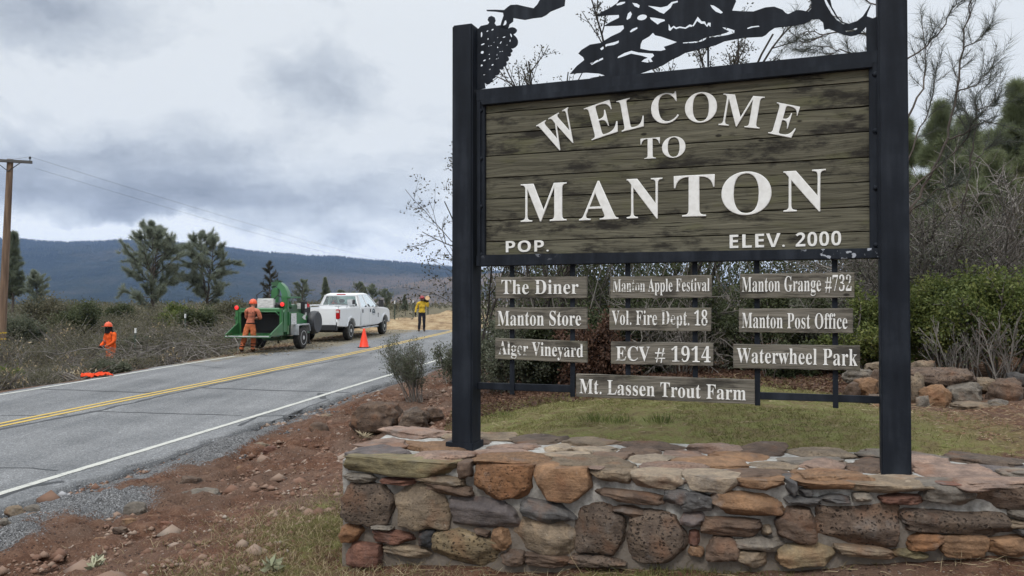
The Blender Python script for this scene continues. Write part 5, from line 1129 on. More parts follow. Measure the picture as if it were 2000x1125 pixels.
for body_, z_, wd_ in (('CDCR', 1.325, .235), ('PRISONER', 1.225, .30)):
    me = text_mesh(sans(body_), .002); x0 = min(v.co.x for v in me.vertices); x1 = max(v.co.x for v in me.vertices); k = wd_ / (x1 - x0)
    for v in me.vertices:
        x = (v.co.x - x0 - (x1 - x0) / 2) * k; v.co = (.062 + x, -.172 + (x / .19) ** 2 * .05 - (.004 if v.co.z > 0 else 0), z_ + v.co.y * k * (1.0 if wd_ < .3 else .75))
    me.materials.append(m_print); link('lettering', me, w1)
# the worker in the brush
X2, Y2 = (218 - 1000) / F * 29.3, 29.3
w2 = empty('person', (X2, Y2, EYE + (595 - 629) / F * 29.3 - 1.80), 'worker in bright orange jacket and helmet standing waist deep in brush', 'person', rz=R(148))
J = dict(pelvis=((0, 0, .95), (.165, .13)), waist=((0, .01, 1.08), (.18, .14)), chest=((0, .03, 1.30), (.235, .17)), neck0=((0, .05, 1.44), (.13, .115)), neck=((0, .08, 1.52), .075), head=((0, .11, 1.62), (.09, .098)), crown=((0, .11, 1.69), .075),
         hipL=((-.1, 0, .86), .118), kneeL=((-.12, .08, .48), .09), ankL=((-.13, .0, .1), .075), toeL=((-.14, .16, .05), .05), hipR=((.1, 0, .86), .118), kneeR=((.12, .03, .48), .09), ankR=((.13, -.05, .1), .075), toeR=((.14, .12, .05), .05),
         shL=((-.21, .03, 1.41), .09), elL=((-.27, .06, 1.12), .072), wrL=((-.18, .26, .98), .05), haL=((-.12, .32, .96), .04), shR=((.21, .03, 1.41), .09), elR=((.28, .05, 1.12), .074), wrR=((.20, .26, .98), .05), haR=((.14, .33, .97), .04))
skin_body('body', J, BONES, lambda c: (3 if c.z < .12 else 0 if c.z > .90 and c.z < 1.46 else 1 if c.z <= .9 else 2), [m_orange2, m_orange, m_black_c, m_boot], w2)
helmet('helmet', m_hatr if False else m_hat, w2, loc=(0, .11, 1.66)); face(w2, (0, .11, 1.60), 0, m_black_c)
mb = MB(); mb.lathe((0, .09, 1.42), (0, 0, 1), [(.14, 0), (.125, .08), (.115, .16), (.11, .22)], 16); mb.build('neck_shroud', m_black_c, w2, smooth=True)
hand(w2, (-.14, .31, .96), (1, .3, -.2), (0, -.3, -1), 1, m_black_c); hand(w2, (.16, .32, .97), (-1, .3, -.2), (0, -.3, -1), -1, m_black_c)
# the man in yellow with a log on his shoulder, walking towards us
W3 = onroad(824, 648)
w3 = empty('person', W3, 'man in yellow shirt and dark trousers walking with a log on his shoulder', 'person', rz=R(180 + 12))
J = dict(pelvis=((0, 0, .96), (.155, .12)), waist=((0, 0, 1.09), (.168, .125)), chest=((0, -.01, 1.33), (.20, .135)), neck0=((0, -.01, 1.48), (.12, .10)), neck=((0, .0, 1.55), .06), head=((0, .03, 1.66), (.085, .095)), crown=((0, .03, 1.74), .072),
         hipL=((-.10, 0, .87), .105), kneeL=((-.11, .03, .49), .078), ankL=((-.115, -.06, .11), .062), toeL=((-.12, .10, .045), .05), hipR=((.10, 0, .87), .105), kneeR=((.125, .10, .50), .078), ankR=((.15, .05, .11), .062), toeR=((.17, .22, .05), .05),
         shL=((-.205, -.01, 1.45), .08), elL=((-.29, .13, 1.25), .062), wrL=((-.29, .19, 1.50), .045), haL=((-.28, .19, 1.58), .038), shR=((.205, -.01, 1.44), .08), elR=((.29, -.01, 1.17), .062), wrR=((.335, .06, .95), .045), haR=((.345, .08, .88), .038))
def reg3(c):
    if c.z > 1.56 and abs(c.x) < .15: return 2
    if c.z < .12: return 3
    if (c.x > .28 and c.z < .99) or (c.x < -.22 and c.z > 1.5): return 4
    return 0 if c.z > .985 else 1
skin_body('body', J, BONES, reg3, [m_yellow_c, m_navy, m_skin, m_boot, m_black_c], w3)
helmet('helmet', m_hatr, w3, loc=(0, .03, 1.69)); face(w3, (0, .03, 1.645), 0); mb = MB(); mb.box((0, .128, 1.665), (.14, .02, .03)); mb.build('glasses', m_blackp, w3, bevel=.006)
hand(w3, (.345, .08, .90), (.05, .1, -1), (-1, .2, 0), 1, m_black_c); hand(w3, (-.28, .19, 1.55), (.1, -.15, 1), (.8, -.4, .2), -1, m_black_c)
for k in (-.10, .10): mb = MB(); mb.box((k, .128, 1.30), (.12, .03, .12)); mb.build('pocket', m_yellow_c, w3, bevel=.01)
m_bark = M('dark_bark', lambda nt, b: setc(nt, b, ramp(nt, N(nt, 'ShaderNodeTexNoise', 0, Vector=ocoord(nt), Scale=18.0, Detail=5.0), [(.3, (.022, .017, .014)), (.7, (.09, .07, .055))]), None, N(nt, 'ShaderNodeTexNoise', 0, Vector=ocoord(nt), Scale=30.0), .02), rough=.95)
m_cut = M('fresh_cut_wood', None, (.55, .36, .20), .8)
Mw = Matrix.Translation(W3) @ Matrix.Rotation(R(192), 4, 'Z'); lp0, lp1 = Mw @ Vector((-.25, .24, 1.70)), Mw @ Vector((-.20, -.36, 1.53))
lg = empty('log', lp0, 'short dark log with a pale cut end on the shoulder of the man in yellow', 'log')
mb = MB(); mb.tube([lp0, lp0.lerp(lp1, .5), lp1], [.125, .12, .125], 18); mb.build('bark', m_bark, lg, True, smooth=True)
mb = MB(); dl = (lp0 - lp1).normalized(); mb.lathe(lp0, dl, [(.116, -.004), (.116, .006)], 18); mb.build('cut_end', m_cut, lg, True)
# jacket dropped at the edge of the road
JP = onground(190, 738)
def heap():
    n = 46; g = np.linspace(-1, 1, n); U, Vv = np.meshgrid(g, g); r = np.hypot(U, Vv)
    X = U * .44; Y = Vv * .26; Z = .15 * np.clip(1 - r ** 2, 0, 1) ** .5 * (.15 + 1.3 * fbm(U * 2.0 + 5, Vv * 2.0, 31, 3) ** 1.5) + .09 * (np.abs(2 * fbm(U * 3.5, Vv * 3.5, 12, 3) - 1)) * (r < .85)
    keep = r < .80 + .26 * (fbm(np.arctan2(Vv, U) * 1.6 + 9, r * 0, 4, 3) - .2); ix = np.arange(n * n).reshape(n, n)
    q = np.stack([ix[:-1, :-1], ix[:-1, 1:], ix[1:, 1:], ix[1:, :-1]], -1).reshape(-1, 4); kq = keep.ravel()[q].all(1)
    return np.stack([X, Y, Z + .02], -1).reshape(-1, 3), q[kq]
V, q = heap(); me = mesh_np('jacket', V, q, m_cloth('red_orange_cloth', (.74, .075, .028)), True); o = link('jacket', me); o.location = JP + Vector((0, 0, -.01)); o.rotation_euler = (0, 0, R(8))
so = o.modifiers.new('thick', 'SOLIDIFY'); so.thickness = .012
tag(o, 'crumpled bright orange jacket lying at the edge of the road', 'jacket')
# ------------------------------------------------------------------ plants: generators
def tubes_np(T, k=3):
    Vs, Fs, o = [], [], 0; ang = np.arange(k) * 2 * np.pi / k; ca, sa = np.cos(ang), np.sin(ang)
    for P, r0, r1 in T:
        n = len(P); d = P[-1] - P[0]; d = d / (np.linalg.norm(d) + 1e-9)
        u_ = np.cross(d, (0.3, 0.2, .93) if abs(d[2]) < .9 else (1, 0, 0)); u_ /= np.linalg.norm(u_) + 1e-9; w = np.cross(d, u_)
        r = np.linspace(r0, r1, n)[:, None, None]
        Vs.append((P[:, None, :] + r * (ca[None, :, None] * u_ + sa[None, :, None] * w)).reshape(-1, 3))
        i, j = np.meshgrid(np.arange(n - 1), np.arange(k), indexing='ij'); a = o + i * k + j; b = o + i * k + (j + 1) % k
        Fs.append(np.stack([a, b, b + k, a + k], -1).reshape(-1, 4)); o += n * k
    return np.concatenate(Vs), np.concatenate(Fs)
def leaves_np(P, D, L, W, rng, bend=.25):
    n = len(P); D = D / (np.linalg.norm(D, axis=1)[:, None] + 1e-9); rv = rng.normal(size=(n, 3)); S = np.cross(D, rv); S /= np.linalg.norm(S, axis=1)[:, None] + 1e-9
    U = np.cross(S, D); L = np.broadcast_to(L, n)[:, None]; W = np.broadcast_to(W, n)[:, None]
    V = np.stack([P, P + D * L * .5 + S * W * .5 + U * L * bend * .3, P + D * L, P + D * L * .5 - S * W * .5 + U * L * bend * .3], 1)
    return V.reshape(-1, 3), np.arange(4 * n).reshape(n, 4)
def needles_np(P, D, m, L, W, spread, rng, droop=0.0):
    n = len(P); P = np.repeat(P, m, 0); D = np.repeat(D / (np.linalg.norm(D, axis=1)[:, None] + 1e-9), m, 0)
    P = P - D * rng.random((n * m, 1)) * L * .55
    d = D + rng.normal(size=(n * m, 3)) * spread; d[:, 2] -= droop; d /= np.linalg.norm(d, axis=1)[:, None]
    S = np.cross(d, rng.normal(size=(n * m, 3))); S /= np.linalg.norm(S, axis=1)[:, None] + 1e-9
    ll = L * rng.uniform(.6, 1.15, (n * m, 1))
    V = np.stack([P - S * W / 2, P + S * W / 2, P + d * ll], 1); return V.reshape(-1, 3), np.arange(3 * n * m).reshape(-1, 3)
def branch(T, Sx, rng, p, d, L, r, lvl, q):
    n = max(3, int(L / q.get('seg', .12))); n = min(n, 14); d = np.array(d, float); d /= np.linalg.norm(d); pts = [np.array(p, float)]; ds = [d]
    for i in range(n):
        d = d + rng.normal(size=3) * q['wander'] + np.array((0, 0, q.get('up', 0.0))); d /= np.linalg.norm(d); pts.append(pts[-1] + d * L / n); ds.append(d)
    pts = np.array(pts); T.append((pts, r, r * q.get('taper', .45)))
    if lvl == 0:
        for t in np.linspace(q.get('l0', .25), 1, q['ln']):
            i = min(n, int(t * n)); Sx.append((pts[i] + rng.normal(size=3) * .01, ds[i]))
        return
    nb = q['nb'][lvl - 1]; nb = max(1, int(nb * rng.uniform(.75, 1.25)))
    for j in range(nb):
        t = q.get('t0', .25) + (1 - q.get('t0', .25)) * (j + rng.random()) / nb; i = min(n, int(t * n)); dd = ds[i]
        ax = rng.normal(size=3); ax -= dd * ax.dot(dd); ax /= np.linalg.norm(ax) + 1e-9; a = R(q['ang']) * rng.uniform(.6, 1.3)
        cd = dd * math.cos(a) + ax * math.sin(a); branch(T, Sx, rng, pts[i], cd, L * q['ratio'] * rng.uniform(.65, 1.15) * (1 - .35 * t), r * q.get('rr', .55), lvl - 1, q)
def f_leaf(stops, rough=.6, sc=1.3, dead=None):
    def f(nt, b):
        r = island(nt); n = N(nt, 'ShaderNodeTexNoise', 0, Vector=wpos(nt), Scale=sc, Detail=3.0)
        v = fm(nt, 'ADD', fm(nt, 'MULTIPLY', r, .6), fm(nt, 'MULTIPLY', mrange(nt, n, .3, .7, 0, 1, False), .4))
        col = ramp(nt, v, stops)
        if dead:    # older needles lower in the crown have died back
            zc = nt.nodes.new('ShaderNodeSeparateXYZ'); nt.links.new(wpos(nt), zc.inputs[0])
            dm = mrange(nt, N(nt, 'ShaderNodeTexNoise', 0, Vector=wpos(nt), Scale=dead[0], Detail=2.0), dead[1] - .06, dead[1] + .10, 0, .85)
            col = mix(nt, fm(nt, 'MULTIPLY', dm, mrange(nt, zc.outputs[2], 3.6, 5.4, 1, 0)), col, dead[2])
        setc(nt, b, col); b.inputs['Roughness'].default_value = rough; b.inputs['Specular IOR Level'].default_value = .25
        if rough < .8:     # thin leaves let some light through
            out = [n_ for n_ in nt.nodes if n_.type == 'OUTPUT_MATERIAL'][0]; tr = N(nt, 'ShaderNodeBsdfTranslucent', Color=col); mx = nt.nodes.new('ShaderNodeMixShader'); mx.inputs[0].default_value = .38
            nt.links.new(b.outputs[0], mx.inputs[1]); nt.links.new(tr, mx.inputs[2]); nt.links.new(mx.outputs[0], out.inputs[0])
    return f
m_lgrey = M('grey_green_leaves', f_leaf([(0, (.050, .058, .038)), (.5, (.110, .120, .080)), (1, (.19, .198, .140))]))
m_lolive = M('olive_leaves', f_leaf([(0, (.045, .046, .028)), (.45, (.105, .100, .062)), (.8, (.165, .150, .100)), (1, (.26, .23, .16))], sc=.35))
m_lgreen = M('fresh_green_leaves', f_leaf([(0, (.045, .062, .020)), (.5, (.115, .145, .040)), (.85, (.20, .21, .066)), (1, (.28, .255, .09))]))
m_ldark = M('dark_green_leaves', f_leaf([(0, (.028, .036, .016)), (.5, (.070, .084, .040)), (1, (.13, .142, .070))]))
m_lbrown = M('dead_brown_leaves', f_leaf([(0, (.040, .022, .016)), (.5, (.105, .058, .040)), (.9, (.18, .105, .070)), (1, (.30, .22, .16))]))
m_lsil = M('small_dark_leaves', f_leaf([(0, (.030, .028, .020)), (.6, (.062, .060, .040)), (1, (.11, .10, .07))]))
m_pine = M('grey_pine_needles', f_leaf([(0, (.13, .15, .115)), (.6, (.25, .28, .215)), (1, (.36, .38, .30))]))
m_pined = M('dark_pine_needles', f_leaf([(0, (.105, .125, .090)), (.6, (.200, .228, .165)), (1, (.30, .32, .23))]))
m_conif = M('conifer_needles', f_leaf([(0, (.105, .125, .070)), (.55, (.195, .225, .122)), (1, (.30, .32, .18))], dead=(.55, .52, (.215, .130, .066))))
m_twig = M('grey_twig_bark', f_leaf([(0, (.085, .072, .062)), (.6, (.165, .148, .132)), (1, (.30, .275, .25))], .85))
m_dtwig = M('dark_twig_bark', f_leaf([(0, (.020, .017, .015)), (1, (.065, .055, .048))], .85))
m_trunk = M('pine_bark', lambda nt, b: setc(nt, b, ramp(nt, N(nt, 'ShaderNodeTexNoise', 0, Vector=ocoord(nt, (6, 6, 2)), Scale=1.0, Detail=5.0), [(.3, (.035, .028, .024)), (.7, (.12, .095, .08))])), rough=.95)
m_straw = M('dry_straw', f_leaf([(0, (.15, .11, .06)), (.6, (.30, .235, .14)), (1, (.46, .39, .26))], .8))
m_blade = M('grass_blades', f_leaf([(0, (.075, .075, .028)), (.5, (.160, .155, .052)), (.8, (.23, .205, .085)), (1, (.36, .30, .17))], .7))

def plant(name, loc, stems, q, leaf, label, cat, bark=m_twig, leafmat=m_lgrey, seed=1, group=None, crown='crown', trunk='stems', k=3):
    """stems: list of (dx, dy, dirx, diry, dirz, length, radius); leaf: dict(m, L, W, jit)"""
    rng = np.random.default_rng(seed); T, Sx = [], []
    for dx, dy, ax, ay, az, L, r in stems: branch(T, Sx, rng, (dx, dy, 0), (ax, ay, az), L, r, q['lvl'], q)
    o = empty(name, loc, label, cat, group)
    V, Fc = tubes_np(T, k); link(trunk, mesh_np(trunk, V, Fc, bark, True), o)
    if leaf:
        P = np.array([s[0] for s in Sx]); D = np.array([s[1] for s in Sx])
        if 'needle' in leaf: V, Fc = needles_np(P, D, leaf['m'], leaf['L'], leaf['W'], leaf['needle'], rng, leaf.get('droop', 0))
        else:
            P = np.repeat(P, leaf['m'], 0) + rng.normal(size=(len(P) * leaf['m'], 3)) * leaf['jit']; D = np.repeat(D, leaf['m'], 0) * .6 + rng.normal(size=(len(P), 3)) * .8
            V, Fc = leaves_np(P, D, leaf['L'] * rng.uniform(.6, 1.3, len(P)), leaf['W'] * rng.uniform(.7, 1.2, len(P)), rng)
        link(crown, mesh_np(crown, V, Fc, leafmat), o)
    return o
def fan(n, L, r, spread, seed, up=1.0, base=.15, lean=(0, 0)):
    g = np.random.default_rng(seed); out = []
    for i in range(n):
        a = g.uniform(0, 2 * np.pi); s = spread * math.sqrt(g.random()); out.append((base * math.cos(a) * g.random(), base * math.sin(a) * g.random(), s * math.cos(a) + lean[0], s * math.sin(a) + lean[1], up, L * g.uniform(.7, 1.1), r * g.uniform(.6, 1.1)))
    return out
def gp(px, Y):
    X = (px - 1000) / F * Y; return Vector((X, Y, gz(X, Y) - .03))
# ------------------------------------------------------------------ far hills with their forest
def ridge(px): return np.interp(px, [-2600, -1500, -600, -200, 0, 60, 130, 200, 300, 420, 470, 520, 600, 660, 720, 790, 870, 950, 1100, 1400, 2000, 4000], [540, 505, 482, 468, 470, 472, 477, 474, 473, 485, 491, 497, 502, 505, 510, 516, 523, 532, 545, 560, 566, 575])
def hillz(X, Y):
    px = 1000 + X / Y * F; H = (595 - ridge(px) + 3 * (fbm(px / 22.0, px * 0, 41, 4) - .5)) / F * 7000
    u_ = sstep(2900, 7000, Y) ** 1.15; n = (fbm(X / 900.0, Y / 900.0, 51, 5) - .5)
    z = H * u_ * (1 + .9 * n * (1 - u_)) + 60 * n * u_ * (1 - u_) * 4 * .8
    z = np.where(Y > 7000, H * (1 - .5 * sstep(7000, 9500, Y)), z)
    H2 = (595 - np.interp(px, [450, 560, 680, 760, 830, 900, 1000, 1300], [592, 584, 571, 556, 541, 533, 530, 560])) / F * 4300
    z2 = H2 * sstep(3000, 4300, Y) * (1 - .6 * sstep(4300, 6000, Y)) * (.92 + .3 * n) * sstep(400, 560, px) * (1 - sstep(1300, 1700, px))
    return .3 + np.maximum(z, z2)
hx = np.linspace(-11000, 9000, 420); hy = np.concatenate([np.linspace(2700, 7000, 90), np.linspace(7100, 10500, 14)])
HX, HY = np.meshgrid(hx, hy); HZ = hillz(HX, HY); ix = np.arange(HX.size).reshape(HX.shape)
def f_hill(nt, b):
    p = wpos(nt); n = N(nt, 'ShaderNodeTexNoise', 0, Vector=p, Scale=.0026, Detail=8.0, Roughness=.65); v = N(nt, 'ShaderNodeTexVoronoi', 0, Vector=p, Scale=.028)
    n2 = N(nt, 'ShaderNodeTexNoise', 0, Vector=p, Scale=.0012, Detail=4.0)
    col = ramp(nt, n, [(.34, (.008, .012, .008)), (.50, (.022, .028, .017)), (.62, (.048, .046, .030)), (.76, (.12, .095, .066))])
    col = mix(nt, mrange(nt, v, .25, .75, 0, .45), col, (.014, .02, .012))
    x = nt.nodes.new('ShaderNodeSeparateXYZ'); nt.links.new(p, x.inputs[0])
    bare = fm(nt, 'MULTIPLY', mrange(nt, x.outputs[0], -1400.0, -600.0, 0, 1), mrange(nt, x.outputs[1], 5600.0, 4700.0, 0, 1))
    col = mix(nt, fm(nt, 'MULTIPLY', bare, mrange(nt, n2, .38, .6, .2, .85)), col, (.17, .125, .085))
    setc(nt, b, col, None, v, 14.0, 1.0); b.inputs['Roughness'].default_value = 1.0; b.inputs['Specular IOR Level'].default_value = 0
m_hill = M('forested_hillside', f_hill)
q = np.stack([ix[:-1, :-1], ix[:-1, 1:], ix[1:, 1:], ix[1:, :-1]], -1).reshape(-1, 4)
tag(link('hills', mesh_np('hills', np.stack([HX, HY, HZ], -1), q, m_hill, True)), 'long wooded ridge rising beyond the plain', 'hills', kind='structure')
g = np.random.default_rng(8); nT = 15000
pxs = g.uniform(-250, 1250, nT); Ys = np.where(g.random(nT) < .26, g.uniform(6850, 7010, nT), 3100 + 3900 * g.random(nT) ** .8); Xs = (pxs - 1000) / F * Ys; Zs = hillz(Xs, Ys)
hh_ = g.uniform(9, 24, nT) * np.where(Ys < 5200, .55, 1.0); rr_ = hh_ * g.uniform(.16, .30, nT); ph = g.uniform(0, 6.28, nT); kk = 5; an = np.arange(kk) * 2 * np.pi / kk
base = np.stack([Xs[:, None] + rr_[:, None] * np.cos(an + ph[:, None]), Ys[:, None] + rr_[:, None] * np.sin(an + ph[:, None]), np.repeat(Zs[:, None] - 2, kk, 1)], -1)
tip = np.stack([Xs, Ys, Zs + hh_], -1)[:, None]; V = np.concatenate([base, tip], 1).reshape(-1, 3); o_ = (np.arange(nT) * (kk + 1))[:, None]
Fc = np.concatenate([np.concatenate([o_ + j, o_ + (j + 1) % kk, o_ + kk], 1) for j in range(kk)])
tag(link('forest', mesh_np('forest', V, Fc, M('far_forest', f_leaf([(0, (.012, .017, .010)), (.7, (.026, .034, .018)), (1, (.05, .05, .03))], .9, .003)))), 'dark conifer forest covering the far ridge', 'forest', kind='stuff')
# ------------------------------------------------------------------ brush of the field on the left
def brush_stuff(name, zones, label, leafmat, twigmat, seed):
    rng = np.random.default_rng(seed); LV, LF, TV, TF, lo, to = [], [], [], [], 0, 0
    for n, fn, (h0, h1), (w0, w1), nl, ls, nt_ in zones:
        for _ in range(n):
            X, Y = fn(rng); h = rng.uniform(h0, h1); w = rng.uniform(w0, w1); z = gz(X, Y)
            m = int(nl * rng.uniform(.6, 1.2)); a = rng.uniform(0, 2 * np.pi, m); rad = np.sqrt(rng.random(m)); el = rng.random(m) ** .7
            lump = 1 + .35 * np.sin(a * 3 + rng.uniform(0, 6)) * rng.uniform(.3, 1)
            P = np.stack([X + w * rad * lump * np.cos(a) * (1 - .35 * el), Y + w * rad * lump * np.sin(a) * (1 - .35 * el), z + h * el * np.sqrt(np.clip(1.05 - (rad * .9) ** 2, .05, 1))], 1)
            D = rng.normal(size=(m, 3)) + np.array((0, 0, .7)); V, Fc = leaves_np(P, D, ls * rng.uniform(.6, 1.4, m), ls * .42, rng); LV.append(V); LF.append(Fc + lo); lo += len(V)
            T = []
            for i in range(nt_):
                a_ = rng.uniform(0, 6.28); p0 = np.array((X + rng.normal() * w * .25, Y + rng.normal() * w * .25, z)); d_ = np.array((math.cos(a_) * w, math.sin(a_) * w, h * rng.uniform(.6, 1.15))) * rng.uniform(.6, 1.05)
                p1 = p0 + d_ * .5 + rng.normal(size=3) * .08 * h; T.append((np.array([p0, p1, p0 + d_]), .012 * ls / .06, .004 * ls / .06))
            if T: V, Fc = tubes_np(T); TV.append(V); TF.append(Fc + to); to += len(V)
    o = link(name, mesh_np(name, np.concatenate(LV), np.concatenate(LF), leafmat)); tag(o, label, 'brush', kind='stuff')
    if TV: t = link('twigs', mesh_np('twigs', np.concatenate(TV), np.concatenate(TF), twigmat), o); t['kind'] = 'stuff'
    return o
def zone(y0, y1, pxa, pxb, off=.9):
    def f(rng):
        for _ in range(200):
            Y = y0 + (y1 - y0) * rng.random() ** 1.15; px = rng.uniform(pxa, pxb); X = (px - 1000) / F * Y
            if X < xF(Y) - off - .5 * rng.random(): return X, Y
        return X, Y
    return f
def notworker(f, r=1.3):
    def g_(rng):
        for _ in range(50):
            X, Y = f(rng)
            if math.hypot(X - X2, (Y - Y2) * .6) > r and abs(X - (-8.47)) + abs(Y - 30) * .4 > 2.2: return X, Y
        return X, Y
    return g_
brush_stuff('brush', [(170, notworker(zone(15.5, 29, -120, 470)), (.30, .62), (.35, .8), 330, .050, 16), (120, notworker(zone(29.5, 42, -120, 560, 1.6)), (.5, 1.05), (.6, 1.2), 420, .075, 14), (70, zone(40, 60, -150, 520, 4), (.8, 1.6), (.9, 1.8), 520, .11, 10),
                      (60, zone(58, 100, -200, 650, 6), (1.0, 1.9), (1.4, 2.8), 420, .18, 6), (90, zone(95, 230, -200, 950, 10), (1.2, 2.2), (2.5, 5), 260, .34, 0), (110, zone(220, 700, -300, 1000, 20), (1.5, 3.2), (6, 15), 130, .9, 0)],
            'grey green brush covering the field beyond the road', m_lolive, m_twig, 17)
brush_stuff('dry_weeds', [(50, notworker(zone(15.5, 30, -120, 470, .7)), (.25, .6), (.25, .6), 70, .085, 16), (28, notworker(zone(29.5, 48, -120, 540, 1.6)), (.5, 1.2), (.4, .9), 70, .11, 16), (16, zone(50, 95, -200, 650, 6), (.9, 1.7), (1.0, 2.0), 160, .2, 4)],
            'straw coloured dry weeds among the brush beyond the road', m_straw, m_twig, 29)
# a few shrubs that stand out of it
shr = [(85, 47, 3.0, 1.7, m_lolive, 'tall olive green bush beside the utility pole'), (150, 44, 2.7, 1.6, m_ldark, 'dark green bush to the right of the utility pole'), (45, 38, 2.1, 1.2, m_lgrey, 'grey green bush at the foot of the utility pole'),
       (345, 52, 2.3, 1.5, m_lgreen, 'yellowish green bush below the two pines'), (235, 60, 1.9, 1.6, m_ldark, 'low dark bush left of the two pines'), (440, 50, 2.6, 1.6, m_lolive, 'olive bush beyond the pile of cut branches'), (268, 33, 1.15, .8, m_lgrey, 'grey bush behind the worker in the brush'), (20, 24, .95, .9, m_lgreen, 'low green bush at the left edge near the road'), (225, 22.8, .62, .7, m_lgrey, 'low grey bush in front of the worker in the brush'), (395, 44, 2.1, 1.4, m_ldark, 'dark bush behind the cut branches, left of the chipper'), (250, 25.5, .85, .7, m_lolive, 'olive bush just right of the worker in the brush'), (207, 28.0, .80, .8, m_lolive, 'low olive bush hiding the legs of the worker in the brush'), (238, 28.2, .72, .7, m_lgrey, 'low grey bush at the right hip of the worker in the brush')]
for i, (px, Y, h, w, mt, lab) in enumerate(shr):
    plant('bush', gp(px, Y), fan(9, h * .62, .02, w / h * 1.1, 60 + i, base=.3), dict(lvl=2, wander=.10, up=.03, nb=(5, 6), ang=38, ratio=.55, ln=4, seg=.2), dict(m=9, L=.12 * Y / 45 + .02, W=.055 * Y / 45 + .01, jit=.07 * h), lab, 'bush', m_twig, mt, 100 + i)
# ------------------------------------------------------------------ pines and small trees in the distance
def pine(px, y_top, y_base, Y, label, seed, spread=.30, forks=1, needles=40, NL=.48, mat=m_pine, crownlow=.30, shape='round', name='pine_tree', lw=.011):
    rng = np.random.default_rng(seed); B = at(px, y_base, Y); top = EYE + (595 - y_top) / F * Y; B.z = min(B.z, gz(B.x, B.y)); Hh = top - B.z; T, Sx = [], []
    for fk in range(forks):
        lean = (rng.normal() * .04 + (fk - (forks - 1) / 2) * .16); n = 14; P = np.array([(lean * Hh * t ** 1.3 + .04 * Hh * math.sin(t * 3 + seed + fk) * .5, rng.normal() * .01 * Hh, Hh * t * (1 - .05 * fk)) for t in np.linspace(0, 1, n)]); T.append((P, Hh * .017, Hh * .003))
        nb = int((34 if shape == 'round' else 95) / forks ** .6)
        for j in range(nb):
            t = crownlow + (1 - crownlow) * ((j + rng.random()) / nb); p = np.array([np.interp(t * (n - 1), np.arange(n), P[:, c]) for c in range(3)]); a = rng.uniform(0, 6.28)
            prof = (math.sin(math.pi * min(1, ((t - crownlow) / (1 - crownlow)) * .78 + .18)) if shape == 'round' else (1.0 - t) * 1.3)
            L = Hh * spread * max(.10 if shape == 'round' else .035, prof) * rng.uniform(.55, 1.15); d = np.array((math.cos(a), math.sin(a), .55 if shape == 'round' else .12))
            branch(T, Sx, rng, p, d, L, Hh * .006, 1, dict(wander=.13, up=.05 if shape == 'round' else .01, nb=(5,), ang=45, ratio=.45, ln=5, seg=L / 6, t0=.35, l0=.2))
    o = empty(name, B, label, 'tree'); V, Fc = tubes_np(T, 5); link('trunk', mesh_np('trunk', V, Fc, m_trunk, True), o)
    P = np.array([s[0] for s in Sx]); D = np.array([s[1] for s in Sx]) + np.array((0, 0, .25)); V, Fc = needles_np(P, D, needles, NL * Hh / 8, lw * Hh / 8 * 2.2, .62, rng); link('crown', mesh_np('crown', V, Fc, mat), o)
    return o
pine(300, 440, 615, 75, 'taller of the two round topped pines left of the chipper', 3, .46, 2, 60, crownlow=.12)
pine(407, 458, 612, 78, 'shorter of the two round topped pines left of the chipper', 9, .40, 2, 56, crownlow=.16)
pine(27, 456, 610, 72, 'thin pine rising beside the utility pole', 5, .17, 1, mat=m_pined, shape='cone')
pine(70, 530, 612, 66, 'small pine in the brush right of the utility pole', 6, .30, 2)
pine(525, 512, 606, 105, 'thin half bare tree behind the chute of the chipper', 12, .18, 1, 10, mat=m_lsil)
pine(590, 548, 605, 95, 'bushy pine between the chipper and the truck', 14, .34, 1, 36, mat=m_pined)
pine(640, 543, 605, 105, 'pointed pine above the tailgate of the truck', 15, .22, 1, 40, mat=m_pined, shape='cone')
for i, (px, yt, lab) in enumerate(((698, 553, 'rounded pine above the cab of the truck'), (726, 557, 'small pine above the hood of the truck'), (752, 566, 'low pine in front of the truck'), (668, 568, 'low pine behind the rear window of the truck'))):
    pine(px, yt, 604, 90 + 6 * i, lab, 30 + i, .36, 1, 36, mat=m_pined)
pine(792, 576, 604, 110, 'tiny pine left of the man in yellow', 41, .3, 1, 36, mat=m_pined, shape='cone')
# ------------------------------------------------------------------ thicket behind the sign
qs = dict(lvl=2, wander=.12, up=.02, nb=(6, 8), ang=42, ratio=.5, ln=4, seg=.12, t0=.2)
def thick(px, Y, n, L, spread, leafmat, leaf, label, seed, bark=m_twig, q=None, name='shrub', lean=(0, 0), r=.022, up=1.0, base=.3): return plant(name, gp(px, Y), fan(n, L, r, spread, seed, base=base, lean=lean, up=up), dict(qs, **(q or {})), leaf, label, 'shrub', bark, leafmat, seed)
lf = lambda m=5, L=.055, W=.03, j=.05: dict(m=m, L=L, W=W, jit=j)
qd = dict(nb=(7, 9))
thick(1003, 13.8, 16, 1.2, .65, m_lgrey, lf(9, .05, .026), 'grey green small leaved shrub right of the left sign post', 201, q=qd)
thick(1075, 14.0, 16, 1.25, .75, m_ldark, lf(10, .055, .03), 'dark green shrub behind the Diner and Store boards', 202, q=qd)
thick(1165, 13.4, 15, 1.0, .65, m_lbrown, lf(6, .06, .036), 'shrub with dead brown leaves between the first two columns of boards', 203, q=qd)
thick(1330, 13.8, 22, 1.45, 1.0, m_lsil, lf(1, .04, .02), 'tangle of bare grey branches behind the Apple Festival board', 204, q=dict(wander=.17, up=-.03, nb=(6, 8)))
thick(1255, 14.6, 16, 1.4, .8, m_ldark, lf(10, .055, .03), 'dark shrub behind the middle column of boards', 205, q=qd)
thick(1470, 14.2, 18, 1.35, .8, m_ldark, lf(10, .055, .03), 'dark green shrub left of the Grange board', 206, q=qd)
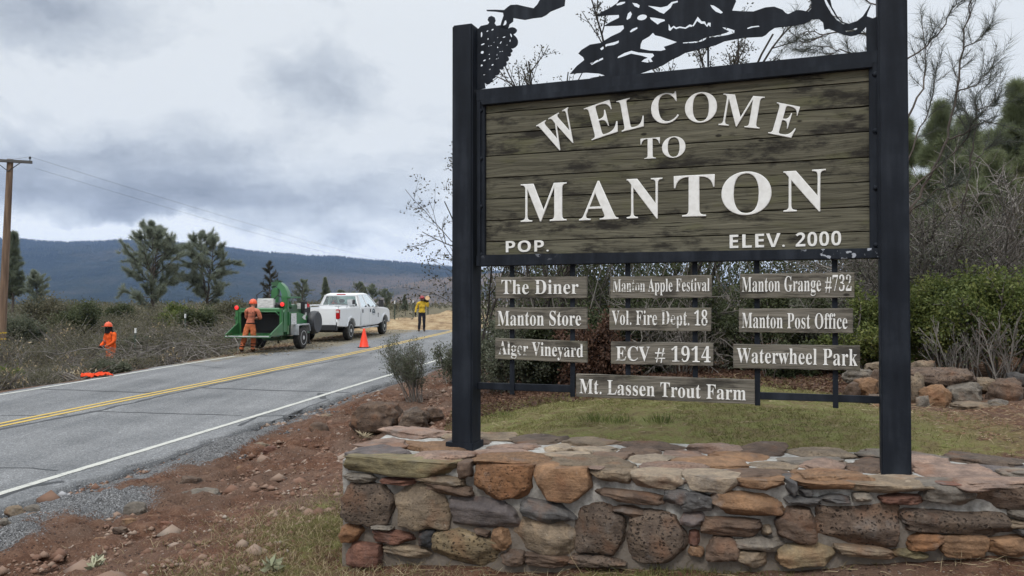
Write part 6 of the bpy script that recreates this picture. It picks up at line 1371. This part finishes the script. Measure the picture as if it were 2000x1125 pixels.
thick(1590, 14.0, 20, 1.4, .9, m_lgrey, lf(3, .05, .028), 'twiggy grey green shrub behind the Grange board', 207, q=dict(wander=.16, up=-.02))
thick(1690, 12.9, 14, 1.1, .6, m_lgreen, lf(10, .05, .032), 'green leafy shrub just left of the right sign post', 208, q=qd)
thick(1530, 12.9, 4, .55, .9, m_ldark, lf(8, .06, .035), 'small dark green seedling on the leaf litter behind the lowest board', 209)
# taller ones rising behind the panel
qt = dict(lvl=3, wander=.10, up=.02, nb=(4, 4, 5), ang=36, ratio=.55, ln=4, seg=.22, t0=.3)
thick(936, 15.5, 5, 3.8, .14, m_lsil, lf(2, .055, .032, .05), 'tall thin leaved tree reaching out left of the left sign post', 317, m_dtwig, dict(qt, ang=52, nb=(4, 4, 6), rr=.42, t0=.35), 'oak_tree', (-.03, 0), .028, base=.1)
thick(1070, 16.0, 6, 6.3, .15, m_lsil, lf(4, .055, .032, .04), 'tall thin leaved tree showing above the top rail by the grape cluster', 212, m_dtwig, qt, 'oak_tree', (-.03, 0), .05)
thick(1345, 16.5, 6, 6.5, .15, m_lsil, lf(4, .055, .032, .04), 'tall thin leaved tree showing under the cut steel branch', 213, m_dtwig, qt, 'oak_tree', (.0, 0), .05)
thick(1845, 14.2, 34, 3.5, .50, m_lsil, lf(1, .04, .02), 'large bare grey twiggy shrub right of the right sign post', 214, m_twig, dict(lvl=2, wander=.14, up=-.015, nb=(9, 9), ang=45, ratio=.5, ln=3, seg=.18), 'bare_shrub', (.05, 0), .026)
thick(1770, 14.6, 20, 2.9, .45, m_lgrey, lf(2, .045, .024), 'grey shrub partly hidden by the right sign post', 215, m_twig, dict(lvl=2, wander=.14, up=-.01, nb=(8, 8), ang=45, ratio=.5, ln=3, seg=.18), 'shrub', (.0, 0), .026)
qg = dict(lvl=2, wander=.10, up=.05, nb=(6, 7), ang=45, ratio=.45, ln=4, seg=.15, t0=.5)
thick(1855, 12.4, 15, 1.30, .5, m_lgreen, lf(13, .048, .032, .09), 'bright green leafy shrub beside the right sign post', 216, q=qg)
thick(1960, 12.2, 16, 1.32, .5, m_lgreen, lf(12, .050, .034, .09), 'yellowish green leafy shrub at the right edge', 217, q=qg)
thick(2070, 11.9, 15, 1.35, .5, m_lgreen, lf(13, .048, .032, .09), 'green leafy shrub cut by the right edge', 218, q=qg)
qb = dict(lvl=2, wander=.10, up=.04, nb=(4, 5), ang=28, ratio=.5, ln=2, seg=.14, t0=.3)
thick(1845, 11.3, 8, .85, .45, m_lgrey, lf(1, .03, .02), 'bare pale stems standing behind the orange boulder', 219, q=qb, name='bare_shrub', r=.015)
thick(1920, 11.4, 9, .95, .4, m_lgrey, lf(1, .03, .02), 'bare pale stems standing behind the grey boulder', 220, q=qb, name='bare_shrub', r=.016)
thick(1990, 10.9, 7, .95, .4, m_lbrown, lf(1, .03, .02), 'bare pale stems at the right edge behind the brown boulder', 221, q=qb, name='bare_shrub', r=.016)
thick(1515, 12.6, 5, .7, .6, m_lbrown, lf(1, .03, .02), 'thin pale dead stems below the Waterwheel board', 222, q=qb, name='bare_shrub', r=.011)
thick(892, 17.0, 9, 1.0, .22, m_lgrey, lf(4, .05, .028), 'grey green shrub at the roadside behind the left sign post', 223, q=qd)
# undergrowth that closes the thicket behind the individual shrubs
def zone2(rng): Y = rng.uniform(15.6, 20); px = rng.uniform(975, 2150); return (px - 1000) / F * Y, Y
brush_stuff('undergrowth', [(85, zone2, (2.3, 3.4), (.7, 1.3), 950, .085, 14)], 'dark undergrowth filling the thicket behind the sign', m_ldark, m_twig, 23)
# ------------------------------------------------------------------ roadside shrub in front of the road
plant('shrub', onground(810, 786), fan(20, 1.0, .011, .36, 77, base=.16, lean=(-.24, 0)), dict(lvl=2, wander=.08, up=.02, nb=(6, 6), ang=34, ratio=.50, ln=4, seg=.1, t0=.35), dict(m=4, L=.030, W=.013, jit=.045), 'small grey green shrub on the dirt between the road and the stone wall', 'shrub', m_twig, m_lgrey, 301)
# ------------------------------------------------------------------ grey pine close to the sign
def near_pine():
    rng = np.random.default_rng(44); T, Sx = [], []
    B = gp(1762, 11.6); o = empty('pine_tree', B, 'long needled grey pine close behind the right sign post', 'tree')
    L = [([(1762, 900), (1764, 620), (1770, 420), (1766, 200), (1758, 20), (1750, -120)], 11.6, 11.5, .07), ([(1770, 425), (1820, 345), (1850, 270), (1868, 180), (1880, 95), (1896, 10), (1905, -60)], 11.6, 11.2, .020), ([(1768, 385), (1830, 325), (1880, 280), (1903, 235), (1925, 215)], 11.6, 11.0, .015),
         ([(1766, 120), (1812, 88), (1846, 48), (1868, 5), (1880, -40)], 11.5, 11.0, .014), ([(1850, 270), (1885, 262), (1915, 235), (1938, 240)], 11.3, 11.0, .012), ([(1868, 180), (1905, 165), (1935, 135)], 11.2, 11.2, .012), ([(1768, 330), (1800, 250), (1822, 190), (1830, 130)], 11.6, 11.9, .012), ([(1880, 95), (1912, 80), (1935, 50)], 11.2, 11.0, .010),
         ([(1766, 240), (1800, 175), (1808, 110), (1800, 40)], 11.5, 12.1, .016), ([(1768, 420), (1795, 400), (1830, 372), (1868, 362)], 11.6, 11.0, .014), ([(1880, 420), (1893, 330), (1906, 250), (1908, 185), (1932, 160)], 12.4, 12.2, .013), ([(1906, 250), (1880, 215), (1868, 205)], 12.2, 12.2, .010), ([(1908, 215), (1938, 205), (1950, 190)], 12.2, 12.0, .010), ([(1893, 330), (1925, 290), (1948, 275)], 12.3, 12.3, .010),
         ([(1758, 60), (1715, 75), (1665, 60), (1610, 68), (1560, 92)], 11.5, 12.0, .018), ([(1760, 140), (1700, 112), (1640, 100), (1585, 118)], 11.6, 12.2, .016), ([(1665, 60), (1640, 35), (1600, 25)], 11.8, 11.8, .010), ([(1610, 68), (1575, 60), (1535, 82)], 11.9, 12.0, .009), ([(1758, 20), (1700, 5), (1650, -25)], 11.5, 11.6, .014), ([(1640, 100), (1610, 88), (1570, 100)], 12, 12.3, .009), ([(1700, 112), (1670, 130), (1630, 128)], 12, 12.3, .009)]
    for i, (pp, ya, yb, r) in enumerate(L):
        P = np.array([at(x, y, ya + (yb - ya) * k / (len(pp) - 1)) - B for k, (x, y) in enumerate(pp)]); tt = np.linspace(0, len(P) - 1, (len(P) - 1) * 4 + 1)
        Q = np.stack([np.interp(tt, np.arange(len(P)), P[:, c]) for c in range(3)], 1); Q[1:-1] += rng.normal(size=(len(Q) - 2, 3)) * .012; T.append((Q, r, r * .35))
        if i == 0: continue
        n = len(Q)
        for j in range(int(n * .28), n):
            d = Q[min(j + 1, n - 1)] - Q[j - 1]; d /= np.linalg.norm(d)
            if rng.random() < .8:
                ax = rng.normal(size=3); cd = d * .7 + ax * .42 + np.array((0, 0, .22)); branch(T, Sx, rng, Q[j], cd, rng.uniform(.18, .50), r * .30, 0, dict(wander=.10, up=.08, ln=4, seg=.06, l0=.35))
        for s in (-1, -2, -3): Sx.append((Q[s], Q[-1] - Q[-2]))
    V, Fc = tubes_np(T, 6); link('trunk', mesh_np('trunk', V, Fc, m_trunk, True), o)
    P = np.array([s[0] for s in Sx]); D = np.array([s[1] for s in Sx]); V, Fc = needles_np(P, D, 15, .24, .0045, .62, rng, .05); link('crown', mesh_np('crown', V, Fc, M('dusky_pine_needles', f_leaf([(0, (.040, .048, .038)), (.6, (.085, .095, .078)), (1, (.14, .15, .12))]))), o)
near_pine()
for px, yt, Y, lab, sd_, sp in ((1848, 205, 21, 'narrow pointed conifer behind the twiggy shrub', 61, .29), (1902, 232, 23, 'low conifer with browning needles between two pointed ones', 62, .40), (1978, 168, 19, 'broad conifer at the right edge', 63, .44), (2060, 200, 18, 'conifer cut off by the right edge', 64, .38), (1800, 240, 24, 'conifer half hidden by the right sign post', 65, .38), (1945, 300, 17.0, 'young conifer with brown inner needles below the broad one', 66, .46), (1876, 262, 22, 'short conifer between the narrow pointed one and the low browning one', 67, .36), (1932, 236, 24, 'dim conifer furthest back, left of the broad one', 68, .34), (2018, 186, 21, 'tall conifer just right of the broad one, touching the right edge', 69, .36)):
    pine(px, yt, 730, Y, lab, sd_, sp, 1, 90, .40, m_conif, .06, 'cone', 'conifer', .0058)
# ------------------------------------------------------------------ rocks
def rock(px, py, w, h, Y=None, col='grey', por=.3, label='', group=None, seed=1, sq=.35, name='rock', depth=None, sink=.22):
    """a loose stone whose outline is centred on the photograph pixel, resting on the ground"""
    p = onground(px, py + h * .38) if Y is None else at(px, py, Y); Y = p.y; W, Hh = w * Y / F, h * Y / F
    me = rock_mesh(name, (W * 1.08, (depth or .8) * W, Hh * 1.15), seed * 13 + 5, 19 if w > 40 else 9, sq, .19)
    o = link(name, me); c = at(px, py, Y + W * .3); o.location = c; o.rotation_euler = (0, 0, seed * 1.3 % .6 - .3); o.color = PAL[col] + (por,)
    return tag(o, label, 'rock', group)
rock(732, 819, 92, 60, 11.9, 'brown', .6, 'big grey brown boulder left of the stone wall', seed=1, name='boulder')
rock(808, 820, 58, 36, 11.6, 'dporous', .6, 'dark rugged rock beside the big boulder', seed=2)
rock(846, 812, 36, 30, 11.9, 'brown', .4, 'brown rock between the dark rugged rock and the left sign post', seed=3)
for i, (px, py, w, h, c, lab) in enumerate(((623, 838, 36, 26, 'brown', 'brown rock high on the dirt bank'), (638, 814, 20, 11, 'tan', 'small tan rock near the road above the brown one'), (506, 872, 38, 14, 'tan', 'flat tan rock on the gravel near the road edge'), (528, 879, 28, 15, 'red', 'reddish rock touching the flat tan one'),
        (372, 946, 48, 30, 'brown', 'pointed brown rock in the middle of the dirt bank'), (402, 931, 30, 14, 'orange', 'orange stone leaning on the pointed brown rock'), (386, 966, 72, 22, 'grey', 'flat grey rock half buried in the dirt bank'), (264, 996, 38, 28, 'grey', 'grey rock with a sharp edge below the gravel'), (254, 1020, 24, 15, 'orange', 'small orange stone below the sharp grey rock'),
        (326, 1027, 27, 16, 'red', 'red stone in the dirt right of the sharp grey rock'), (30, 1001, 34, 22, 'tan', 'tan rock at the broken road edge, left of two'), (66, 997, 34, 20, 'grey', 'pale rock at the broken road edge, right of two'), (71, 1011, 32, 17, 'orange', 'orange rock in front of the two pale ones'), (6, 1024, 24, 18, 'grey', 'rock cut by the left edge of the picture'),
        (193, 1059, 24, 16, 'orange', 'small orange rock low on the left'), (337, 957, 22, 12, 'tan', 'small tan stone left of the pointed brown rock'), (300, 1012, 26, 13, 'orange', 'long orange stone beside the sharp grey rock'), (235, 1036, 26, 12, 'brown', 'brown stone below the small orange one'), (600, 862, 16, 9, 'red', 'small red stone on the dirt bank below the brown rock'), (560, 905, 14, 8, 'tan', 'small pale stone right of the reddish rock'), (470, 915, 16, 9, 'orange', 'small orange stone below the flat tan rock'))):
    rock(px, py, w, h, None, c, .2, lab, 'loose rocks on the dirt bank', 20 + i)
for i, (px, py, w, h, Y, c, por, lab) in enumerate(((1836, 741, 106, 40, 10.3, 'porous', .9, 'wide flat porous slab on top of the rock pile'), (1829, 776, 54, 46, 9.9, 'orange', .1, 'smooth rounded orange boulder under the porous slab'), (1883, 770, 68, 42, 10.0, 'grey', .2, 'smooth grey boulder right of the rounded orange one'),
        (1914, 752, 46, 30, 10.5, 'tan', .4, 'tan rock behind the smooth grey boulder'), (1965, 771, 66, 54, 9.9, 'brown', .3, 'angular red brown boulder at the right of the pile'), (1896, 796, 84, 20, 9.5, 'tan', .2, 'long low tan rock at the foot of the pile'), (1947, 791, 42, 20, 9.6, 'grey', .2, 'low grey rock between the long tan rock and the red brown boulder'),
        (1792, 762, 28, 60, 10.1, 'tan', .5, 'upright tan rock against the right sign post'), (1803, 718, 36, 24, 10.9, 'tan', .5, 'small tan rock behind the porous slab'), (1692, 758, 42, 34, 10.1, 'orange', .1, 'rounded orange rock left of the right sign post'), (1667, 762, 26, 28, 10.1, 'brown', .2, 'brown rock left of the rounded orange one'), (1718, 748, 36, 52, 10.2, 'porous', .7, 'porous rock half hidden by the right sign post'),
        (1677, 735, 52, 28, 10.7, 'grey', .3, 'grey rock behind the rounded orange one'), (1716, 721, 46, 24, 10.9, 'tan', .3, 'tan rock on top, just left of the right sign post'), (1714, 803, 28, 26, 9.3, 'orange', .1, 'orange rock in front of the pile, left of the post'), (1708, 781, 34, 20, 9.7, 'dporous', .5, 'dark rock under the rounded orange one'), (1802, 793, 24, 36, 9.7, 'grey', .3, 'grey rock at the foot of the post, right side'), (1990, 742, 40, 24, 10.8, 'dgrey', .3, 'dark rock at the right edge behind the pile'), (2025, 775, 60, 40, 10.2, 'tan', .3, 'tan boulder cut by the right edge'))):
    rock(px, py, w, h, Y, c, por, lab, 'boulders piled behind the right sign post', 60 + i, .4, depth=.9)
# ------------------------------------------------------------------ gravel, litter, grass, straw
def scatter(n, fn, rng):
    X, Y = fn(rng, n); return np.stack([X, Y, ground(X, Y)], 1)
def bits(name, P, size, mat, label, rng, flat=.6, cat='gravel'):
    n = len(P); b = np.array([(1, 0, 0), (0, 1, 0), (-1, 0, 0), (0, -1, 0), (0, 0, 1), (0, 0, -1)], float); s = size * np.exp(rng.normal(size=(n, 1, 1)) * .68); a = rng.uniform(0, 6.28, n)
    V = b[None] * (1 + rng.normal(size=(n, 6, 3)) * .22) * s; V[..., 2] *= flat; c, sn = np.cos(a)[:, None], np.sin(a)[:, None]; x = V[..., 0] * c - V[..., 1] * sn; y = V[..., 0] * sn + V[..., 1] * c
    V = np.stack([x, y, V[..., 2]], -1) + P[:, None]; f = np.array([(0, 1, 4), (1, 2, 4), (2, 3, 4), (3, 0, 4), (1, 0, 5), (2, 1, 5), (3, 2, 5), (0, 3, 5)])
    o = link(name, mesh_np(name, V.reshape(-1, 3), (f[None] + 6 * np.arange(n)[:, None, None]).reshape(-1, 3), mat)); return tag(o, label, cat, kind='stuff')
rng = np.random.default_rng(5)
def bankfn(a, b_, y0, y1):
    def f(rng, n): Y = y0 + (y1 - y0) * rng.random(n) ** 1.6; return edgeN(Y) + a + (b_ - a) * rng.random(n), Y
    return f
m_bits = M('loose_stones', f_leaf([(0, (.075, .042, .030)), (.35, (.17, .095, .065)), (.7, (.23, .165, .125)), (1, (.33, .29, .25))], .9, 2.0)); m_gbits = M('grey_gravel', f_leaf([(0, (.05, .05, .052)), (.6, (.16, .16, .165)), (1, (.40, .40, .41))], .9, 3.0))
bits('rubble', scatter(11000, bankfn(.1, 3.6, 4.5, 18), rng), .015, m_bits, 'red brown stones strewn over the dirt bank', rng, cat='rubble')
bits('gravel', scatter(5200, bankfn(-.02, .9, 4.5, 17), rng), .009, m_gbits, 'grey gravel along the broken road edge', rng)
def blades(name, P, L, W, mat, label, rng, lean=.5, cat='grass', flat=False):
    n = len(P); d = rng.normal(size=(n, 3)) * lean; d[:, 2] = np.abs(d[:, 2]) * .12 + .03 if flat else 1.0; d /= np.linalg.norm(d, axis=1)[:, None]
    S = np.cross(d, rng.normal(size=(n, 3))); S /= np.linalg.norm(S, axis=1)[:, None]; l = (L * np.exp(rng.normal(size=n) * .35))[:, None]
    mid = P + d * l * .55; tp = P + d * l + np.c_[rng.normal(size=(n, 2)) * l * .2, np.zeros(n) - l[:, 0] * .06]
    V = np.stack([P - S * W / 2, P + S * W / 2, mid + S * W * .4, mid - S * W * .4, tp], 1).reshape(-1, 3); o5 = 5 * np.arange(n)
    Fq = np.stack([o5, o5 + 1, o5 + 2, o5 + 3], 1); Ft = np.stack([o5 + 3, o5 + 2, o5 + 4, o5 + 4], 1)
    me = bpy.data.meshes.new(name); me.from_pydata(V.tolist(), [], Fq.tolist() + [t[:3] for t in Ft.tolist()]); me.materials.append(mat)
    return tag(link(name, me), label, cat, kind='stuff')
def lawnfn(rng, n):
    X = rng.uniform(-.9, 4.6, n * 3); Y = rng.uniform(6.7, 12.6, n * 3); k = vnoise(X * 1.3, Y * 1.3, 61) * .7 + vnoise(X * 5, Y * 5, 62) * .3; sel = (k > .36) & (rng.random(n * 3) < 1.15 - sstep(2.4, 4.6, X)); return X[sel][:n], Y[sel][:n]
blades('grass', scatter(30000, lawnfn, rng), .035, .005, m_blade, 'short mossy grass behind the stone wall', rng, .8)
def forefn(rng, n):
    c = [(-1.6, 7.2, .75, .9, .34), (.3, 5.72, 1.9, .16, .26), (-1.9, 6.0, .9, .5, .16), (2.6, 5.02, 1.0, .12, .14), (-1.3, 5.75, .6, .25, .10)]; i = rng.choice(5, n, p=[q_[4] for q_ in c]); c = np.array(c)[i]; return c[:, 0] + rng.normal(size=n) * c[:, 2] * .6, c[:, 1] + rng.normal(size=n) * c[:, 3] * .6
blades('grass', scatter(16000, forefn, rng), .042, .0045, m_blade, 'thin green grass in front of the stone wall', rng, .7)
blades('dry_grass', scatter(4200, lambda r, n: (r.uniform(-3.2, 4.2, n), r.uniform(4.7, 6.2, n)), rng), .12, .004, m_straw, 'dry straw lying in front of the stone wall', rng, 1.0, 'straw', True)
blades('dry_grass', scatter(3600, lambda r, n: (r.uniform(-.8, 5.5, n), r.uniform(6.8, 12.8, n)), rng), .11, .005, m_straw, 'dry straw lying on the grass behind the stone wall', rng, 1.0, 'straw', True)
P = scatter(16000, lambda r, n: (r.uniform(-.9, 5.2, n), r.uniform(11.2, 15.0, n)), rng); P[:, 2] += .01
V, Fc = leaves_np(P, np.c_[rng.normal(size=(len(P), 2)), rng.normal(size=len(P)) * .3], .055, .035, rng); tag(link('leaf_litter', mesh_np('leaf_litter', V, Fc, m_lbrown)), 'brown fallen leaves under the thicket', 'leaf litter', kind='stuff')
def strawfn(rng, n):
    i = rng.random(n) < .6; X = np.where(i, -1.75 + rng.normal(size=n) * .55, -1.4 + rng.normal(size=n) * .8); Y = np.where(i, 7.1 + rng.normal(size=n) * .7, 6.0 + rng.normal(size=n) * .35); return X, Y
blades('dry_grass', scatter(7000, strawfn, rng), .07, .0035, m_straw, 'short dry grass on the bank left of the stone wall', rng, .9, 'straw', False)
# tufts of greener grass and pale rosettes
for i, (px, py, n, L, lab) in enumerate(((1162, 826, 34, .16, 'green grass tuft behind the wall, left of two'), (1212, 828, 30, .12, 'small green grass tuft behind the wall, middle'), (1290, 828, 40, .16, 'wider green grass tuft behind the wall'), (985, 815, 22, .12, 'green grass tuft near the left sign post'))):
    p = onground(px, py); g = np.random.default_rng(i); L *= .7; P = np.c_[g.normal(size=(n * 3, 2)) * .07, np.zeros(n * 3)]; d = np.c_[P[:, :2] * 3 + g.normal(size=(n * 3, 2)) * .25, np.ones(n * 3)]
    V, Fc = leaves_np(P, d, L * g.uniform(.6, 1.2, n * 3), .006, g, .6); o = link('grass_tuft', mesh_np('grass_tuft', V, Fc, m_lgreen)); o.location = p; tag(o, lab, 'grass tuft')
m_mull = M('pale_felted_leaves', f_leaf([(0, (.17, .18, .11)), (.6, (.29, .29, .19)), (1, (.42, .40, .28))], .9)); m_pale = M('pale_dry_leaves', f_leaf([(0, (.20, .16, .10)), (1, (.46, .39, .27))], .9))
for px, py, L, n, mt, lab in ((185, 1112, .10, 16, m_mull, 'pale rosette plant at the bottom left'), (530, 1116, .11, 18, m_mull, 'pale felted rosette plant at the bottom'), (712, 858, .16, 22, m_pale, 'dry pale tuft below the big boulder')):
    p = onground(px, py); g = np.random.default_rng(int(px)); a = g.uniform(0, 6.28, n); d = np.c_[np.cos(a), np.sin(a), g.uniform(.15, .9, n)]; V, Fc = leaves_np(np.zeros((n, 3)) + g.normal(size=(n, 3)) * .01, d, L * g.uniform(.7, 1.2, n), L * .38 if mt is m_mull else L * .13, g, .5)
    o = link('rosette_plant', mesh_np('rosette_plant', V, Fc, mt)); o.location = p + Vector((0, 0, .02)); tag(o, lab, 'plant')
# ------------------------------------------------------------------ cut branches and chips beyond the road
def limb(pts, r, lab, seed, twigs=7, name='cut_branch'):
    g = np.random.default_rng(seed); P = np.array([onroad(x, y, .0) + Vector((0, 0, z)) for x, y, z in pts]); P[:, 2] = np.maximum(P[:, 2], [gz(p[0], p[1]) + .05 for p in P]) if True else 0
    tt = np.linspace(0, len(P) - 1, (len(P) - 1) * 4 + 1); Q = np.stack([np.interp(tt, np.arange(len(P)), P[:, c]) for c in range(3)], 1); Q[1:-1] += g.normal(size=(len(Q) - 2, 3)) * r * .9; T = [(Q, r, r * .4)]; S_ = []
    for i in range(twigs):
        j = g.integers(3, len(Q)); d = Q[-1] - Q[0]; d /= np.linalg.norm(d); branch(T, S_, g, Q[j], d * .6 + g.normal(size=3) * .5 + np.array((0, 0, .2)), g.uniform(.4, 1.0), r * .4, 1, dict(wander=.12, nb=(3,), ang=35, ratio=.5, ln=1, seg=.15))
    c = Q[0].copy(); V, Fc = tubes_np(T, 5); o = link(name, mesh_np(name, V - c, Fc, m_twig, True)); o.location = c; return tag(o, lab, 'branch')
limb([(430, 697, .02), (400, 688, .22), (340, 688, .30), (285, 700, .25)], .035, 'forked pale branch lying nearest the road by the cut brush', 1)
limb([(425, 690, .1), (380, 684, .35), (320, 692, .30), (270, 706, .2)], .028, 'thin pale branch lying behind the forked one', 2)
limb([(480, 672, .15), (420, 672, .35), (380, 668, .45), (330, 676, .4)], .030, 'long bare branch dragged towards the chipper', 3)
limb([(475, 680, .05), (430, 676, .2), (395, 680, .3)], .025, 'short bare branch beside the worker at the chipper', 4)
limb([(215, 702, .3), (170, 702, .35), (110, 712, .3)], .025, 'pale branch lying in front of the worker in the brush', 5)
def pile(px, Y, w, h, n, lab, seed):
    g = np.random.default_rng(seed); T = []; B = gp(px, Y)
    for i in range(n):
        a = g.uniform(0, 6.28); u_ = g.random(); p = np.array((g.normal() * w * .42, g.normal() * w * .28, abs(g.normal()) * h * .4)); L = g.uniform(.5, 1.8); d = np.array((math.cos(a), math.sin(a) * .6, g.normal() * .28)); T.append((np.array([p - d * L / 2, p + g.normal(size=3) * .06 + np.array((0, 0, .05)), p + d * L / 2]), g.uniform(.006, .018), .004))
    o = empty('brush_pile', B, lab, 'brush pile'); V, Fc = tubes_np(T); link('branches', mesh_np('branches', V, Fc, m_twig, True), o)
    m = n * 5; P = np.c_[g.normal(size=(m, 1)) * w * .45, g.normal(size=(m, 1)) * w * .3, np.abs(g.normal(size=(m, 1))) * h * .42]; V, Fc = leaves_np(P, g.normal(size=(m, 3)), .09, .04, g); link('leaves', mesh_np('leaves', V, Fc, m_lolive), o)
pile(352, 28.0, 2.6, .9, 420, 'heap of grey cut branches left of the chipper', 1)
pile(270, 26.5, 2.2, .7, 300, 'lower heap of cut branches nearer the worker in the brush', 2)
pile(425, 33.5, 2.4, 1.0, 300, 'heap of cut branches behind the feed tray of the chipper', 3)
# mound of chipped wood ahead of the truck
def mound():
    nx_, ny_ = 130, 70; U, V_ = np.meshgrid(np.linspace(-1, 1, nx_), np.linspace(-1, 1, ny_)); X = -5.6 + U * 5.6 + V_ * 1.4; Y = 52 + V_ * 7.5 + .0 * U; X = X - 0
    e = np.clip(1 - np.abs(U) ** 2.4, 0, 1) * np.clip(1 - np.abs(V_) ** 2.0, 0, 1); Z = ground(X, Y) - .06 + e ** .7 * (.9 + .55 * (fbm(X * .5, Y * .3, 15) - .5) * 2 + .12 * (fbm(X * 2.5, Y * 2.5, 16) - .5) * 2) * (.75 + .25 * U)
    ix = np.arange(U.size).reshape(U.shape); q = np.stack([ix[:-1, :-1], ix[:-1, 1:], ix[1:, 1:], ix[1:, :-1]], -1).reshape(-1, 4)
    def f(nt, b):
        p = wpos(nt); n = N(nt, 'ShaderNodeTexNoise', 0, Vector=p, Scale=1.6, Detail=8.0, Roughness=.7); f2 = N(nt, 'ShaderNodeTexNoise', 0, Vector=p, Scale=14.0, Detail=4.0, Roughness=.7)
        col = ramp(nt, n, [(.32, (.15, .09, .05)), (.5, (.34, .235, .125)), (.7, (.50, .39, .24))]); col = mix(nt, mrange(nt, f2, .52, .7, 0, .6), col, (.14, .09, .055)); setc(nt, b, col, None, f2, .1, 1.0); b.inputs['Roughness'].default_value = .95
    me = mesh_np('wood_chips', np.stack([X, Y, Z], -1), q, M('wood_chips', f), True); tag(link('wood_chips', me), 'long tan mound of chipped wood beyond the truck', 'wood chips', kind='stuff')
mound()
g = np.random.default_rng(4); Yc = g.uniform(27.5, 44, 2600); Xc = edgeF(Yc) + np.abs(g.normal(size=2600)) * 1.1 - .9; P = np.stack([Xc, Yc, np.where(Xc > edgeF(Yc), zroad(Xc, Yc) + .004, ground(Xc, Yc) + .01)], 1)
V, Fc = leaves_np(P, np.c_[g.normal(size=(2600, 2)), g.normal(size=2600) * .12], .09 * g.uniform(.4, 1.3, 2600), .03, g); tag(link('chip_litter', mesh_np('chip_litter', V, Fc, m_straw)), 'pale wood chips scattered on the road shoulder under the truck', 'wood chips', kind='stuff')
# stakes of the field fence
m_post = M('green_fence_post', None, (.035, .05, .035), .7); m_wpt = M('white_post_tip', None, (.75, .75, .74), .6)
for i, (px, yt, yb, Y, lab) in enumerate(((362, 614, 648, 38, 'white tipped fence post behind the cut branches'), (771, 588, 620, 47, 'white tipped fence post just ahead of the truck'), (807, 587, 605, 62, 'white tipped fence post left of the man in yellow'), (265, 642, 668, 31, 'short white tipped stake behind the worker in the brush'), (836, 577, 612, 56, 'tall pale stake behind the man in yellow'))):
    a = at(px, yt, Y); b = at(px, yb, Y); b.z = gz(b.x, b.y) - .1; o = empty('fence_post', b, lab, 'fence post', 'field fence posts')
    mb = MB(); mb.tube([b, a], .030, 6); mb.box((a.x, a.y - .02, (a.z + b.z) / 2), (.07, .02, a.z - b.z)); mb.build('post', m_post, o, True); mb = MB(); mb.tube([a - Vector((0, 0, .16)), a + Vector((0, 0, .02))], .042, 6); mb.build('tip', m_wpt, o, True)
# ------------------------------------------------------------------ the air
m_air = bpy.data.materials.new('haze'); m_air.use_nodes = True; nt = m_air.node_tree; nt.nodes.clear()
pv = nt.nodes.new('ShaderNodeVolumePrincipled'); pv.inputs['Color'].default_value = (.40, .58, 1.0, 1); pv.inputs['Density'].default_value = 5.4e-5; pv.inputs['Anisotropy'].default_value = 0.0
mo = nt.nodes.new('ShaderNodeOutputMaterial'); nt.links.new(pv.outputs[0], mo.inputs['Volume'])
mb = MB(); mb.box((0, 6500, 282), (28000, 14400, 568)); hz = mb.build('haze', m_air); tag(hz, 'thin blue haze over the plain and the ridge', 'haze', kind='stuff')
